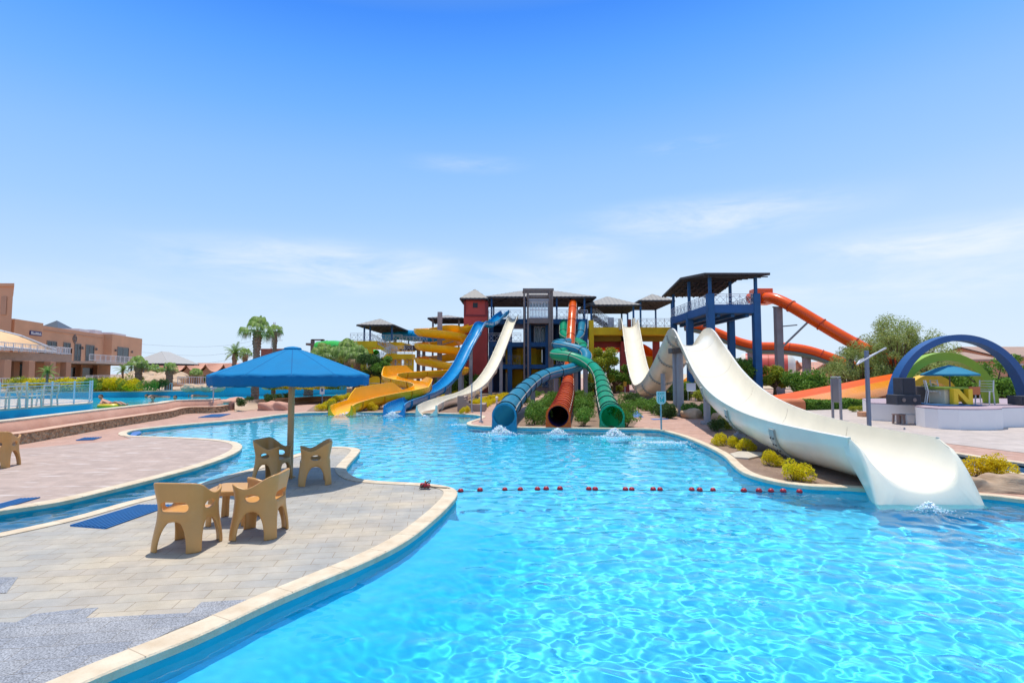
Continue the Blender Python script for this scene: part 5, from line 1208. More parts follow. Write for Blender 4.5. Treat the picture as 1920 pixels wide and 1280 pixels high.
pr_ = hp(u2t(182), -6, 0); m_ = MB(); m_.add([(pr_.x - 2.4, pr_.y - 2.4, 8.9), (pr_.x + 2.4, pr_.y - 2.4, 8.9), (pr_.x + 2.4, pr_.y + 2.4, 8.9), (pr_.x - 2.4, pr_.y + 2.4, 8.9), (pr_.x, pr_.y, 10.9)], [(0, 1, 4), (1, 2, 4), (2, 3, 4), (3, 0, 4)]); m_.build('pyramid_skylight', mat('slate_glass', (.10, .11, .12), .3), ho)
for _a in ((u2t(160), u2t(178), -4, -1, 8.76, 9.3), (u2t(215), u2t(240), -5, -.5, 8.9, 9.5), (u2t(200), u2t(213), -5, -2, 8.9, 9.7)): hb_(MB(), *_a).build('rooftop_unit', railm, ho)
# tall block at the very edge
tb = thing('hotel_block', 'tall blank terracotta block cut by the left edge of the photo', 'building', (X(-40, 62), 62, 0)); MB().prism([(X(-160, 62), 62), (X(16, 62), 62), (X(15, 70), 70), (X(-160, 70), 70)], 0, Z(533, 62)).build('wall', clay, tb, bevel=.05); bx(tb, 'wall_niche', clayd, X(-6, 61.9), X(4, 61.9), 61.9, 61.98, Z(590, 62), Z(556, 62)); MB().prism([(X(-162, 61.8), 61.8), (X(17.5, 61.8), 61.8), (X(16.5, 70.1), 70.1), (X(-162, 70.1), 70.1)], Z(537, 62), Z(531.5, 62)).build('parapet', clay, tb)
# front restaurant terrace
rs = thing('restaurant_terrace', 'two storey restaurant terrace on brown columns with an orange canopy', 'building', (-41, 46, 0))
mb = MB().prism([(X(133, 50), 50), (X(133, 56), 56), (-60, 56), (-60, 38), (X(-40, 41), 38)], 3.05, 3.75); mb.build('terrace_slab', mat('pale_brown_fascia', (.40, .29, .23), .85, var=.1), rs)
xe = lambda y: X(133, 50) + (50 - y) * -.0 + (y - 50) * ((X(133, 50) - X(-40, 38)) / 12)
for y in (49.7, 47.2, 44.2, 41.2):
    x = xe(y) - .35
    for k, dx in enumerate((0, -3.2)): bx(rs, 'column', clayd if (y < 49 or 1) else clay, x + dx - .28, x + dx + .28, y - .28, y + .28, .4, 3.05)
bx(rs, 'back_wall', clayd, -60, -47, 52, 56, .4, 3.05)
mb = MB(); mb.box(-46.9, -46.85, 43, 51, 1.0, 2.8); mb.box(X(18, 53), X(62, 53) , 51.8, 51.95, .9, 2.9); mb.build('shopfront', darkglass, rs)
railing(rs, [(xe(38.5), 38.5, 3.75), (xe(50) - .05, 50, 3.75), (xe(50) - 5, 50, 3.75)], .62, pitch=1.1, lattice=False, name='terrace_railing', r=.03, pr=.06)
railing(rs, [(xe(38) + 1.2, 38, .75), (xe(46) + 1.2, 46, .75), (xe(51.5) + 1.2, 51.5, .75)], .9, pitch=1.3, lattice=False, name='garden_railing', r=.025, pr=.05)
canm = mat('orange_tent_fabric', (.74, .46, .24), .8, var=.06, vscale=.6)
rows = []
C = [P(-60, 606, 44), P(8, 622, 45), P(40, 630, 46), P(103, 655, 49.5)]; E_ = [P(-60, 646, 38), P(0, 650, 40), P(40, 653, 43.5), P(105, 659, 49.6)]
Bk = [c + Vector((-4, 4, -.6)) for c in C]
for k in np.linspace(0, 1, 14):
    f = k * 3; i = min(2, int(f)); t = f - i
    c, e, b = C[i].lerp(C[i + 1], t), E_[i].lerp(E_[i + 1], t), Bk[i].lerp(Bk[i + 1], t)
    rows.append([e.lerp(c, s) + Vector((0, 0, -.35 * math.sin(math.pi * s))) for s in np.linspace(0, 1, 8)] + [b])
MB().grid(rows).build('canopy', canm, rs, smooth=True)
mb = MB(); [mb.bar(a, b, .10) for a, b in zip(C, C[1:])]; [mb.bar(a, b, .08) for a, b in zip(E_, E_[1:])]
for e in E_[:3]: mb.bar(e, (e.x, e.y, 3.75), .07)
mb.build('canopy_frame', railm, rs)
# rock bed and flower terrace between hotel and river are in the planting section

# ---- the wave pool river on the left, its walls and railings
WR = .35
rvm = mat('river_water', (.02, .50, .66), .05, var=.35, vscale=1.3, bump=.55, bscale=3.0, spec=.6)
near_e = [(-200, 793), (0, 790.5), (90, 779), (176, 770.3), (250, 764), (320, 758.3), (380, 753.5), (444, 750), (490, 747.5), (540, 745), (600, 742.5), (640, 741)]
far_e = [(646, 739), (612, 739.5), (488, 742), (430, 743), (408, 743), (344, 742.6), (290, 744), (230, 744.5), (176, 745), (100, 746), (-200, 750)]
_wb = [G(u, v, 0) for u, v in [(-200, 864), (-60, 845), (40, 832.5), (120, 818), (200, 803.5), (270, 791.5), (320, 783), (360, 774.5), (400, 774)]]
nr = inside_offset(_wb, -.6) + [G(u, v, WR) for u, v in near_e if u > 430]; fr_ = [G(u, v, WR) for u, v in far_e]
tag(MB().flat([tuple(p)[:2] for p in spline(nr, 4)] + [tuple(p)[:2] for p in spline(fr_, 3)], WR).build('river_water', rvm), kind='structure')
rivblue = mat('river_wall_blue', (.012, .38, .58), .6, var=.06, vscale=.4)
def wall_run(name, label, pts, z0, z1, th, m, capm=None, cat='wall', cap=.05):
    t = thing(name, label, cat, tuple(pts[0])); p, _ = resample(pts, .5); p = [Vector(q) for q in p]; b = inside_offset(p, -th)
    rows = [[(q.x, q.y, z0), (q.x, q.y, z1), (r.x, r.y, z1), (r.x, r.y, z0)] for q, r in zip(p, b)]
    mb = MB().grid(rows); mb.f.append((0, 1, 2, 3)); n = len(rows) * 4; mb.f.append((n - 4, n - 1, n - 2, n - 3)); mb.build('wall', m, t)
    if capm:
        a2 = inside_offset(p, .04); b2 = inside_offset(p, -th - .04)
        MB().grid([[(q.x, q.y, z1 - .001), (q.x, q.y, z1 + cap), (r.x, r.y, z1 + cap), (r.x, r.y, z1 - .001)] for q, r in zip(a2, b2)]).build('wall_cap', capm, t)
    return t
fw = spline([G(u, v, WR) for u, v in [(-200, 750), (100, 746), (176, 745), (230, 744.5), (290, 744), (344, 742.8)]], 3)
wall_run('river_wall', 'blue retaining wall along the far side of the wave pool, below the yellow shrubs', fw, WR - .3, Z(733.5, fw[-1].y), .4, rivblue, coping_m)
fw2 = [G(344, 742.8, WR), G(380, 742.8, WR), G(408, 743, WR)]
wall_run('river_wall', 'taller blue wall section under rough rocks on the far side of the wave pool', fw2, WR - .3, Z(727.5, fw2[1].y), 1.2, rivblue)
fw3 = spline([G(408, 743, WR), G(430, 743, WR), G(488, 742, WR), G(560, 740.5, WR), G(612, 739.3, WR), G(650, 738.6, WR)], 3)
wall_run('river_wall', 'long low blue river wall seen behind and under the big parasol', fw3, WR - .3, 1.0, .4, rivblue, coping_m)
# pink rendered wall with stone foot along the deck
def pink_wall():
    top = [(-160, 808), (0, 789.5), (90, 779.5), (176, 770.5), (250, 764.5), (320, 758.8), (372, 753.6), (410, 752), (444, 750.5)]
    base = [G(u, v, 0) for u, v in [(-200, 864), (-60, 845), (40, 832.5), (120, 818), (200, 803.5), (270, 791.5), (320, 783), (360, 774.5), (400, 774), (428, 770)]]
    b, _ = resample(spline(base, 6), .35); b = [Vector(p) for p in b]
    t = thing('stone_wall', 'long pink rendered wall on a rubble stone foot between deck and wave pool', 'wall', tuple(b[len(b) // 2]))
    rg = random.Random(3); n = len(b); off = [inside_offset(b, -d) for d in (0, .03, .10, .25, .38, .40, .75, .80)]
    pinkr = mat('pink_rough_render', (.50, .24, .16), .95, bump=.9, bscale=5, vscale=1.1, col2=(.64, .35, .25))
    rub = bpy.data.materials.new('rubble_stone'); rub.use_nodes = True; nt = rub.node_tree; N = nt.nodes; L = nt.links; bs = N['Principled BSDF']
    tc = N.new('ShaderNodeTexCoord'); vo = N.new('ShaderNodeTexVoronoi'); vo.inputs['Scale'].default_value = 11; L.new(tc.outputs['Object'], vo.inputs[0])
    rp = N.new('ShaderNodeValToRGB'); L.new(vo.outputs['Color'], rp.inputs[0]); rp.color_ramp.elements[0].color = (.20, .11, .055, 1); rp.color_ramp.elements[1].color = (.62, .42, .24, 1)
    L.new(rp.outputs[0], bs.inputs['Base Color']); bs.inputs['Roughness'].default_value = .9
    bp_ = N.new('ShaderNodeBump'); bp_.inputs['Distance'].default_value = .06; bp_.inputs['Strength'].default_value = 1; L.new(vo.outputs['Distance'], bp_.inputs['Height']); bp_.invert = True; L.new(bp_.outputs[0], bs.inputs['Normal'])
    H = .64; hs = .30
    MB().grid([[tuple(off[0][i].xy) + (0,), tuple(off[1][i].xy) + (hs,), tuple(off[2][i].xy) + (hs + .01,)] for i in range(n)]).build('rubble_foot', rub, t)
    MB().grid([[tuple(off[0][i].xy) + (hs - .005,), tuple(inside_offset(b, .03)[i].xy) + (hs + .02,), tuple(off[3][i].xy) + (hs + .045,), tuple(off[3][i].xy) + (hs - .02,)] for i in range(n)]).build('ledge', mat('pale_pink_ledge', (.58, .38, .28), .9, var=.1), t)
    MB().grid([[(*off[3][i].xy, hs + .03), (*off[4][i].lerp(off[3][i], .7 + .1 * math.sin(i * .8)).xy, hs + .2 + .02 * rg.random()), (*off[4][i].xy, H - .08 + .02 * rg.random()), (*off[5][i].xy, H - .02), (*off[6][i].xy, H), (*off[7][i].xy, H - .1), (*off[7][i].xy, 0)] for i in range(n)]).build('rendered_wall', pinkr, t, smooth=True, auto=60)
    MB().grid([[(*off[5][i].xy, H - .015), (*off[5][i].xy, H + .03), (*off[7][i].xy, H + .03), (*off[7][i].xy, H - .05)] for i in range(n)]).build('wall_cap', coping_m, t)
    # rounded rough end
    e = G(427, 768, 0)
    F = lambda x, y, z: np.sqrt((np.maximum(np.abs(x) - .22, 0)) ** 2 + (np.maximum(np.abs(y) - .6, 0)) ** 2 + np.maximum(np.abs(z - .2) - .2, 0) ** 2) - .20 + .05 * np.sin(x * 4.7 + 2 * z) * np.cos(y * 3 + 1.5) + .03 * np.sin(z * 6 + x * 3.1 + 2 * np.sin(y * 4))
    pos, fc = surface_nets(F, (-1.5, -1.1, -.2), (1.5, 1.1, .9), .07)
    mb = MB(); mb.add(pos + np.array([e.x, e.y + .4, 0]), [tuple(f) for f in fc.tolist()]); mb.build('rounded_end', pinkr, t, smooth=True)
    rk2 = thing('rock_planter', 'low scalloped pinkish rock rim on the paving left of the parasol pole', 'rock', tuple(G(512, 770)))
    e = G(513, 768.5, 0); mb = MB()
    F2 = lambda x, y, z: np.sqrt((np.maximum(np.abs(x) - .60, 0)) ** 2 + (np.maximum(np.abs(y) - .3, 0)) ** 2 + np.maximum(np.abs(z - .12) - .12, 0) ** 2) - .19 + .06 * np.sin(x * 7.1 + 1 + np.sin(x * 2)) * np.cos(y * 3) + .05 * np.sin(z * 9 + x * 6.3 + y * 4)
    pos, fc = surface_nets(F2, (-1.8, -.9, -.3), (1.8, .9, .6), .07); mb.add(pos + np.array([e.x, e.y, 0]), [tuple(f) for f in fc.tolist()]); mb.build('rock', pinkr, rk2, smooth=True)
pink_wall()
# sand bank between wall end and river
bank = [[G(u, 773 - (u - 440) * .06, .012) for u in range(440, 641, 20)], [G(u, 762 - (u - 440) * .07, .18) for u in range(440, 641, 20)], [G(u, 753 - (u - 440) * .055, .38) for u in range(440, 641, 20)], [G(u, 748.8 - (u - 440) * .037, .5 - (u - 440) * .0003) for u in range(440, 641, 20)]]
bank = [[G(u, a - (u - 440) * k, z) for u in range(440, 621, 20)] for a, k, z in ((772, .125, .013), (764, .105, .16), (756, .08, .36), (750.2, .048, .50))]
tag(MB().grid(bank).build('sand_bank', sand, smooth=True), kind='structure')
# island deck with railing
isl = [G(u, v, .65) for u, v in [(-220, 784), (-60, 776), (0, 770), (80, 764), (140, 759.5), (168, 757), (174, 754.5), (168, 751.5), (120, 749.5), (40, 749), (-220, 752)]]
ispts = spline(isl[:9], 4)
it = thing('pool_island', 'raised blue walled island deck in the wave pool at the left edge', 'deck', tuple(isl[3]))
MB().prism([tuple(p)[:2] for p in ispts] + [tuple(isl[9])[:2], tuple(isl[10])[:2]], -.1, .64).build('blue_wall', rivblue, it)
MB().prism([tuple(p)[:2] for p in ispts] + [tuple(isl[9])[:2], tuple(isl[10])[:2]], .641, .70).build('deck_top', mat('pale_deck', (.55, .45, .37), .8, var=.08), it)
fence = thing('glass_fence', 'pale blue framed glass fence round the island deck', 'fence', tuple(isl[3]))
fp, _ = resample([p + Vector((-.15, .12, 0)) for p in spline(isl[:7], 5)], 1.15); fp = [Vector((p[0], p[1], .70)) for p in fp]
pb = mat('pale_blue_frame', (.45, .62, .72), .4)
for z in (.92, .80, .08): MB().sweep([p + Vector((0, 0, z)) for p in fp], [(-.018, -.015), (.018, -.015), (.018, .015), (-.018, .015)]).build('rail', pb, fence)
for p in fp[:60]: MB().beam(p, p + Vector((0, 0, .98)), .045, .045).build('fence_post', pb, fence)
mb = MB()
for a, b in zip(fp, fp[1:]): mb.beam(a + Vector((0, 0, .44)), b + Vector((0, 0, .44)), .008, .62)
mb.build('glass_panel', glass_mat('fence_glass', (.6, .82, .85), .06, .16), fence)
# ================================================================ STAGE, SIGNS, POSTS
whitew = mat('white_rendered_wall', (.80, .78, .78), .8, var=.03, vscale=.6, bump=.08)
stage = thing('stage', 'low white walled round stage platform on the right plaza', 'stage', tuple(G(1800, 800)))
ZS = .72
sp_ = [G(1632, 788), G(1675, 790.5), G(1716, 793)]; fr1 = [G(u, v) for u, v in [(1718, 798), (1735, 801.5), (1760, 804), (1800, 806), (1840, 806.5), (1868, 806), (1881, 804.5), (1882, 801.5), (1895, 801), (1925, 800.5), (2050, 800)]]
poly = [tuple(p)[:2] for p in sp_] + [tuple(p)[:2] for p in fr1] + [(X(2050, 26), 27), (X(1640, 26), 27)]
MB().prism(poly, 0, ZS).build('stage_wall', whitew, stage, bevel=.02)
MB().prism(poly, ZS + .001, ZS + .03).build('stage_floor', mat('mauve_stage_floor', (.40, .30, .34), .7, var=.1), stage)
def arch(name, label, uc, Y, r_o, r_i, m, dep=.45, zc=ZS + .03, sx=1.0):
    t = thing(name, label, 'arch', (X(uc, Y), Y, zc), 'painted half round arches on the stage')
    xc = X(uc, Y); o = [(xc + r_o * sx * math.cos(a), zc + r_o * math.sin(a)) for a in np.linspace(0, math.pi, 49)]; i = [(xc + r_i[0] * math.cos(a), zc + r_i[1] * math.sin(a)) for a in np.linspace(math.pi, 0, 49)]
    MB().prism_y(o + i, Y, Y + dep).build('arch_band', m, t, bevel=.012); return t
arch('arch', 'tallest arch, deep blue, spanning the whole stage', 1806, 21.6, 2.83, (2.54, 2.58), mat('deep_blue_paint', (.012, .085, .26), .5, var=.08, vscale=.8))
arch('arch', 'middle arch, olive green, inside the blue one', 1776, 22.6, 2.14, (1.82, 1.80), mat('olive_green_paint', (.27, .44, .03), .5, var=.08, vscale=.8))
arch('arch', 'smallest arch, yellow, at the left inside the green one', 1748, 23.6, 1.20, (.92, .88), mat('arch_yellow_paint', (.70, .42, .02), .5, var=.08, vscale=.8))
spk = mat('charcoal_speaker', (.05, .055, .07), .7, var=.15, vscale=8, bump=.1)
def speaker(label, u0, u1, v0, v1, Y, dep, kind='box'):
    t = thing('stage_speaker', label, 'loudspeaker', (X((u0 + u1) / 2, Y), Y, Z(v1, Y))); x0, x1 = X(u0, Y), X(u1, Y); z0, z1 = max(Z(v1, Y), ZS + .031), Z(v0, Y)
    MB().box(x0, x1, Y, Y + dep, z0, z1).build('cabinet', spk, t, bevel=.02)
    MB().box(x0 + .05, x1 - .05, Y - .015, Y - .002, z0 + .05, z1 - .05).build('grille', mat('speaker_grille', (.03, .034, .045), .8), t)
    if kind == 'box':
        for k in (.28, .72): MB().lathe([(.001, .0), (.07, 0), (.075, .012), (.001, .02)], (0, 0, 0), 16).build('driver', darks, t).matrix_parent_inverse = Matrix.Identity(4)
        ks = [c for c in t.children if c.name.startswith('driver')]
        for c, k in zip(ks, (.28, .72)): c.location = (x0 + (x1 - x0) * k - t.location.x, -.02, (z0 + z1) / 2 - t.location.z); c.rotation_euler = (math.pi / 2, 0, 0)
    return t
speaker('long low charcoal speaker box at the left foot of the blue arch', 1679, 1725, 740, 759, 20.9, .6)
speaker('upright charcoal speaker standing on the long low one', 1690, 1716, 707.8, 740.2, 21.0, .5, 'tall')
speaker('charcoal speaker at the right foot of the blue arch, cut by the photo edge', 1912, 1950, 742, 759, 20.9, .6)
bk = thing('booth_panel', 'grey brown panel between the speakers and the DJ booth', 'panel', (X(1728, 23), 23, ZS)); bx(bk, 'panel', mat('grey_brown_panel', (.16, .13, .12), .8, var=.2), X(1718, 22.2), X(1740, 22.2), 22.2, 22.5, ZS + .031, Z(724, 22.2))
dj = thing('dj_booth', 'stage booth with a big yellow letter N on its front', 'booth', (X(1795, 20.8), 20.8, ZS))
zb = ZS + .031
bx(dj, 'base_mat', mat('blue_base', (.02, .10, .25), .7), X(1757, 20.5), X(1840, 20.5), 20.5, 22, zb, zb + .06)
bx(dj, 'counter', mat('cream_counter', (.66, .60, .42), .6), X(1769, 20.9), X(1789, 20.9), 20.9, 21.7, zb + .061, Z(730, 20.9)); bx(dj, 'counter_top', mat('green_top', (.25, .36, .04), .6), X(1769, 20.8), X(1815, 20.8), 20.8, 21.8, Z(730, 20.9) + .002, Z(725, 20.9))
bx(dj, 'orange_panel', mat('rust_orange_panel', (.56, .17, .06), .7), X(1816, 21), X(1837, 21), 21, 21.1, Z(740, 21), Z(724.5, 21))
ny = mat('letter_yellow', (.80, .55, .02), .5); Y_ = 20.62; zt_, zl_ = Z(729, Y_), zb + .061; a_, b_ = X(1787, Y_), X(1822, Y_); w = .16
mb = MB(); mb.box(a_, a_ + w, Y_, Y_ + .22, zl_, zt_).box(b_ - w, b_, Y_, Y_ + .22, zl_, zt_)
mb.prism_y([(a_ + .002, zt_ - .002), (a_ + w + .05, zt_ - .002), (b_ - .002, zl_ + .002), (b_ - w - .05, zl_ + .002)][::-1], Y_ - .004, Y_ + .215); mb.build('letter_n', ny, dj)
tu = thing('table_parasol', 'small teal parasol over the booth on the stage', 'parasol', (X(1780, 21.6), 21.6, ZS)); xx = X(1780, 21.6)
teal_c = mat('teal_canvas', (.015, .20, .33), .8, var=.08)
MB().lathe([(.001, Z(684, 21.6)), (.35, Z(688.5, 21.6)), (.95, Z(701, 21.6)), (.95, Z(701, 21.6) - .07), (.94, Z(701, 21.6) - .01), (.34, Z(688.5, 21.6) - .02)], (xx, 21.6, 0), 8).build('canopy', teal_c, tu); MB().bar((xx, 21.6, zb), (xx, 21.6, Z(685, 21.6)), .025).build('pole', darks, tu)
wch = mat('white_chair_frame', (.75, .74, .72), .5)
def slat_chair(x, y, z, label, rz):
    t = thing('high_chair', label, 'chair', (x, y, z), 'white framed chairs on the stage'); ps = []
    def add(name, mb): o = mb.build(name, wch, None); o.parent = t; return o
    for sx in (-.22, .22):
        add('leg', MB().beam((sx, -.26, 0), (sx, -.18, .55), .035, .035)); add('leg', MB().beam((sx, .26, 0), (sx, .18, .55), .035, .035))
    mb = MB()
    for k in range(5): mb.box(-.22, .22, -.2 + k * .085, -.14 + k * .085, .53, .555)
    add('seat', mb); mb = MB()
    for sx in (-.22, .22): mb.beam((sx, .18, .52), (sx, .26, .98), .035, .035)
    for k in range(4): mb.beam((-.22, .20 + k * .018, .62 + k * .11), (.22, .20 + k * .018, .62 + k * .11), .05, .02)
    add('backrest', mb); t.rotation_euler = (0, 0, rz); return t
slat_chair(X(1748, 21.4), 21.4, zb, 'white framed slatted chair on the stage left of the letter N booth', math.radians(60))
slat_chair(X(1844, 21.4), 21.4, zb, 'white framed slatted chair on the stage right of the letter N booth', math.radians(-60))
slat_chair(X(1762, 22.4), 22.4, zb, 'white framed slatted chair partly behind the counter of the booth', math.radians(20))
for u, lab, m_ in ((1681.5, 'brown plastic side table against the white stage wall', mat('brown_plastic', (.33, .22, .19), .5)), (1704, 'white plastic side table against the white stage wall', wch)):
    Y = 21.35; x = X(u, Y); t = thing('side_table', lab, 'table', (x, Y, .0)); hw = .17 if u < 1690 else .32
    MB().box(x - hw, x + hw, Y - .17, Y + .17, .36, .40).build('tabletop', m_, t, bevel=.012)
    for sx in (-1, 1):
        for sy in (-1, 1): MB().beam((x + sx * (hw - .03), Y + sy * .13, .0), (x + sx * (hw - .05), Y + sy * .11, .36), .07, .05).build('leg', m_, t)
# lamp post with panel head
lp = thing('lamp_post', 'square grey lamp post with a flat tilted white frame at its top', 'street lamp', tuple(G(1630, 801)))
b = G(1630, 801); tp = P(1622.5, 657, b.y)
MB().beam(b, (b.x, b.y, tp.z), .115, .115).build('post', mat('blue_grey_paint', (.16, .20, .27), .5, var=.1), lp, bevel=.01); MB().box(b.x - .13, b.x + .13, b.y - .13, b.y + .13, .0, .02).build('foot_plate', steel, lp)
h0, h1 = P(1608, 681, b.y - .3), P(1662, 652, b.y + .35); f = MB(); d_ = Vector((.10, .42, .02))
a1, a2, a3, a4 = P(1607, 683, b.y - .25), P(1660, 652, b.y - .25), P(1661, 653, b.y + .45), P(1612, 676, b.y + .45)
for p, q in ((a1, a2), (a2, a3), (a3, a4), (a4, a1)): f.beam(p, q, .05, .04)
f.build('lamp_frame', railm, lp); MB().beam(a1.lerp(a2, .1).lerp(a4, .5), a1.lerp(a2, .9).lerp(a3.lerp(a4, .1), .5), .03, .03).beam(Vector((b.x, b.y, tp.z - .03)), a1.lerp(a3, .4), .05, .05).build('bracket', steel, lp)
# board on two posts seen nearly edge-on
nb = thing('notice_board', 'grey notice board on two posts, seen almost edge on beside the big slide', 'sign board', tuple(G(1566, 788)))
p0, p1 = G(1562, 786, 0), G(1575, 790.5, 0); p1 = Vector((X(1574, p0.y - .55), p0.y - .55, 0))
for p in (p0, p1): MB().beam(p, p + Vector((0, 0, Z(709, p0.y) + (.0))), .08, .08).build('post', steel, nb)
MB().beam(p0.lerp(p1, .08) + Vector((0, 0, 1.28)), p0.lerp(p1, .92) + Vector((0, 0, 1.28)), .05, 1.05).build('board', mat('grey_board', (.22, .23, .25), .6), nb); MB().beam(p0 + Vector((0, 0, 1.85)), p1 + Vector((0, 0, 1.85)), .09, .05).build('board_cap', railm, nb)
# EXIT sign
ex = thing('exit_sign', 'teal shield shaped EXIT sign with a running figure on a thin post', 'sign', tuple(G(1240, 806)))
b = G(1240, 806); xx, yy = b.x, b.y; tealp = mat('teal_sign_paint', (.02, .42, .42), .5); palet = mat('pale_teal_paint', (.45, .75, .74), .5)
MB().bar(b, (xx, yy, Z(756, yy)), .03, n=12).build('post', mat('teal_grey_post', (.20, .38, .42), .5), ex)
z1_, z0_ = Z(733.5, yy), Z(757.5, yy); hw = .165; sh = [(xx - hw, z1_), (xx - hw, z0_ + .13), (xx - hw * .8, z0_ + .05), (xx - .06, z0_), (xx + .06, z0_), (xx + hw * .8, z0_ + .05), (xx + hw, z0_ + .13), (xx + hw, z1_)]
brd = MB().prism_y(sh, yy - .06, yy - .04).build('sign_board', palet, ex)
hh = z1_ - z0_; MB().box(xx - .105, xx + .105, yy - .066, yy - .061, z0_ + .06, z0_ + .06 + hh * .50).build('pictogram_panel', tealp, brd)
mb = MB(); cz = z0_ + .06 + hh * .25; mb.box(xx - .075, xx + .06, yy - .0715, yy - .067, cz - .1, cz - .085).box(xx - .075, xx - .06, yy - .0715, yy - .067, cz - .085, cz + .095).box(xx - .06, xx + .06, yy - .0715, yy - .067, cz + .08, cz + .095).box(xx + .045, xx + .06, yy - .0715, yy - .067, cz + .02, cz + .08)
ball((xx + .01, yy - .068, cz + .055), .018, mb, seg=10)
for p, q in (((.005, .035), (-.012, -.015)), ((-.012, -.015), (.03, -.04)), ((.03, -.04), (.02, -.075)), ((-.012, -.015), (-.04, -.06)), ((.005, .03), (.04, .0)), ((.005, .03), (-.035, .015))): mb.beam((xx + p[0], yy - .069, cz + p[1]), (xx + q[0], yy - .069, cz + q[1]), .014, .005)
mb.build('running_figure', mat('white_paint', (.8, .85, .85), .5), brd)
fc_ = bpy.data.curves.new('exit_lettering', 'FONT'); fc_.body = 'EXIT'; fc_.size = .125; fc_.align_x = 'CENTER'; fc_.extrude = .003; fc_.offset = .002
_t = bpy.data.objects.new('t', fc_); COL.objects.link(_t); bpy.context.view_layer.update(); _me = bpy.data.meshes.new_from_object(_t); bpy.data.objects.remove(_t); fo = bpy.data.objects.new('exit_lettering', _me); COL.objects.link(fo); _me.materials.clear(); _me.materials.append(tealp); fo.rotation_euler = (math.pi / 2, 0, 0); fo.location = (xx, yy - .066, z1_ - .125); fo.parent = brd
# small sign by the yellow slide, shower posts, bollards
def post_sign(label, u, vb, vt, vs0, vs1, w, mp_, mb_, sym=None):
    b = G(u, vb); t = thing('post_sign', label, 'sign', tuple(b)); MB().bar(b, (b.x, b.y, Z(vt, b.y)), .03, n=10).build('post', mp_, t)
    s_ = MB().box(b.x - w / 2, b.x + w / 2, b.y - .05, b.y - .035, Z(vs1, b.y), Z(vs0, b.y)).build('sign_board', mb_, t)
    if sym: MB().box(b.x - w * .25, b.x + w * .25, b.y - .055, b.y - .051, Z(vs0 * .35 + vs1 * .65, b.y), Z(vs0 * .75 + vs1 * .25, b.y)).build('blue_symbol', sym, s_)
post_sign('small white sign with a blue square on a post left of the yellow slide outlet', 604, 757, 724, 724, 739, .30, steel, mat('white_sign_face', (.72, .76, .8), .5), bluepaint)
post_sign('small yellow warning sign by the path under the yellow bridge', 1172, 741, 715, 715, 724, .28, railm, mat('warning_yellow', (.70, .38, .03), .5))
post_sign('white panelled sign behind the pillars of the big slide', 1296, 750, 718, 718, 737, .7, railm, mat('grey_sign_face', (.45, .45, .5), .5))
def shower(label, u, vb, vt, top=True):
    b = G(u, vb); t = thing('shower_post', label, 'shower', tuple(b), 'slim metal shower posts'); zt = Z(vt, b.y)
    MB().bar((b.x, b.y, 0), (b.x, b.y, zt), .032, n=10).box(b.x - .09, b.x + .09, b.y - .09, b.y + .09, 0, .05).build('post', mat('shower_steel', (.42, .46, .52), .3, metal=.5), t)
    if top: MB().bar((b.x - .18, b.y, zt), (b.x + .18, b.y, zt), .03, n=8).build('crossbar', mat('shower_steel', (.42, .46, .52), .3), t)
    MB().bar((b.x, b.y, zt - .06), (b.x, b.y - .22, zt - .08), .02, n=8).lathe([(.03, 0), (.06, -.03), (.06, -.045), (.001, -.045)], (b.x, b.y - .22, zt - .07), 12).build('shower_head', steel, t)
shower('slim shower post by the end of the pink wall, seen under the parasol rim', 399, 773, 727)
shower('slim metal shower post right of the stepped brown wall', 902, 791, 727, False)
shower('slim metal shower post on the stepped brown wall', 884.5, 772, 719, False)
sw = thing('stepped_wall', 'brown rendered wall with a stepped top at the foot of the white slide', 'wall', tuple(G(880, 772))); brw = mat('brown_grey_render', (.34, .25, .20), .9, var=.1, vscale=1.5, bump=.2)
Y = 28.2; xs = [X(u, Y) for u in (858, 869, 874, 879, 884, 900, 909)]; zs = [Z(742, Y), Z(748, Y), Z(753, Y), Z(757, Y), Z(758, Y), Z(758, Y)]
MB().prism_y([(xs[0], 0)] + [p for i in range(6) for p in ((xs[i], zs[i]), (xs[i + 1], zs[i]))] + [(xs[6], 0)], Y, Y + .35).build('wall', brw, sw)
MB().box(xs[0], xs[0] + .3, Y + .351, Y + 3.0, 0, zs[0] - .1).box(xs[-1] - .3, xs[-1], Y + .351, Y + 2.2, 0, zs[-1] - .02).build('side_wall', brw, sw)
bl = thing('garden_light', 'white globe light on a short post in the yellow flower rows', 'lamp', tuple(G(931, 760))); b = G(931.5, 761); MB().bar(b, (b.x, b.y, .42), .05).build('post', railm, bl); ball((b.x, b.y, .5), .1).build('globe', whi, bl, smooth=True)
bl = thing('garden_light', 'white globe light on a short post by the path near the parasol rim', 'lamp', tuple(G(637, 740))); b = G(637.5, 741.5); MB().bar(b, (b.x, b.y, .5), .06).build('post', railm, bl); ball((b.x, b.y, .6), .16).build('globe', whi, bl, smooth=True)
bl = thing('garden_light', 'white globe light on a short post behind the yellow slide bend', 'lamp', tuple(G(728, 741))); b = G(728, 741.5); MB().bar(b, (b.x, b.y, .35), .05).build('post', railm, bl); ball((b.x, b.y, .42), .12).build('globe', whi, bl, smooth=True)
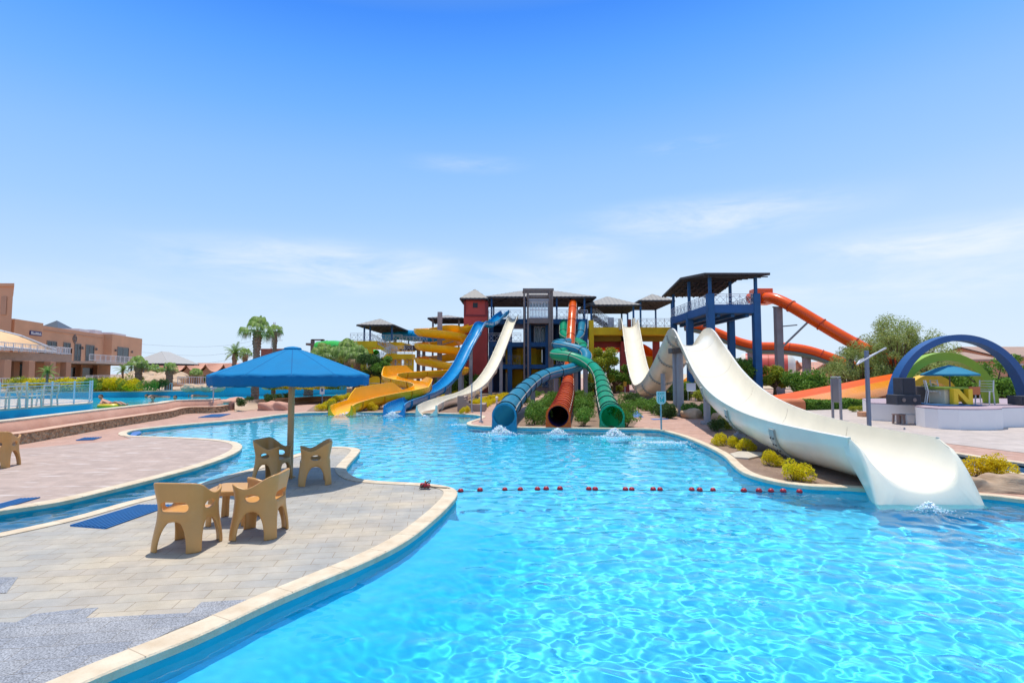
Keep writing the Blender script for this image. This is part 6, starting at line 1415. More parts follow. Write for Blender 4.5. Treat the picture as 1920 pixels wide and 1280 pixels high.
# shade mushroom and electricity pylon and lines
sm_ = thing('shade_umbrella', 'distant pair of small yellow and grey shade tops beyond the tall column', 'shade', tuple(P(1470, 700, 60)))
for u, m_ in ((1462, amber), (1479, steel)):
    x = X(u, 74); MB().lathe([(.02, Z(659.5, 74)), (.7, Z(661, 74)), (.72, Z(662.5, 74)), (.02, Z(661.5, 74))], (x, 74, 0), 14).build('shade_top', m_, sm_); MB().bar((x, 74, 0), (x, 74, Z(661, 74)), .08).build('pole', railm, sm_)
py = thing('power_pylon', 'thin lattice electricity pylon behind the tallest palm', 'pylon', (X(512, 160), 160, 0)); x = X(512, 160); mb = MB(); zt = Z(604, 160)
lv = [(0, 2.6), (3, 2.0), (6, 1.4), (9, .9), (12, .55), (zt, .2)]
for (z0_, w0), (z1_, w1) in zip(lv, lv[1:]):
    for s in (-1, 1): mb.beam((x + s * w0, 160, z0_), (x + s * w1, 160, z1_), .16, .16); mb.beam((x + s * w0, 160, z0_), (x - s * w1, 160, z1_), .09, .09)
for z, w in ((Z(638, 160), 2.6), (Z(626, 160), 2.0)): mb.beam((x - w, 160, z), (x + w, 160, z), .14, .14)
mb.build('lattice', mat('pylon_steel', (.45, .42, .42), .6), py)
mb = MB()
for v0, v1, v2 in ((617, 640, 652), (633, 655, 661), (654, 668, 668), (676, 676, 668)):
    a, m__, c = P(-200, v0 - 12, 120), P(200, v1, 200), P(512, v2 - 20, 160)
    q = spline([P(-300, v0 - 30, 150), P(60, v0 + 4, 155), P(250, v1 + 4, 158), P(420, v1 + 8, 160), Vector((x, 160, Z(630, 160)))], 6)
    for a, b in zip(q, q[1:]): mb.beam(a, b, .05, .05)
tag(mb.build('power_line', mat('wire_grey', (.3, .33, .38), .6)), 'faint power lines sagging across the sky behind the hotel', 'power line')

# ================================================================ PEOPLE IN THE WATER
skin = mat('warm_brown_skin', (.50, .24, .14), .5, var=.06, vscale=8); hairm = mat('dark_hair', (.03, .018, .012), .7); shortm = mat('dark_red_swimwear', (.35, .03, .03), .7)  # one even skin colour for everybody
def skinned(name, joints, edges, radii, m, parent, lvl=1):
    me = bpy.data.meshes.new(name); me.from_pydata([tuple(j) for j in joints], edges, []); me.materials.append(m)
    o = bpy.data.objects.new(name, me); COL.objects.link(o); o.parent = parent
    sk = o.modifiers.new('skin', 'SKIN'); ly = me.skin_vertices[0] if me.skin_vertices else None
    if ly is None:
        bpy.context.view_layer.update(); ly = me.skin_vertices[0] if me.skin_vertices else None
    if ly:
        for i, r in enumerate(radii): ly.data[i].radius = (r, r) if not hasattr(r, '__len__') else r; ly.data[i].use_root = (i == 0)
    ss = o.modifiers.new('sub', 'SUBSURF'); ss.levels = lvl; ss.render_levels = lvl + 1; sk.use_smooth_shade = True; return o
def head(parent, c, r=.105, face=(0, -1, 0)):
    F = lambda x, y, z: smin(np.sqrt((x / .80) ** 2 + (y / .95) ** 2 + (z / 1.12) ** 2) - 1, np.sqrt((x / .22) ** 2 + ((y + .95) / .28) ** 2 + ((z + .1) / .3) ** 2) - 1, .25) 
    pos, fcs = surface_nets(F, (-1.3, -1.4, -1.4), (1.3, 1.3, 1.4), .13); mb = MB(); mb.add([Vector(c) + Vector(p) * r for p in pos], [tuple(f) for f in fcs.tolist()]); h = mb.build('head', skin, None, smooth=True); h.parent = parent
    pos2 = [p for p in pos]; G_ = lambda x, y, z: np.maximum(np.sqrt((x / .88) ** 2 + (y / 1.04) ** 2 + (z / 1.2) ** 2) - 1, -(z - .15 - y * -.9) )
    p2, f2 = surface_nets(G_, (-1.3, -1.4, -1.4), (1.3, 1.3, 1.4), .13); mb = MB(); mb.add([Vector(c) + Vector(p) * r for p in p2], [tuple(f) for f in f2.tolist()]); o = mb.build('hair', hairm, None, smooth=True); o.parent = parent
    mb = MB()
    for s in (-.3, .3): ball((c[0] + s * r, c[1] - .88 * r, c[2] + .05 * r), r * .1, mb, seg=8)
    mb.box(c[0] - .25 * r, c[0] + .25 * r, c[1] - .93 * r, c[1] - .8 * r, c[2] - .48 * r, c[2] - .42 * r); o = mb.build('face_features', hairm, None); o.parent = parent
p0 = G(205, 763, WR)
pr1 = thing('person', 'person with dark hair lying back on a green swim ring, arms resting on it', 'person', tuple(p0))
J = [(0, 0, .10), (-.12, 0, .16), (-.30, 0, .27), (-.40, 0, .36), (-.44, 0, .42), (-.28, -.17, .27), (-.16, -.34, .18), (.05, -.42, .20), (-.28, .17, .27), (-.16, .34, .18), (.05, .42, .20), (.14, -.09, .12), (.46, -.12, .26), (.82, -.12, .12), (.92, -.12, .18), (.14, .09, .12), (.46, .12, .24), (.84, .12, .10), (.93, .12, .17), (.13, -.44, .2), (.13, .44, .2)]
E = [(0, 1), (1, 2), (2, 3), (3, 4), (2, 5), (5, 6), (6, 7), (7, 19), (2, 8), (8, 9), (9, 10), (10, 20), (0, 11), (11, 12), (12, 13), (13, 14), (0, 15), (15, 16), (16, 17), (17, 18)]
Rr = [.13, .12, .14, .06, .05, .06, .045, .035, .06, .045, .035, .09, .06, .045, .035, .09, .06, .045, .035, .03, .03]
skinned('body', J, E, Rr, skin, pr1); head(pr1, (-.50, 0, .50), .11)
skinned('swim_shorts', [(0, 0, .105), (-.06, 0, .135), (.14, -.09, .125), (.30, -.105, .195), (.14, .09, .125), (.30, .105, .185)], [(0, 1), (0, 2), (2, 3), (0, 4), (4, 5)], [.145, .135, .105, .085, .105, .085], shortm, pr1)
pr1.scale = (1.0,) * 3; pr1.rotation_euler = (0, 0, math.radians(-8))
rg_ = thing('swim_ring', 'green and yellow inflatable swim ring under the floating person', 'swim ring', tuple(p0)); rows = []
for a in np.linspace(0, 2 * math.pi, 33)[:-1]: rows.append([((.46 + .13 * math.cos(t)) * math.cos(a) + .12, (.46 + .13 * math.cos(t)) * math.sin(a), .06 + .12 * math.sin(t)) for t in np.linspace(0, 2 * math.pi, 13)[:-1]])
rows.append(rows[0]); grm = mat('lime_green_vinyl', (.10, .55, .04), .3); o = MB().grid(rows[:17], closed=True).build('ring_front', grm, None, smooth=True); o.parent = rg_; o = MB().grid(rows[16:], closed=True).build('ring_back', mat('yellow_vinyl', (.75, .55, .02), .3), None, smooth=True); o.parent = rg_
for u, v, lab in ((286, 756.5, 'swimmer with only head and shoulders above water, right of the swim ring'), (328, 755, 'swimmer near the pink wall rim, dark haired, furthest right of the heads in water')):
    p0 = G(u, v, WR); t = thing('person', lab, 'person', tuple(p0)); skinned('body', [(0, 0, -.25), (0, 0, .0), (0, 0, .1), (0, 0, .2), (.18, 0, .02), (.3, -.1, -.15), (-.18, 0, .02), (-.3, -.1, -.15)], [(0, 1), (1, 2), (2, 3), (1, 4), (4, 5), (1, 6), (6, 7)], [.14, .13, .06, .05, .06, .05, .06, .05], skin, t); head(t, (0, 0, .30), .115)
for u, v, lab in ((292, 742.8, 'swimmer floating flat by the far blue wall of the wave pool'), (372, 741.2, 'swimmer floating on the back under the rocks of the wave pool')):
    p0 = G(u, v + 1.5, WR); t = thing('person', lab, 'person', tuple(p0)); skinned('body', [(0, 0, .02), (-.3, 0, .04), (-.5, 0, .06), (.2, .1, 0), (.6, .12, .03), (.95, .12, .0), (.2, -.1, 0), (.6, -.12, .02), (.95, -.12, 0), (-.35, .3, .02), (-.1, .5, 0), (-.35, -.3, .02), (-.1, -.5, 0)], [(0, 1), (1, 2), (0, 3), (3, 4), (4, 5), (0, 6), (6, 7), (7, 8), (1, 9), (9, 10), (1, 11), (11, 12)], [.13, .15, .06, .09, .06, .04, .09, .06, .04, .05, .04, .05, .04], skin, t); head(t, (-.66, 0, .08), .115)
# white chairs on the island deck
isc = mat('cream_plastic_chair', (.60, .54, .45), .5)
def deck_chair(u, v, lab, rz):
    g = G(u, v, .70); t = thing('deck_chair', lab, 'chair', tuple(g), 'cream chairs behind the glass fence')
    def add(n, mb): o = mb.build(n, isc, None); o.parent = t
    for sx in (-.25, .25):
        for sy in (-.25, .25): add('leg', MB().beam((sx, sy, 0), (sx * .9, sy * .9, .42), .045, .045))
    add('seat', MB().box(-.25, .25, -.25, .25, .42, .45)); mb = MB()
    for sx in (-.25, .25): mb.beam((sx, .24, .42), (sx, .32, .85), .045, .045); mb.beam((sx, -.25, .64), (sx, .28, .64), .05, .03); mb.beam((sx, -.25, .42), (sx, -.25, .64), .04, .04)
    mb.beam((-.25, .32, .84), (.25, .32, .84), .05, .05); mb.beam((-.25, .28, .62), (.25, .28, .62), .2, .02); add('backrest', mb); t.rotation_euler = (0, 0, rz)
deck_chair(13, 766.5, 'cream chair behind the glass fence, nearest the photo edge', .1); deck_chair(55, 763.5, 'cream chair behind the glass fence, second from the photo edge', 2.9); deck_chair(88, 760, 'cream chair behind the glass fence, third from the photo edge', .3)

pg_ = thing('person', 'person in a red shirt standing far behind the pillars under the big slide', 'person', (X(1318, 41), 41, 0))
Jb = [(0, 0, .92), (0, 0, 1.15), (0, 0, 1.38), (0, 0, 1.5), (0, -.01, 1.58), (-.19, 0, 1.38), (-.25, -.02, 1.1), (-.22, -.12, .88), (.19, 0, 1.38), (.26, 0, 1.1), (.25, -.08, .86), (-.1, 0, .88), (-.11, -.03, .48), (-.11, .02, .06), (-.11, -.14, .03), (.1, 0, .88), (.12, .03, .48), (.12, .04, .06), (.13, -.12, .03)]
skinned('body', Jb, [(0, 1), (1, 2), (2, 3), (3, 4), (2, 5), (5, 6), (6, 7), (2, 8), (8, 9), (9, 10), (0, 11), (11, 12), (12, 13), (13, 14), (0, 15), (15, 16), (16, 17), (17, 18)], [.13, .12, .13, .055, .05, .06, .045, .035, .06, .045, .035, .09, .06, .045, .035, .09, .06, .045, .035], skin, pg_)
skinned('red_shirt', [(0, 0, .95), (0, 0, 1.15), (0, 0, 1.36), (-.2, 0, 1.36), (-.25, 0, 1.2), (.2, 0, 1.36), (.26, 0, 1.2)], [(0, 1), (1, 2), (2, 3), (3, 4), (2, 5), (5, 6)], [.145, .135, .145, .075, .06, .075, .06], mat('red_cloth', (.55, .05, .03), .8), pg_)
skinned('dark_shorts', [(0, 0, .93), (-.1, 0, .85), (-.11, -.02, .6), (.1, 0, .85), (.115, .015, .6)], [(0, 1), (1, 2), (0, 3), (3, 4)], [.145, .105, .08, .105, .08], mat('dark_cloth', (.03, .03, .05), .8), pg_); head(pg_, (0, -.02, 1.68), .105)
t = thing('side_table', 'small white plastic table far behind the pillars under the big slide', 'table', (X(1296, 40), 40, 0)); x, Y = X(1296, 40), 40
MB().box(x - .45, x + .45, Y - .4, Y + .4, .68, .73).build('tabletop', wch, t, bevel=.01)
for sx in (-1, 1):
    for sy in (-1, 1): MB().beam((x + sx * .4, Y + sy * .35, 0), (x + sx * .38, Y + sy * .33, .68), .06, .06).build('leg', wch, t)
# ================================================================ PLANTS
lg = leaf_mat('green_leaves', (.07, .17, .02), (.23, .40, .05)); ly = leaf_mat('yellow_green_leaves', (.52, .44, .01), (.90, .76, .02), trans=.5); ly2 = leaf_mat('golden_leaves', (.55, .42, .01), (.92, .74, .02), trans=.5)
lmix = leaf_mat('lime_leaves', (.16, .24, .02), (.48, .46, .03)); lt_ = leaf_mat('feathery_tamarisk_green', (.22, .30, .07), (.46, .52, .17)); ld = leaf_mat('dark_green_leaves', (.035, .08, .02), (.10, .18, .035)); lp_ = leaf_mat('palm_green', (.09, .19, .03), (.26, .38, .08)); ldry = leaf_mat('dry_fronds', (.20, .13, .06), (.34, .24, .12))
bark = mat('brown_bark', (.12, .075, .045), .9, var=.3, vscale=6, bump=.6); palmbark = mat('palm_trunk_bark', (.17, .095, .06), .95, bump=1.0, bscale=9, vscale=7, col2=(.30, .19, .13))
def leaf_mesh(centers, size, rg, aspect=1.8, up=.3, bend=.0):
    n = len(centers); d = rg.normal(size=(n, 3)); d[:, 2] = d[:, 2] * .8 + up; d /= np.linalg.norm(d, axis=1, keepdims=True)
    e = rg.normal(size=(n, 3)); s = np.cross(d, e); s /= np.linalg.norm(s, axis=1, keepdims=True) + 1e-9
    L = (size * rg.uniform(.6, 1.3, n))[:, None]; c = centers
    v = np.stack([c - d * L * .5, c + s * L / aspect * .5, c + d * L * .5, c - s * L / aspect * .5], 1).reshape(-1, 3)
    f = np.arange(n * 4).reshape(n, 4); return v, f
def mesh_np(name, v, f, m, smooth=False):
    me = bpy.data.meshes.new(name); me.vertices.add(len(v)); me.vertices.foreach_set('co', np.ascontiguousarray(v, dtype=np.float32).ravel()); k = f.shape[1]
    me.loops.add(len(f) * k); me.loops.foreach_set('vertex_index', f.ravel().astype(np.int32)); me.polygons.add(len(f)); me.polygons.foreach_set('loop_start', (np.arange(len(f)) * k).astype(np.int32)); me.update(calc_edges=True); me.materials.append(m); return me
def bush_mesh(name, m, seed, n=2200, leaf=.07, lumps=9, boxy=0.0):
    """unit bush: radius ~1, height ~1.6, standing on z=0"""
    rg = np.random.default_rng(seed); cs = []
    lump = [(np.array([rg.normal(0, .42), rg.normal(0, .42), rg.uniform(.35, 1.15)]), rg.uniform(.38, .58)) for _ in range(lumps)]
    per = n // lumps
    for c, r in lump:
        d = rg.normal(size=(per, 3)); d /= np.linalg.norm(d, axis=1, keepdims=True); rr = r * rg.uniform(.55, 1.12, per) ** .6; p = c + d * rr[:, None]; cs.append(p)
    cs = np.concatenate(cs); cs = cs[cs[:, 2] > .04]
    v, f = leaf_mesh(cs, leaf * 1.35, rg); return mesh_np(name, v, f, m)
BM = {k: [bush_mesh('bush_foliage', m, s + i, n, lf, lu) for i in range(2)] for k, (m, s, n, lf, lu) in {'y': (ly, 10, 2600, .10, 9), 'g': (lg, 20, 3000, .10, 11), 'm': (lmix, 30, 2600, .10, 10), 'd': (ld, 40, 2600, .12, 10), 'o': (ly2, 50, 2600, .10, 9)}.items()}
stemm = None
def stem_mesh():
    mb = MB(); rr = random.Random(1)
    for i in range(6): a = i * 1.05; mb.bar((.06 * math.cos(a), .06 * math.sin(a), -.02), (.45 * math.cos(a), .45 * math.sin(a), .8), .035, .015, n=5)
    me = bpy.data.meshes.new('stems'); me.from_pydata(mb.v, [], mb.f); me.materials.append(bark); return me
STEM = stem_mesh(); prng = random.Random(77)
def bush(kind, p, r, label, group, hz=1.0, name='bush', stems=True):
    t = thing(name, label, 'bush', tuple(p), group); o = bpy.data.objects.new('foliage', prng.choice(BM[kind])); COL.objects.link(o); o.parent = t; o.scale = (r, r, r * hz); o.rotation_euler = (0, 0, prng.uniform(0, 6.28))
    if stems: s = bpy.data.objects.new('stems', STEM); COL.objects.link(s); s.parent = t; s.scale = (r, r, r * hz)
    return t
PL = 'counted from the pool'
def row(kind, pts, r, label, group, hz=1.0, jit=.05, place='counted from the pool'):
    for i, (u, v) in enumerate(pts):
        g = G(u, v); g.x += prng.uniform(-jit, jit); bush(prng.choice(kind), g, r * prng.uniform(.88, 1.12), f'{ORD[i] if i < 20 else "far"} {label}, {place}', group, hz, stems=r > .25)
# near yellow shrubs by the big slide
for (u, v, r, lab, k) in [(1489, 901, .27, 'nearest golden shrub on the soil bed beside the float line end', 'y'), (1442, 873, .225, 'golden shrub just behind the pale stepping stone', 'y'), (1395, 846, .225, 'right one of three golden shrubs at the path end', 'y'), (1374, 839, .21, 'middle one of three golden shrubs at the path end', 'y'), (1355, 835, .23, 'left one of three golden shrubs at the path end', 'y'),
                          (1867, 897, .30, 'large golden shrub on the rocks right of the big slide outlet', 'o'), (1832, 893, .24, 'smaller golden shrub half hidden by the big slide outlet', 'o'), (1366, 805, .34, 'lime green shrub under the big slide, left one', 'm'), (1384, 799, .32, 'lime green shrub under the big slide, right one', 'm'), (1345, 808, .28, 'dark green shrub in the slide shadow behind the golden ones', 'd')]:
    bush(k, G(u, v), r, lab, 'golden shrubs round the big slide')
# hedges between the tube slides
def along(a, b, n): return [(a[0] + (b[0] - a[0]) * t, 700 + 1 / ((1 - t) / (a[1] - 700) + t / (b[1] - 700))) for t in np.linspace(0, 1, n)]
row('g', along((1004, 796), (1044, 752), 8), .43, 'green clipped bush left of the red tube slide', 'green bushes between the tube slides', 1.15)
row('g', along((1094, 799), (1085, 752), 8), .40, 'green clipped bush right of the red tube slide', 'green bushes between the tube slides', 1.2)
row('g', along((1176, 800), (1168, 772), 3), .40, 'green clipped bush right of the green tube slide', 'green bushes between the tube slides', 1.1)
row('g', along((970, 770), (1010, 745), 4), .34, 'green bush in the shadow beside the teal tube', 'green bushes between the tube slides', 1.0)
row('g', along((1108, 772), (1102, 745), 4), .34, 'green bush between the green tube and its columns', 'green bushes between the tube slides', 1.0)
# right hedge along the valley of the big slide
row('gd', [(1177, 752), (1184, 757), (1191, 762), (1200, 766), (1210, 770), (1221, 774), (1232, 778), (1243, 781), (1254, 784)], .42, 'dark bush in the row beside the exit path', 'bushes lining the exit path', 1.1, place='counted from the far end')
row('g', [(1290, 781), (1303, 780), (1316, 779), (1329, 783), (1340, 786)], .40, 'green bush under the high hump of the big slide', 'bushes under the big slide', 1.0, place='counted from the left')
# yellow flower rows beside the tall cream slide
row('y', along((906, 764), (968, 744), 13), .26, 'yellow shrub of the front flower row by the cream slide', 'yellow flower rows by the central path', .95)
row('y', along((890, 760), (950, 742), 12), .26, 'yellow shrub of the back flower row by the cream slide', 'yellow flower rows by the central path', .95)
row('y', [(833, 748), (842, 745), (850, 742), (858, 740), (866, 739)], .30, 'yellow shrub between the blue and the cream slide', 'yellow shrubs by the slides', .9, place='counted from the left')
row('ym', [(603, 770), (615, 769)], .30, 'small yellow shrub left of the yellow slide outlet', 'yellow shrubs by the slides', 1, place='counted from the left')
row('yo', [(697, 770), (711, 765), (720, 758)], .29, 'small yellow shrub between the yellow and the blue outlet', 'yellow shrubs by the slides', 1, place='counted from the left')
row('y', [(628, 757), (634, 753), (641, 750), (648, 748), (655, 746), (662, 744), (622, 763), (670, 742), (678, 741)], .36, 'yellow shrub behind the yellow slide outlet', 'yellow shrubs by the slides', .9, place='counted from the path')
row('o', [(870, 776), (876, 774)], .18, 'sparse golden shrub at the stepped brown wall', 'yellow shrubs by the slides', 1.3, place='counted from the left')
row('gd', [(842, 738), (858, 737), (872, 736), (888, 735), (830, 737), (900, 737)], .95, 'green shrub behind the yellow spiral slide', 'green shrubs behind the spiral slide', 1.3, place='counted from the left')
row('gd', [(1240, 742), (1268, 744), (1290, 744), (1322, 745), (1345, 745)], .85, 'green shrub deep behind the pillars of the big slide', 'green shrubs behind the big slide', 1.0, place='counted from the left')
row('m', [(1152, 733), (1160, 736), (1284, 750), (1310, 752)], .6, 'lime shrub below the yellow bridge', 'lime shrubs below the yellow bridge', 1.0, place='counted from the left')
# shrubs on the left, beyond the wave pool
def row3(kind, pts, z, r, label, group, hz=1.0):
    for i, (u, v) in enumerate(pts): bush(prng.choice(kind), G(u, v, z) , r * prng.uniform(.85, 1.15), f'{ORD[i] if i < 20 else str(i+1)+"th"} {label}', group, hz, stems=False)
row3('ym', [(30 + 9.6 * i, 734) for i in range(14)], .75, .75, 'yellow shrub in front of the restaurant, counted from the left', 'yellow shrubs along the wave pool', .8)
row3('ym', [(186 + 8.5 * i, 733.5 - (i % 2)) for i in range(9)], .75, .62, 'yellow shrub above the blue river wall, counted from the left', 'yellow shrubs along the wave pool', 1.0)
row3('dg', [(170, 734), (182, 732), (281, 733), (352, 712), (388, 716), (300, 732)], .8, .5, 'dark shrub near the hotel terrace, counted from the left', 'dark shrubs by the hotel', 1.2)
row3('yg', [(545, 731), (556, 731), (568, 730), (600, 731), (612, 730), (622, 730), (506, 732), (516, 731), (630, 731)], .9, .7, 'shrub behind the low river wall, counted from the parasol pole', 'shrubs behind the low river wall', .8)
row3('d', [(453, 762), (466, 757), (504, 756), (523, 752), (537, 750)], .25, .28, 'small dark shrub on the sand bank, counted from the left', 'small shrubs on the sand bank', 1.2)
gb = thing('planting_bed', 'raised sandy planting bed beyond the wave pool wall', 'planting bed', (-38, 42, 0))
MB().prism([tuple(G(u, v, WR))[:2] for u, v in [(-200, 748.6), (100, 744.8), (176, 743.8), (290, 742.8), (345, 741.8), (410, 741.6), (500, 740.6), (660, 737.5)]] + [(-22, 64), (-90, 64), (-90, 44)], 0, .80).build('bed', sand, gb)
# rough rocks on top of the taller wall and orange rocks
rockm = mat('pale_orange_rock', (.48, .30, .17), .95, bump=.9, bscale=4, vscale=2, col2=(.62, .46, .32))
def rock(p, r, label, seed, group=None, m=None, sq=.7):
    rg = np.random.default_rng(seed); a = rg.uniform(0, 6, 6); F = lambda x, y, z: np.sqrt(x * x + y * y + (z / sq) ** 2) - 1 + .16 * np.sin(3 * x + a[0]) * np.cos(3 * y + a[1]) + .1 * np.sin(5 * z + a[2] + 3 * x) + .05 * np.sin(9 * x + a[3]) * np.sin(8 * y + a[4])
    pos, f = surface_nets(F, (-1.4, -1.4, -1.2), (1.4, 1.4, 1.2), .16); t = thing('rock', label, 'rock', tuple(p), group); me = mesh_np('rock', pos * r, f, m or rockm); me.polygons.foreach_set('use_smooth', np.ones(len(f), bool)); o = bpy.data.objects.new('rock', me); COL.objects.link(o)
    o.location = tuple(p); tag(o, label, 'rock', group); bpy.data.objects.remove(t); return o
for i in range(9): rock(P(350 + i * 7.3, 727.3, 37.5), prng.uniform(.3, .45), f'{ORD[i]} rough pale rock on top of the taller blue wall, counted from the left', i, 'rocks on the taller blue wall')
for i in range(12): rock(P(236 + i * 9.2, 719 - 6 * (i % 3), 50 + 3 * (i % 3)), prng.uniform(.8, 1.25), f'{ORD[i]} orange rock of the rock garden behind the left palms, counted from the left', 30 + i, 'orange rocks behind the palms', sq=.6)
wf = thing('bridge_railing', 'white railed footbridge above the taller blue wall', 'railing', tuple(P(360, 720, 42))); railing(wf, [P(333, 721, 42), P(398, 722, 42)], .62, pitch=1.0, lattice=False); railing(wf, [P(299, 733, 38), P(322, 733, 38)], .55, pitch=.7, lattice=False); MB().beam(P(333, 722, 42.2), P(398, 723, 42.2), 1.0, .15).build('bridge_deck', clayd, wf)
wf = thing('bridge_railing', 'white rail fence behind the parasol post and palm trunks', 'railing', tuple(P(500, 735, 40))); railing(wf, [P(408, 733, 41), P(470, 733.5, 41), P(560, 733, 42)], .6, pitch=1.8, lattice=False)
# rock ledge right of the big slide outlet
ledge_t = thing('rock_ledge', 'artificial sandstone ledge at the pool edge right of the big slide', 'rock', tuple(G(1880, 915)))
F = lambda x, y, z: np.sqrt(np.maximum(np.abs(x) - 1.6, 0) ** 2 + np.maximum(np.abs(y) - .16, 0) ** 2 + np.maximum(np.abs(z) - .05, 0) ** 2) - .15 + .03 * np.sin(x * 6 + 1) + .035 * np.sin(z * 22 + np.sin(x * 3) * 1.5) + .02 * np.sin(x * 13 + y * 9)
pos, f = surface_nets(F, (-1.9, -.5, -.35), (1.9, .5, .35), .045); e = G(1965, 924, 0)
th = -.24; R2 = np.array([[math.cos(th), -math.sin(th)], [math.sin(th), math.cos(th)]]); pos[:, :2] = pos[:, :2] @ R2.T
mb = MB(); mb.add(pos + np.array([e.x, e.y + .12, .0]), [tuple(q) for q in f.tolist()]); mb.build('ledge_rock', mat('brown_sandstone', (.30, .20, .13), .95, bump=.8, bscale=7, vscale=2.5, col2=(.50, .37, .26), stretch=(1, 1, 4)), ledge_t, smooth=True)
rock(G(1866, 908, .05), .22, 'rounded sandstone rock touching the big slide outlet', 99, None, mat('brown_sandstone', (.3, .2, .13)), .9)
for i, (u, v) in enumerate([(1296, 777), (1262, 773), (1352, 786)]): rock(G(u, v, .15), .42, f'{ORD[i]} pale boulder under the big slide, counted from the left' if i else 'pale boulder between the pillars of the big slide', 60 + i, 'pale boulders under the big slide')
# clipped hedge on the plaza
def hedge(label, a, b, h, w, seed, m=lg, n=9000):
    rg = np.random.default_rng(seed); t = thing('hedge', label, 'hedge', tuple(a)); L = (b - a).length; d = (b - a).normalized(); s = Vector((-d.y, d.x, 0))
    x = rg.uniform(0, L, n); face = rg.integers(0, 5, n); y = rg.uniform(-w / 2, w / 2, n); z = rg.uniform(.03, h, n); y = np.where(face < 2, -w / 2, np.where(face == 4, w / 2, y)); z = np.where((face == 2) | (face == 3), h, z)
    wob = .06 * np.sin(x * 2.1) + .04 * np.sin(x * 5.3 + 1); z = z + (wob + rg.normal(0, .02, n)) * (z > h * .7); y = y + rg.normal(0, .035, n)
    c = np.array(a)[None] + x[:, None] * np.array(d) + y[:, None] * np.array(s) + np.array([0, 0, 1]) * z[:, None]
    v, f = leaf_mesh(c, .11, rg); o = bpy.data.objects.new('hedge_leaves', mesh_np('hedge_leaves', v, f, m)); COL.objects.link(o); o.parent = t; o.matrix_parent_inverse = Matrix.Translation(-t.location)
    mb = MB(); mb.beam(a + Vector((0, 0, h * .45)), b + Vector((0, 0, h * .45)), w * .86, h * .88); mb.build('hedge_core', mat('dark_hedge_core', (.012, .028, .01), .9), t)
hedge('long clipped green hedge below the orange run-out slide', G(1492, 768), G(1720, 770) + Vector((0, 3, 0)), .46, 1.0, 5, n=12000)
hedge('clipped hedge stub at the end of the orange slide', G(1250, 751) + Vector((0, 0, 0)), G(1285, 750), .7, 1.0, 6, ld, 3000)
tc_ = thing('slide_end_block', 'rounded terracotta end block of the orange run-out slide', 'planter', tuple(G(1482, 768))); e = G(1484, 768)
F = lambda x, y, z: np.sqrt(np.maximum(np.abs(x) - .35, 0) ** 2 + np.maximum(np.abs(y) - .4, 0) ** 2 + np.maximum(np.abs(z - .2) - .2, 0) ** 2) - .2
pos, f = surface_nets(F, (-.7, -.8, -.2), (.7, .8, .8), .07); mb = MB(); mb.add(pos + np.array([e.x, e.y, 0]), [tuple(q) for q in f.tolist()]); mb.build('block', mat('terracotta_block', (.55, .17, .07), .8, var=.1), tc_, smooth=True)
row('ym', [(1597, 772), (1612, 771)], .26, 'small lime shrub below the clipped hedge', 'small shrubs by the plaza', .9, place='counted from the left')
pbk = thing('plaza_block', 'small terracotta block left of the white stage wall', 'planter', tuple(G(1622, 781))); e = G(1622, 781); bx(pbk, 'block', clay, e.x - .25, e.x + .1, e.y - .2, e.y + .2, 0, .24, bevel=.03)

# ---- trees
def tree(label, base, h, rad, m, seed, n=9000, leaf=.16, trunk=.16, clumps=22, flat=.8, name='tree', group=None, low=.35, feather=False, lean=(0, 0)):
    rg = np.random.default_rng(seed); t = thing(name, label, 'tree', tuple(base), group); B = Vector(base); cs, mb = [], MB()
    fork = B + Vector((lean[0] * .3, lean[1] * .3, h * low)); mb.bar(B, fork, trunk, trunk * .7, n=9)
    per = n // clumps
    for i in range(clumps):
        a = rg.uniform(0, 6.28); el = rg.uniform(-.15, 1.0); rr = rad * rg.uniform(.35, 1.0) * math.cos(el * .9) ; c = Vector((B.x + lean[0] + rr * math.cos(a), B.y + lean[1] + rr * math.sin(a), B.z + h * (low + .12) + (h * (1 - low) * .92) * max(0, el) * rg.uniform(.7, 1.0)))
        c.z = min(c.z, B.z + h * .96); m1 = fork.lerp(c, .5) + Vector((rg.normal(0, .1), rg.normal(0, .1), .1)) * rad * .3
        mb.bar(fork, m1, trunk * .42, trunk * .25, n=6, cap=False); mb.bar(m1, c, trunk * .25, trunk * .07, n=5, cap=False)
        r = rad * (rg.uniform(.16, .30) if feather else rg.uniform(.22, .42)); d = rg.normal(size=(per, 3)); d /= np.linalg.norm(d, axis=1, keepdims=True); q = np.array(c) + d * (r * rg.uniform(.25, 1.1, per) ** .7)[:, None] * np.array([1, 1, flat])
        if feather: q[:, 2] -= rg.uniform(0, .35, per) * r * (np.linalg.norm(q[:, :2] - np.array(c)[:2], axis=1) / r)
        cs.append(q)
    mb.build('trunk', bark, t, smooth=True); cs = np.concatenate(cs); v, f = leaf_mesh(cs, leaf, rg, aspect=3.2 if feather else 1.8, up=-.3 if feather else .3)
    o = bpy.data.objects.new('crown', mesh_np('crown', v, f, m)); COL.objects.link(o); o.parent = t; o.matrix_parent_inverse = Matrix.Translation(-t.location); return t
def tg(u, Y): return Vector((X(u, Y), Y, 0))
tree('large feathery tamarisk tree behind the lamp post, its crown covering the orange slide', tg(1682, 45), Z(592, 45), 2.7, lt_, 1, n=17000, leaf=.17, clumps=60, feather=True, trunk=.16, low=.14)
tree('feathery tamarisk tree between the notice board and the lamp post', tg(1612, 46), Z(640, 46), 2.9, lt_, 2, n=17000, leaf=.17, clumps=34, feather=True, low=.1)
tree('feathery tree rising left of the blue arch', tg(1725, 46), Z(622, 46), 3.0, lt_, 3, n=16000, leaf=.16, clumps=34, feather=True, low=.1)
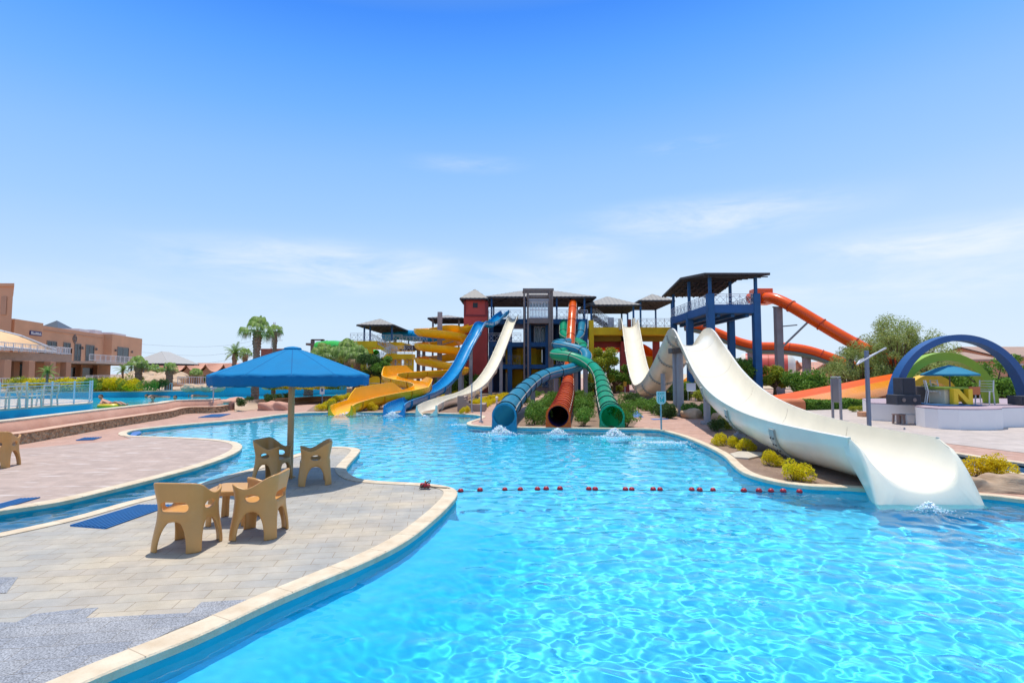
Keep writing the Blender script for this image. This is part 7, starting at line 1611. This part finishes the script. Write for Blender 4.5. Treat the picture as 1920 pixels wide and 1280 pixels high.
tree('bushy feathery tree below the tall tamarisk, behind the hedge', tg(1665, 47), Z(618, 47), 3.6, lt_, 4, n=22000, leaf=.2, clumps=44, feather=True, low=.08)
tree('low feathery tree seen through the gap between blue and green arch', tg(1760, 36), Z(664, 36), 2.4, lt_, 14, n=11000, leaf=.18, clumps=22, feather=True, low=.15)
for i, (u, Y, v, r, lab) in enumerate([(1858, 29, 672, 1.5, 'leafy green tree behind the right side of the blue arch'), (1905, 30, 668, 1.6, 'leafy green tree at the right edge of the photo'), (1826, 31, 690, 1.3, 'low leafy tree behind the small teal parasol'), (1790, 32, 694, 1.4, 'low leafy tree behind the yellow arch'), (1885, 27.5, 712, 1.0, 'dark round shrub tree beside the right foot of the green arch')]):
    tree(lab, tg(u, Y), Z(v, Y), r, lg, 20 + i, n=7000, leaf=.13, clumps=18, low=.2)
tree('green tree right of the tall grey slide column', tg(1510, 44), Z(703, 44), 2.1, lg, 5, n=9000, leaf=.2, clumps=20, low=.2); tree('green tree between the blue leg and the tall grey column', tg(1452, 46), Z(690, 46), 1.5, lmix, 6, n=7000, leaf=.18, clumps=16, low=.3)
tree('dark small tree behind the left blue leg', tg(1395, 47), Z(672, 47), 1.6, lg, 7, n=7000, leaf=.18, clumps=16, low=.3)
tree('airy green tree right of the green tube slide', tg(1128, 50), Z(655, 50), 1.6, lmix, 8, n=9000, leaf=.17, clumps=18, low=.25, trunk=.1); tree('broad green tree under the yellow bridge', tg(1152, 54), Z(668, 54), 1.7, lg, 9, n=9000, leaf=.18, clumps=18, low=.2)
tree('round topped green tree left of the yellow slide bend, left one', tg(690, 46), Z(667, 46), 1.25, ld, 10, n=9000, leaf=.14, clumps=16, low=.45, trunk=.08); tree('round topped green tree left of the yellow slide bend, right one', tg(714, 46), Z(670, 46), 1.2, lg, 11, n=9000, leaf=.14, clumps=16, low=.45, trunk=.08)
tree('grey green shrubby tree behind the bright green slide', tg(640, 64), Z(645, 64), 2.6, lg, 12, n=9000, leaf=.22, clumps=18, low=.15); tree('bushy tree right of the parasol top in the palm grove', tg(652, 60), Z(654, 60), 1.8, lmix, 13, n=9000, leaf=.2, clumps=18, low=.2); tree('bushy tree just above the parasol top', tg(575, 66), Z(652, 66), 2.4, lg, 16, n=8000, leaf=.2, clumps=18, low=.15)
tree('dark evergreen mass at the right end under the central path', tg(1112, 46), Z(715, 46), .9, ld, 17, n=3500, leaf=.14, clumps=10, low=.1)
# ---- palms
def palm(label, base, h, r, seed, fronds=34, tr=.2, skirt=True, feather=False, m=None, seg=9):
    rg = np.random.default_rng(seed); t = thing('palm_tree', label, 'palm tree', tuple(base)); B = Vector(base); T = B + Vector((rg.normal(0, .03) * h, 0, h))
    rows = []; nr = max(10, int(h / .09))
    for i in range(nr + 1):
        f = i / nr; k = tr * (1.15 - .3 * f + (.35 if f > .72 and skirt else 0) * math.sin((f - .72) / .28 * math.pi * .8 if f > .72 else 0)) * (1 + .16 * (i % 2)) ; c = B.lerp(T, f)
        rows.append([(c.x + math.cos(a) * k * (1 + .1 * math.sin(a * 5 + i)), c.y + math.sin(a) * k * (1 + .1 * math.sin(a * 5 + i)), c.z) for a in np.linspace(0, 2 * math.pi, 13)[:-1]])
    MB().grid(rows, closed=True).build('trunk', palmbark, t)
    V, F_ = [], []; Vd, Fd = [], []
    for k in range(fronds):
        a = k * 2.399 + rg.normal(0, .2); f = (k + .5) / fronds; el = math.radians(78 - 105 * f) + rg.normal(0, .08); dry = f > .9 and skirt
        d = Vector((math.cos(a) * math.cos(el), math.sin(a) * math.cos(el), math.sin(el))); side = d.cross(Vector((0, 0, 1))).normalized(); up = side.cross(d)
        L = r * rg.uniform(.85, 1.1); vv, ff = (Vd, Fd) if dry else (V, F_)
        if feather:
            pts = []; p = T.copy(); dd = d.copy()
            for s in range(8): pts.append(p.copy()); p = p + dd * (L * 1.1 / 8); dd = (dd + Vector((0, 0, -.17))).normalized()
            for s in range(1, 8):
                tt = (pts[s] - pts[s - 1]).normalized(); sd = tt.cross(Vector((0, 0, 1))).normalized()
                for q in (0, .33, .66):
                    for sg in (-1, 1):
                        b = pts[s - 1].lerp(pts[s], q); e = b + (sd * sg * .8 + tt * .7 + Vector((0, 0, -.35))).normalized() * L * .30 * (1 - abs(s / 8 - .4)); w = tt * L * .022; n0 = len(vv); vv += [tuple(b - w), tuple(b + w), tuple(e)]; ff.append((n0, n0 + 1, n0 + 2))
                n0 = len(vv); w = sd * .012 * r; vv += [tuple(pts[s - 1] - w), tuple(pts[s - 1] + w), tuple(pts[s])]; ff.append((n0, n0 + 1, n0 + 2))
        else:
            c = T + d * L * .42; n0 = len(vv); w = side * .02 * r; vv += [tuple(T - w), tuple(T + w), tuple(c)]; ff.append((n0, n0 + 1, n0 + 2))
            for j in range(seg * 2 + 1):
                g = (j - seg) / seg * 1.45; dr = d * math.cos(g) + side * math.sin(g); mid_ = c + dr * L * .30 + up * .02; tip = mid_ + (dr * .38 + Vector((0, 0, -.85 - .2 * abs(g)))).normalized() * L * .44 * rg.uniform(.8, 1.15)
                w = (side * math.cos(g) - d * math.sin(g)) * L * .022; n0 = len(vv); vv += [tuple(c), tuple(mid_ - w), tuple(mid_ + w), tuple(tip)]; ff += [(n0, n0 + 1, n0 + 2), (n0 + 1, n0 + 3, n0 + 2)]
    o = mesh_np('crown', np.array(V), np.array(F_), m or lp_); o = bpy.data.objects.new('crown', o); COL.objects.link(o); o.parent = t; o.matrix_parent_inverse = Matrix.Translation(-t.location)
    if Vd: o = bpy.data.objects.new('dry_fronds', mesh_np('dry_fronds', np.array(Vd), np.array(Fd), ldry)); COL.objects.link(o); o.parent = t; o.matrix_parent_inverse = Matrix.Translation(-t.location)
    return t
def pg(u, Y, z=.3): return Vector((X(u, Y), Y, z))
palm('tallest fan palm with a thick shaggy trunk, rising left of the parasol', pg(479, 32.7, .25), Z(620, 32.7) - .25, 1.25, 1, 22, .19)
palm('fan palm just behind and right of the tallest one', pg(513, 36, .3), Z(622, 36) - .3, .72, 2, 20, .12)
palm('feathery date palm left of the tallest palm', pg(436, 46, .8), Z(662, 46) - .8, 1.15, 3, 22, .17, feather=True); palm('small fan palm between the date palm and the tallest palm', pg(460, 48, .8), Z(664, 48) - .8, .8, 4, 20, .17)
palm('bushy fan palm above the yellow shrubs, left of the pair by the wave pool', pg(261, 39, .6), Z(684, 39) - .6, .95, 5, 22, .22); palm('fan palm right of the pair by the wave pool', pg(317, 39.5, .6), Z(691, 39.5) - .6, .72, 6, 20, .22)
palm('short palm with thin trunk in front of the restaurant terrace', pg(89, 36, .6), Z(697, 36) - .6, .75, 7, 16, .07, skirt=False, feather=True); palm('thin young palm left of the bushy fan palm', pg(232, 40, .6), Z(694, 40) - .6, .75, 8, 14, .06, skirt=False, feather=True)
palm('far palm between the two fan palms by the wave pool', pg(290, 60, .6), Z(694, 60) - .6, 1.0, 9, 20, .16); palm('far round palm in front of the scalloped villas', pg(368, 62, .6), Z(699, 62) - .6, .9, 10, 24, .16)
palm('palm trunk right of the parasol post, crown hidden behind the canopy', pg(579, 40, .2), Z(684, 40), 1.2, 11, 24, .28); palm('left fan palm of the grove behind the parasol edge', pg(606, 52, .2), Z(668, 52), 1.6, 12, 30, .28)
palm('middle fan palm of the grove behind the parasol edge', pg(648, 50, .2), Z(664, 50), 1.7, 13, 34, .30); palm('right fan palm of the grove behind the parasol edge', pg(668, 49, .2), Z(672, 49), 1.5, 14, 30, .28)

def litter(name, label, pts, n, size, m, seed):
    rg = np.random.default_rng(seed); P2 = np.array([tuple(G(u, v))[:2] for u, v in pts]); c = P2[rg.integers(0, len(P2), n)] + rg.normal(0, .38, (n, 2)); c = np.c_[c, np.full(n, .016)]
    v, f = leaf_mesh(c, size, rg, up=0); v[:, 2] = .014 + np.abs(v[:, 2] - .016) * .35; o = bpy.data.objects.new(name, mesh_np(name, v, f, m)); COL.objects.link(o); tag(o, label, None, None, 'stuff')
litter('fallen_leaves', 'dry leaves and clods on the soil bed under the big slide', [(1489, 895), (1442, 874), (1395, 850), (1374, 843), (1430, 865), (1470, 880), (1540, 898), (1560, 880), (1500, 870), (1600, 900)], 1500, .035, ldry, 5)
litter('fallen_leaves', 'dry leaves on the beds between the tube slides', [(1000, 793), (1030, 770), (1070, 790), (1120, 780), (1090, 770)], 900, .05, ldry, 6)
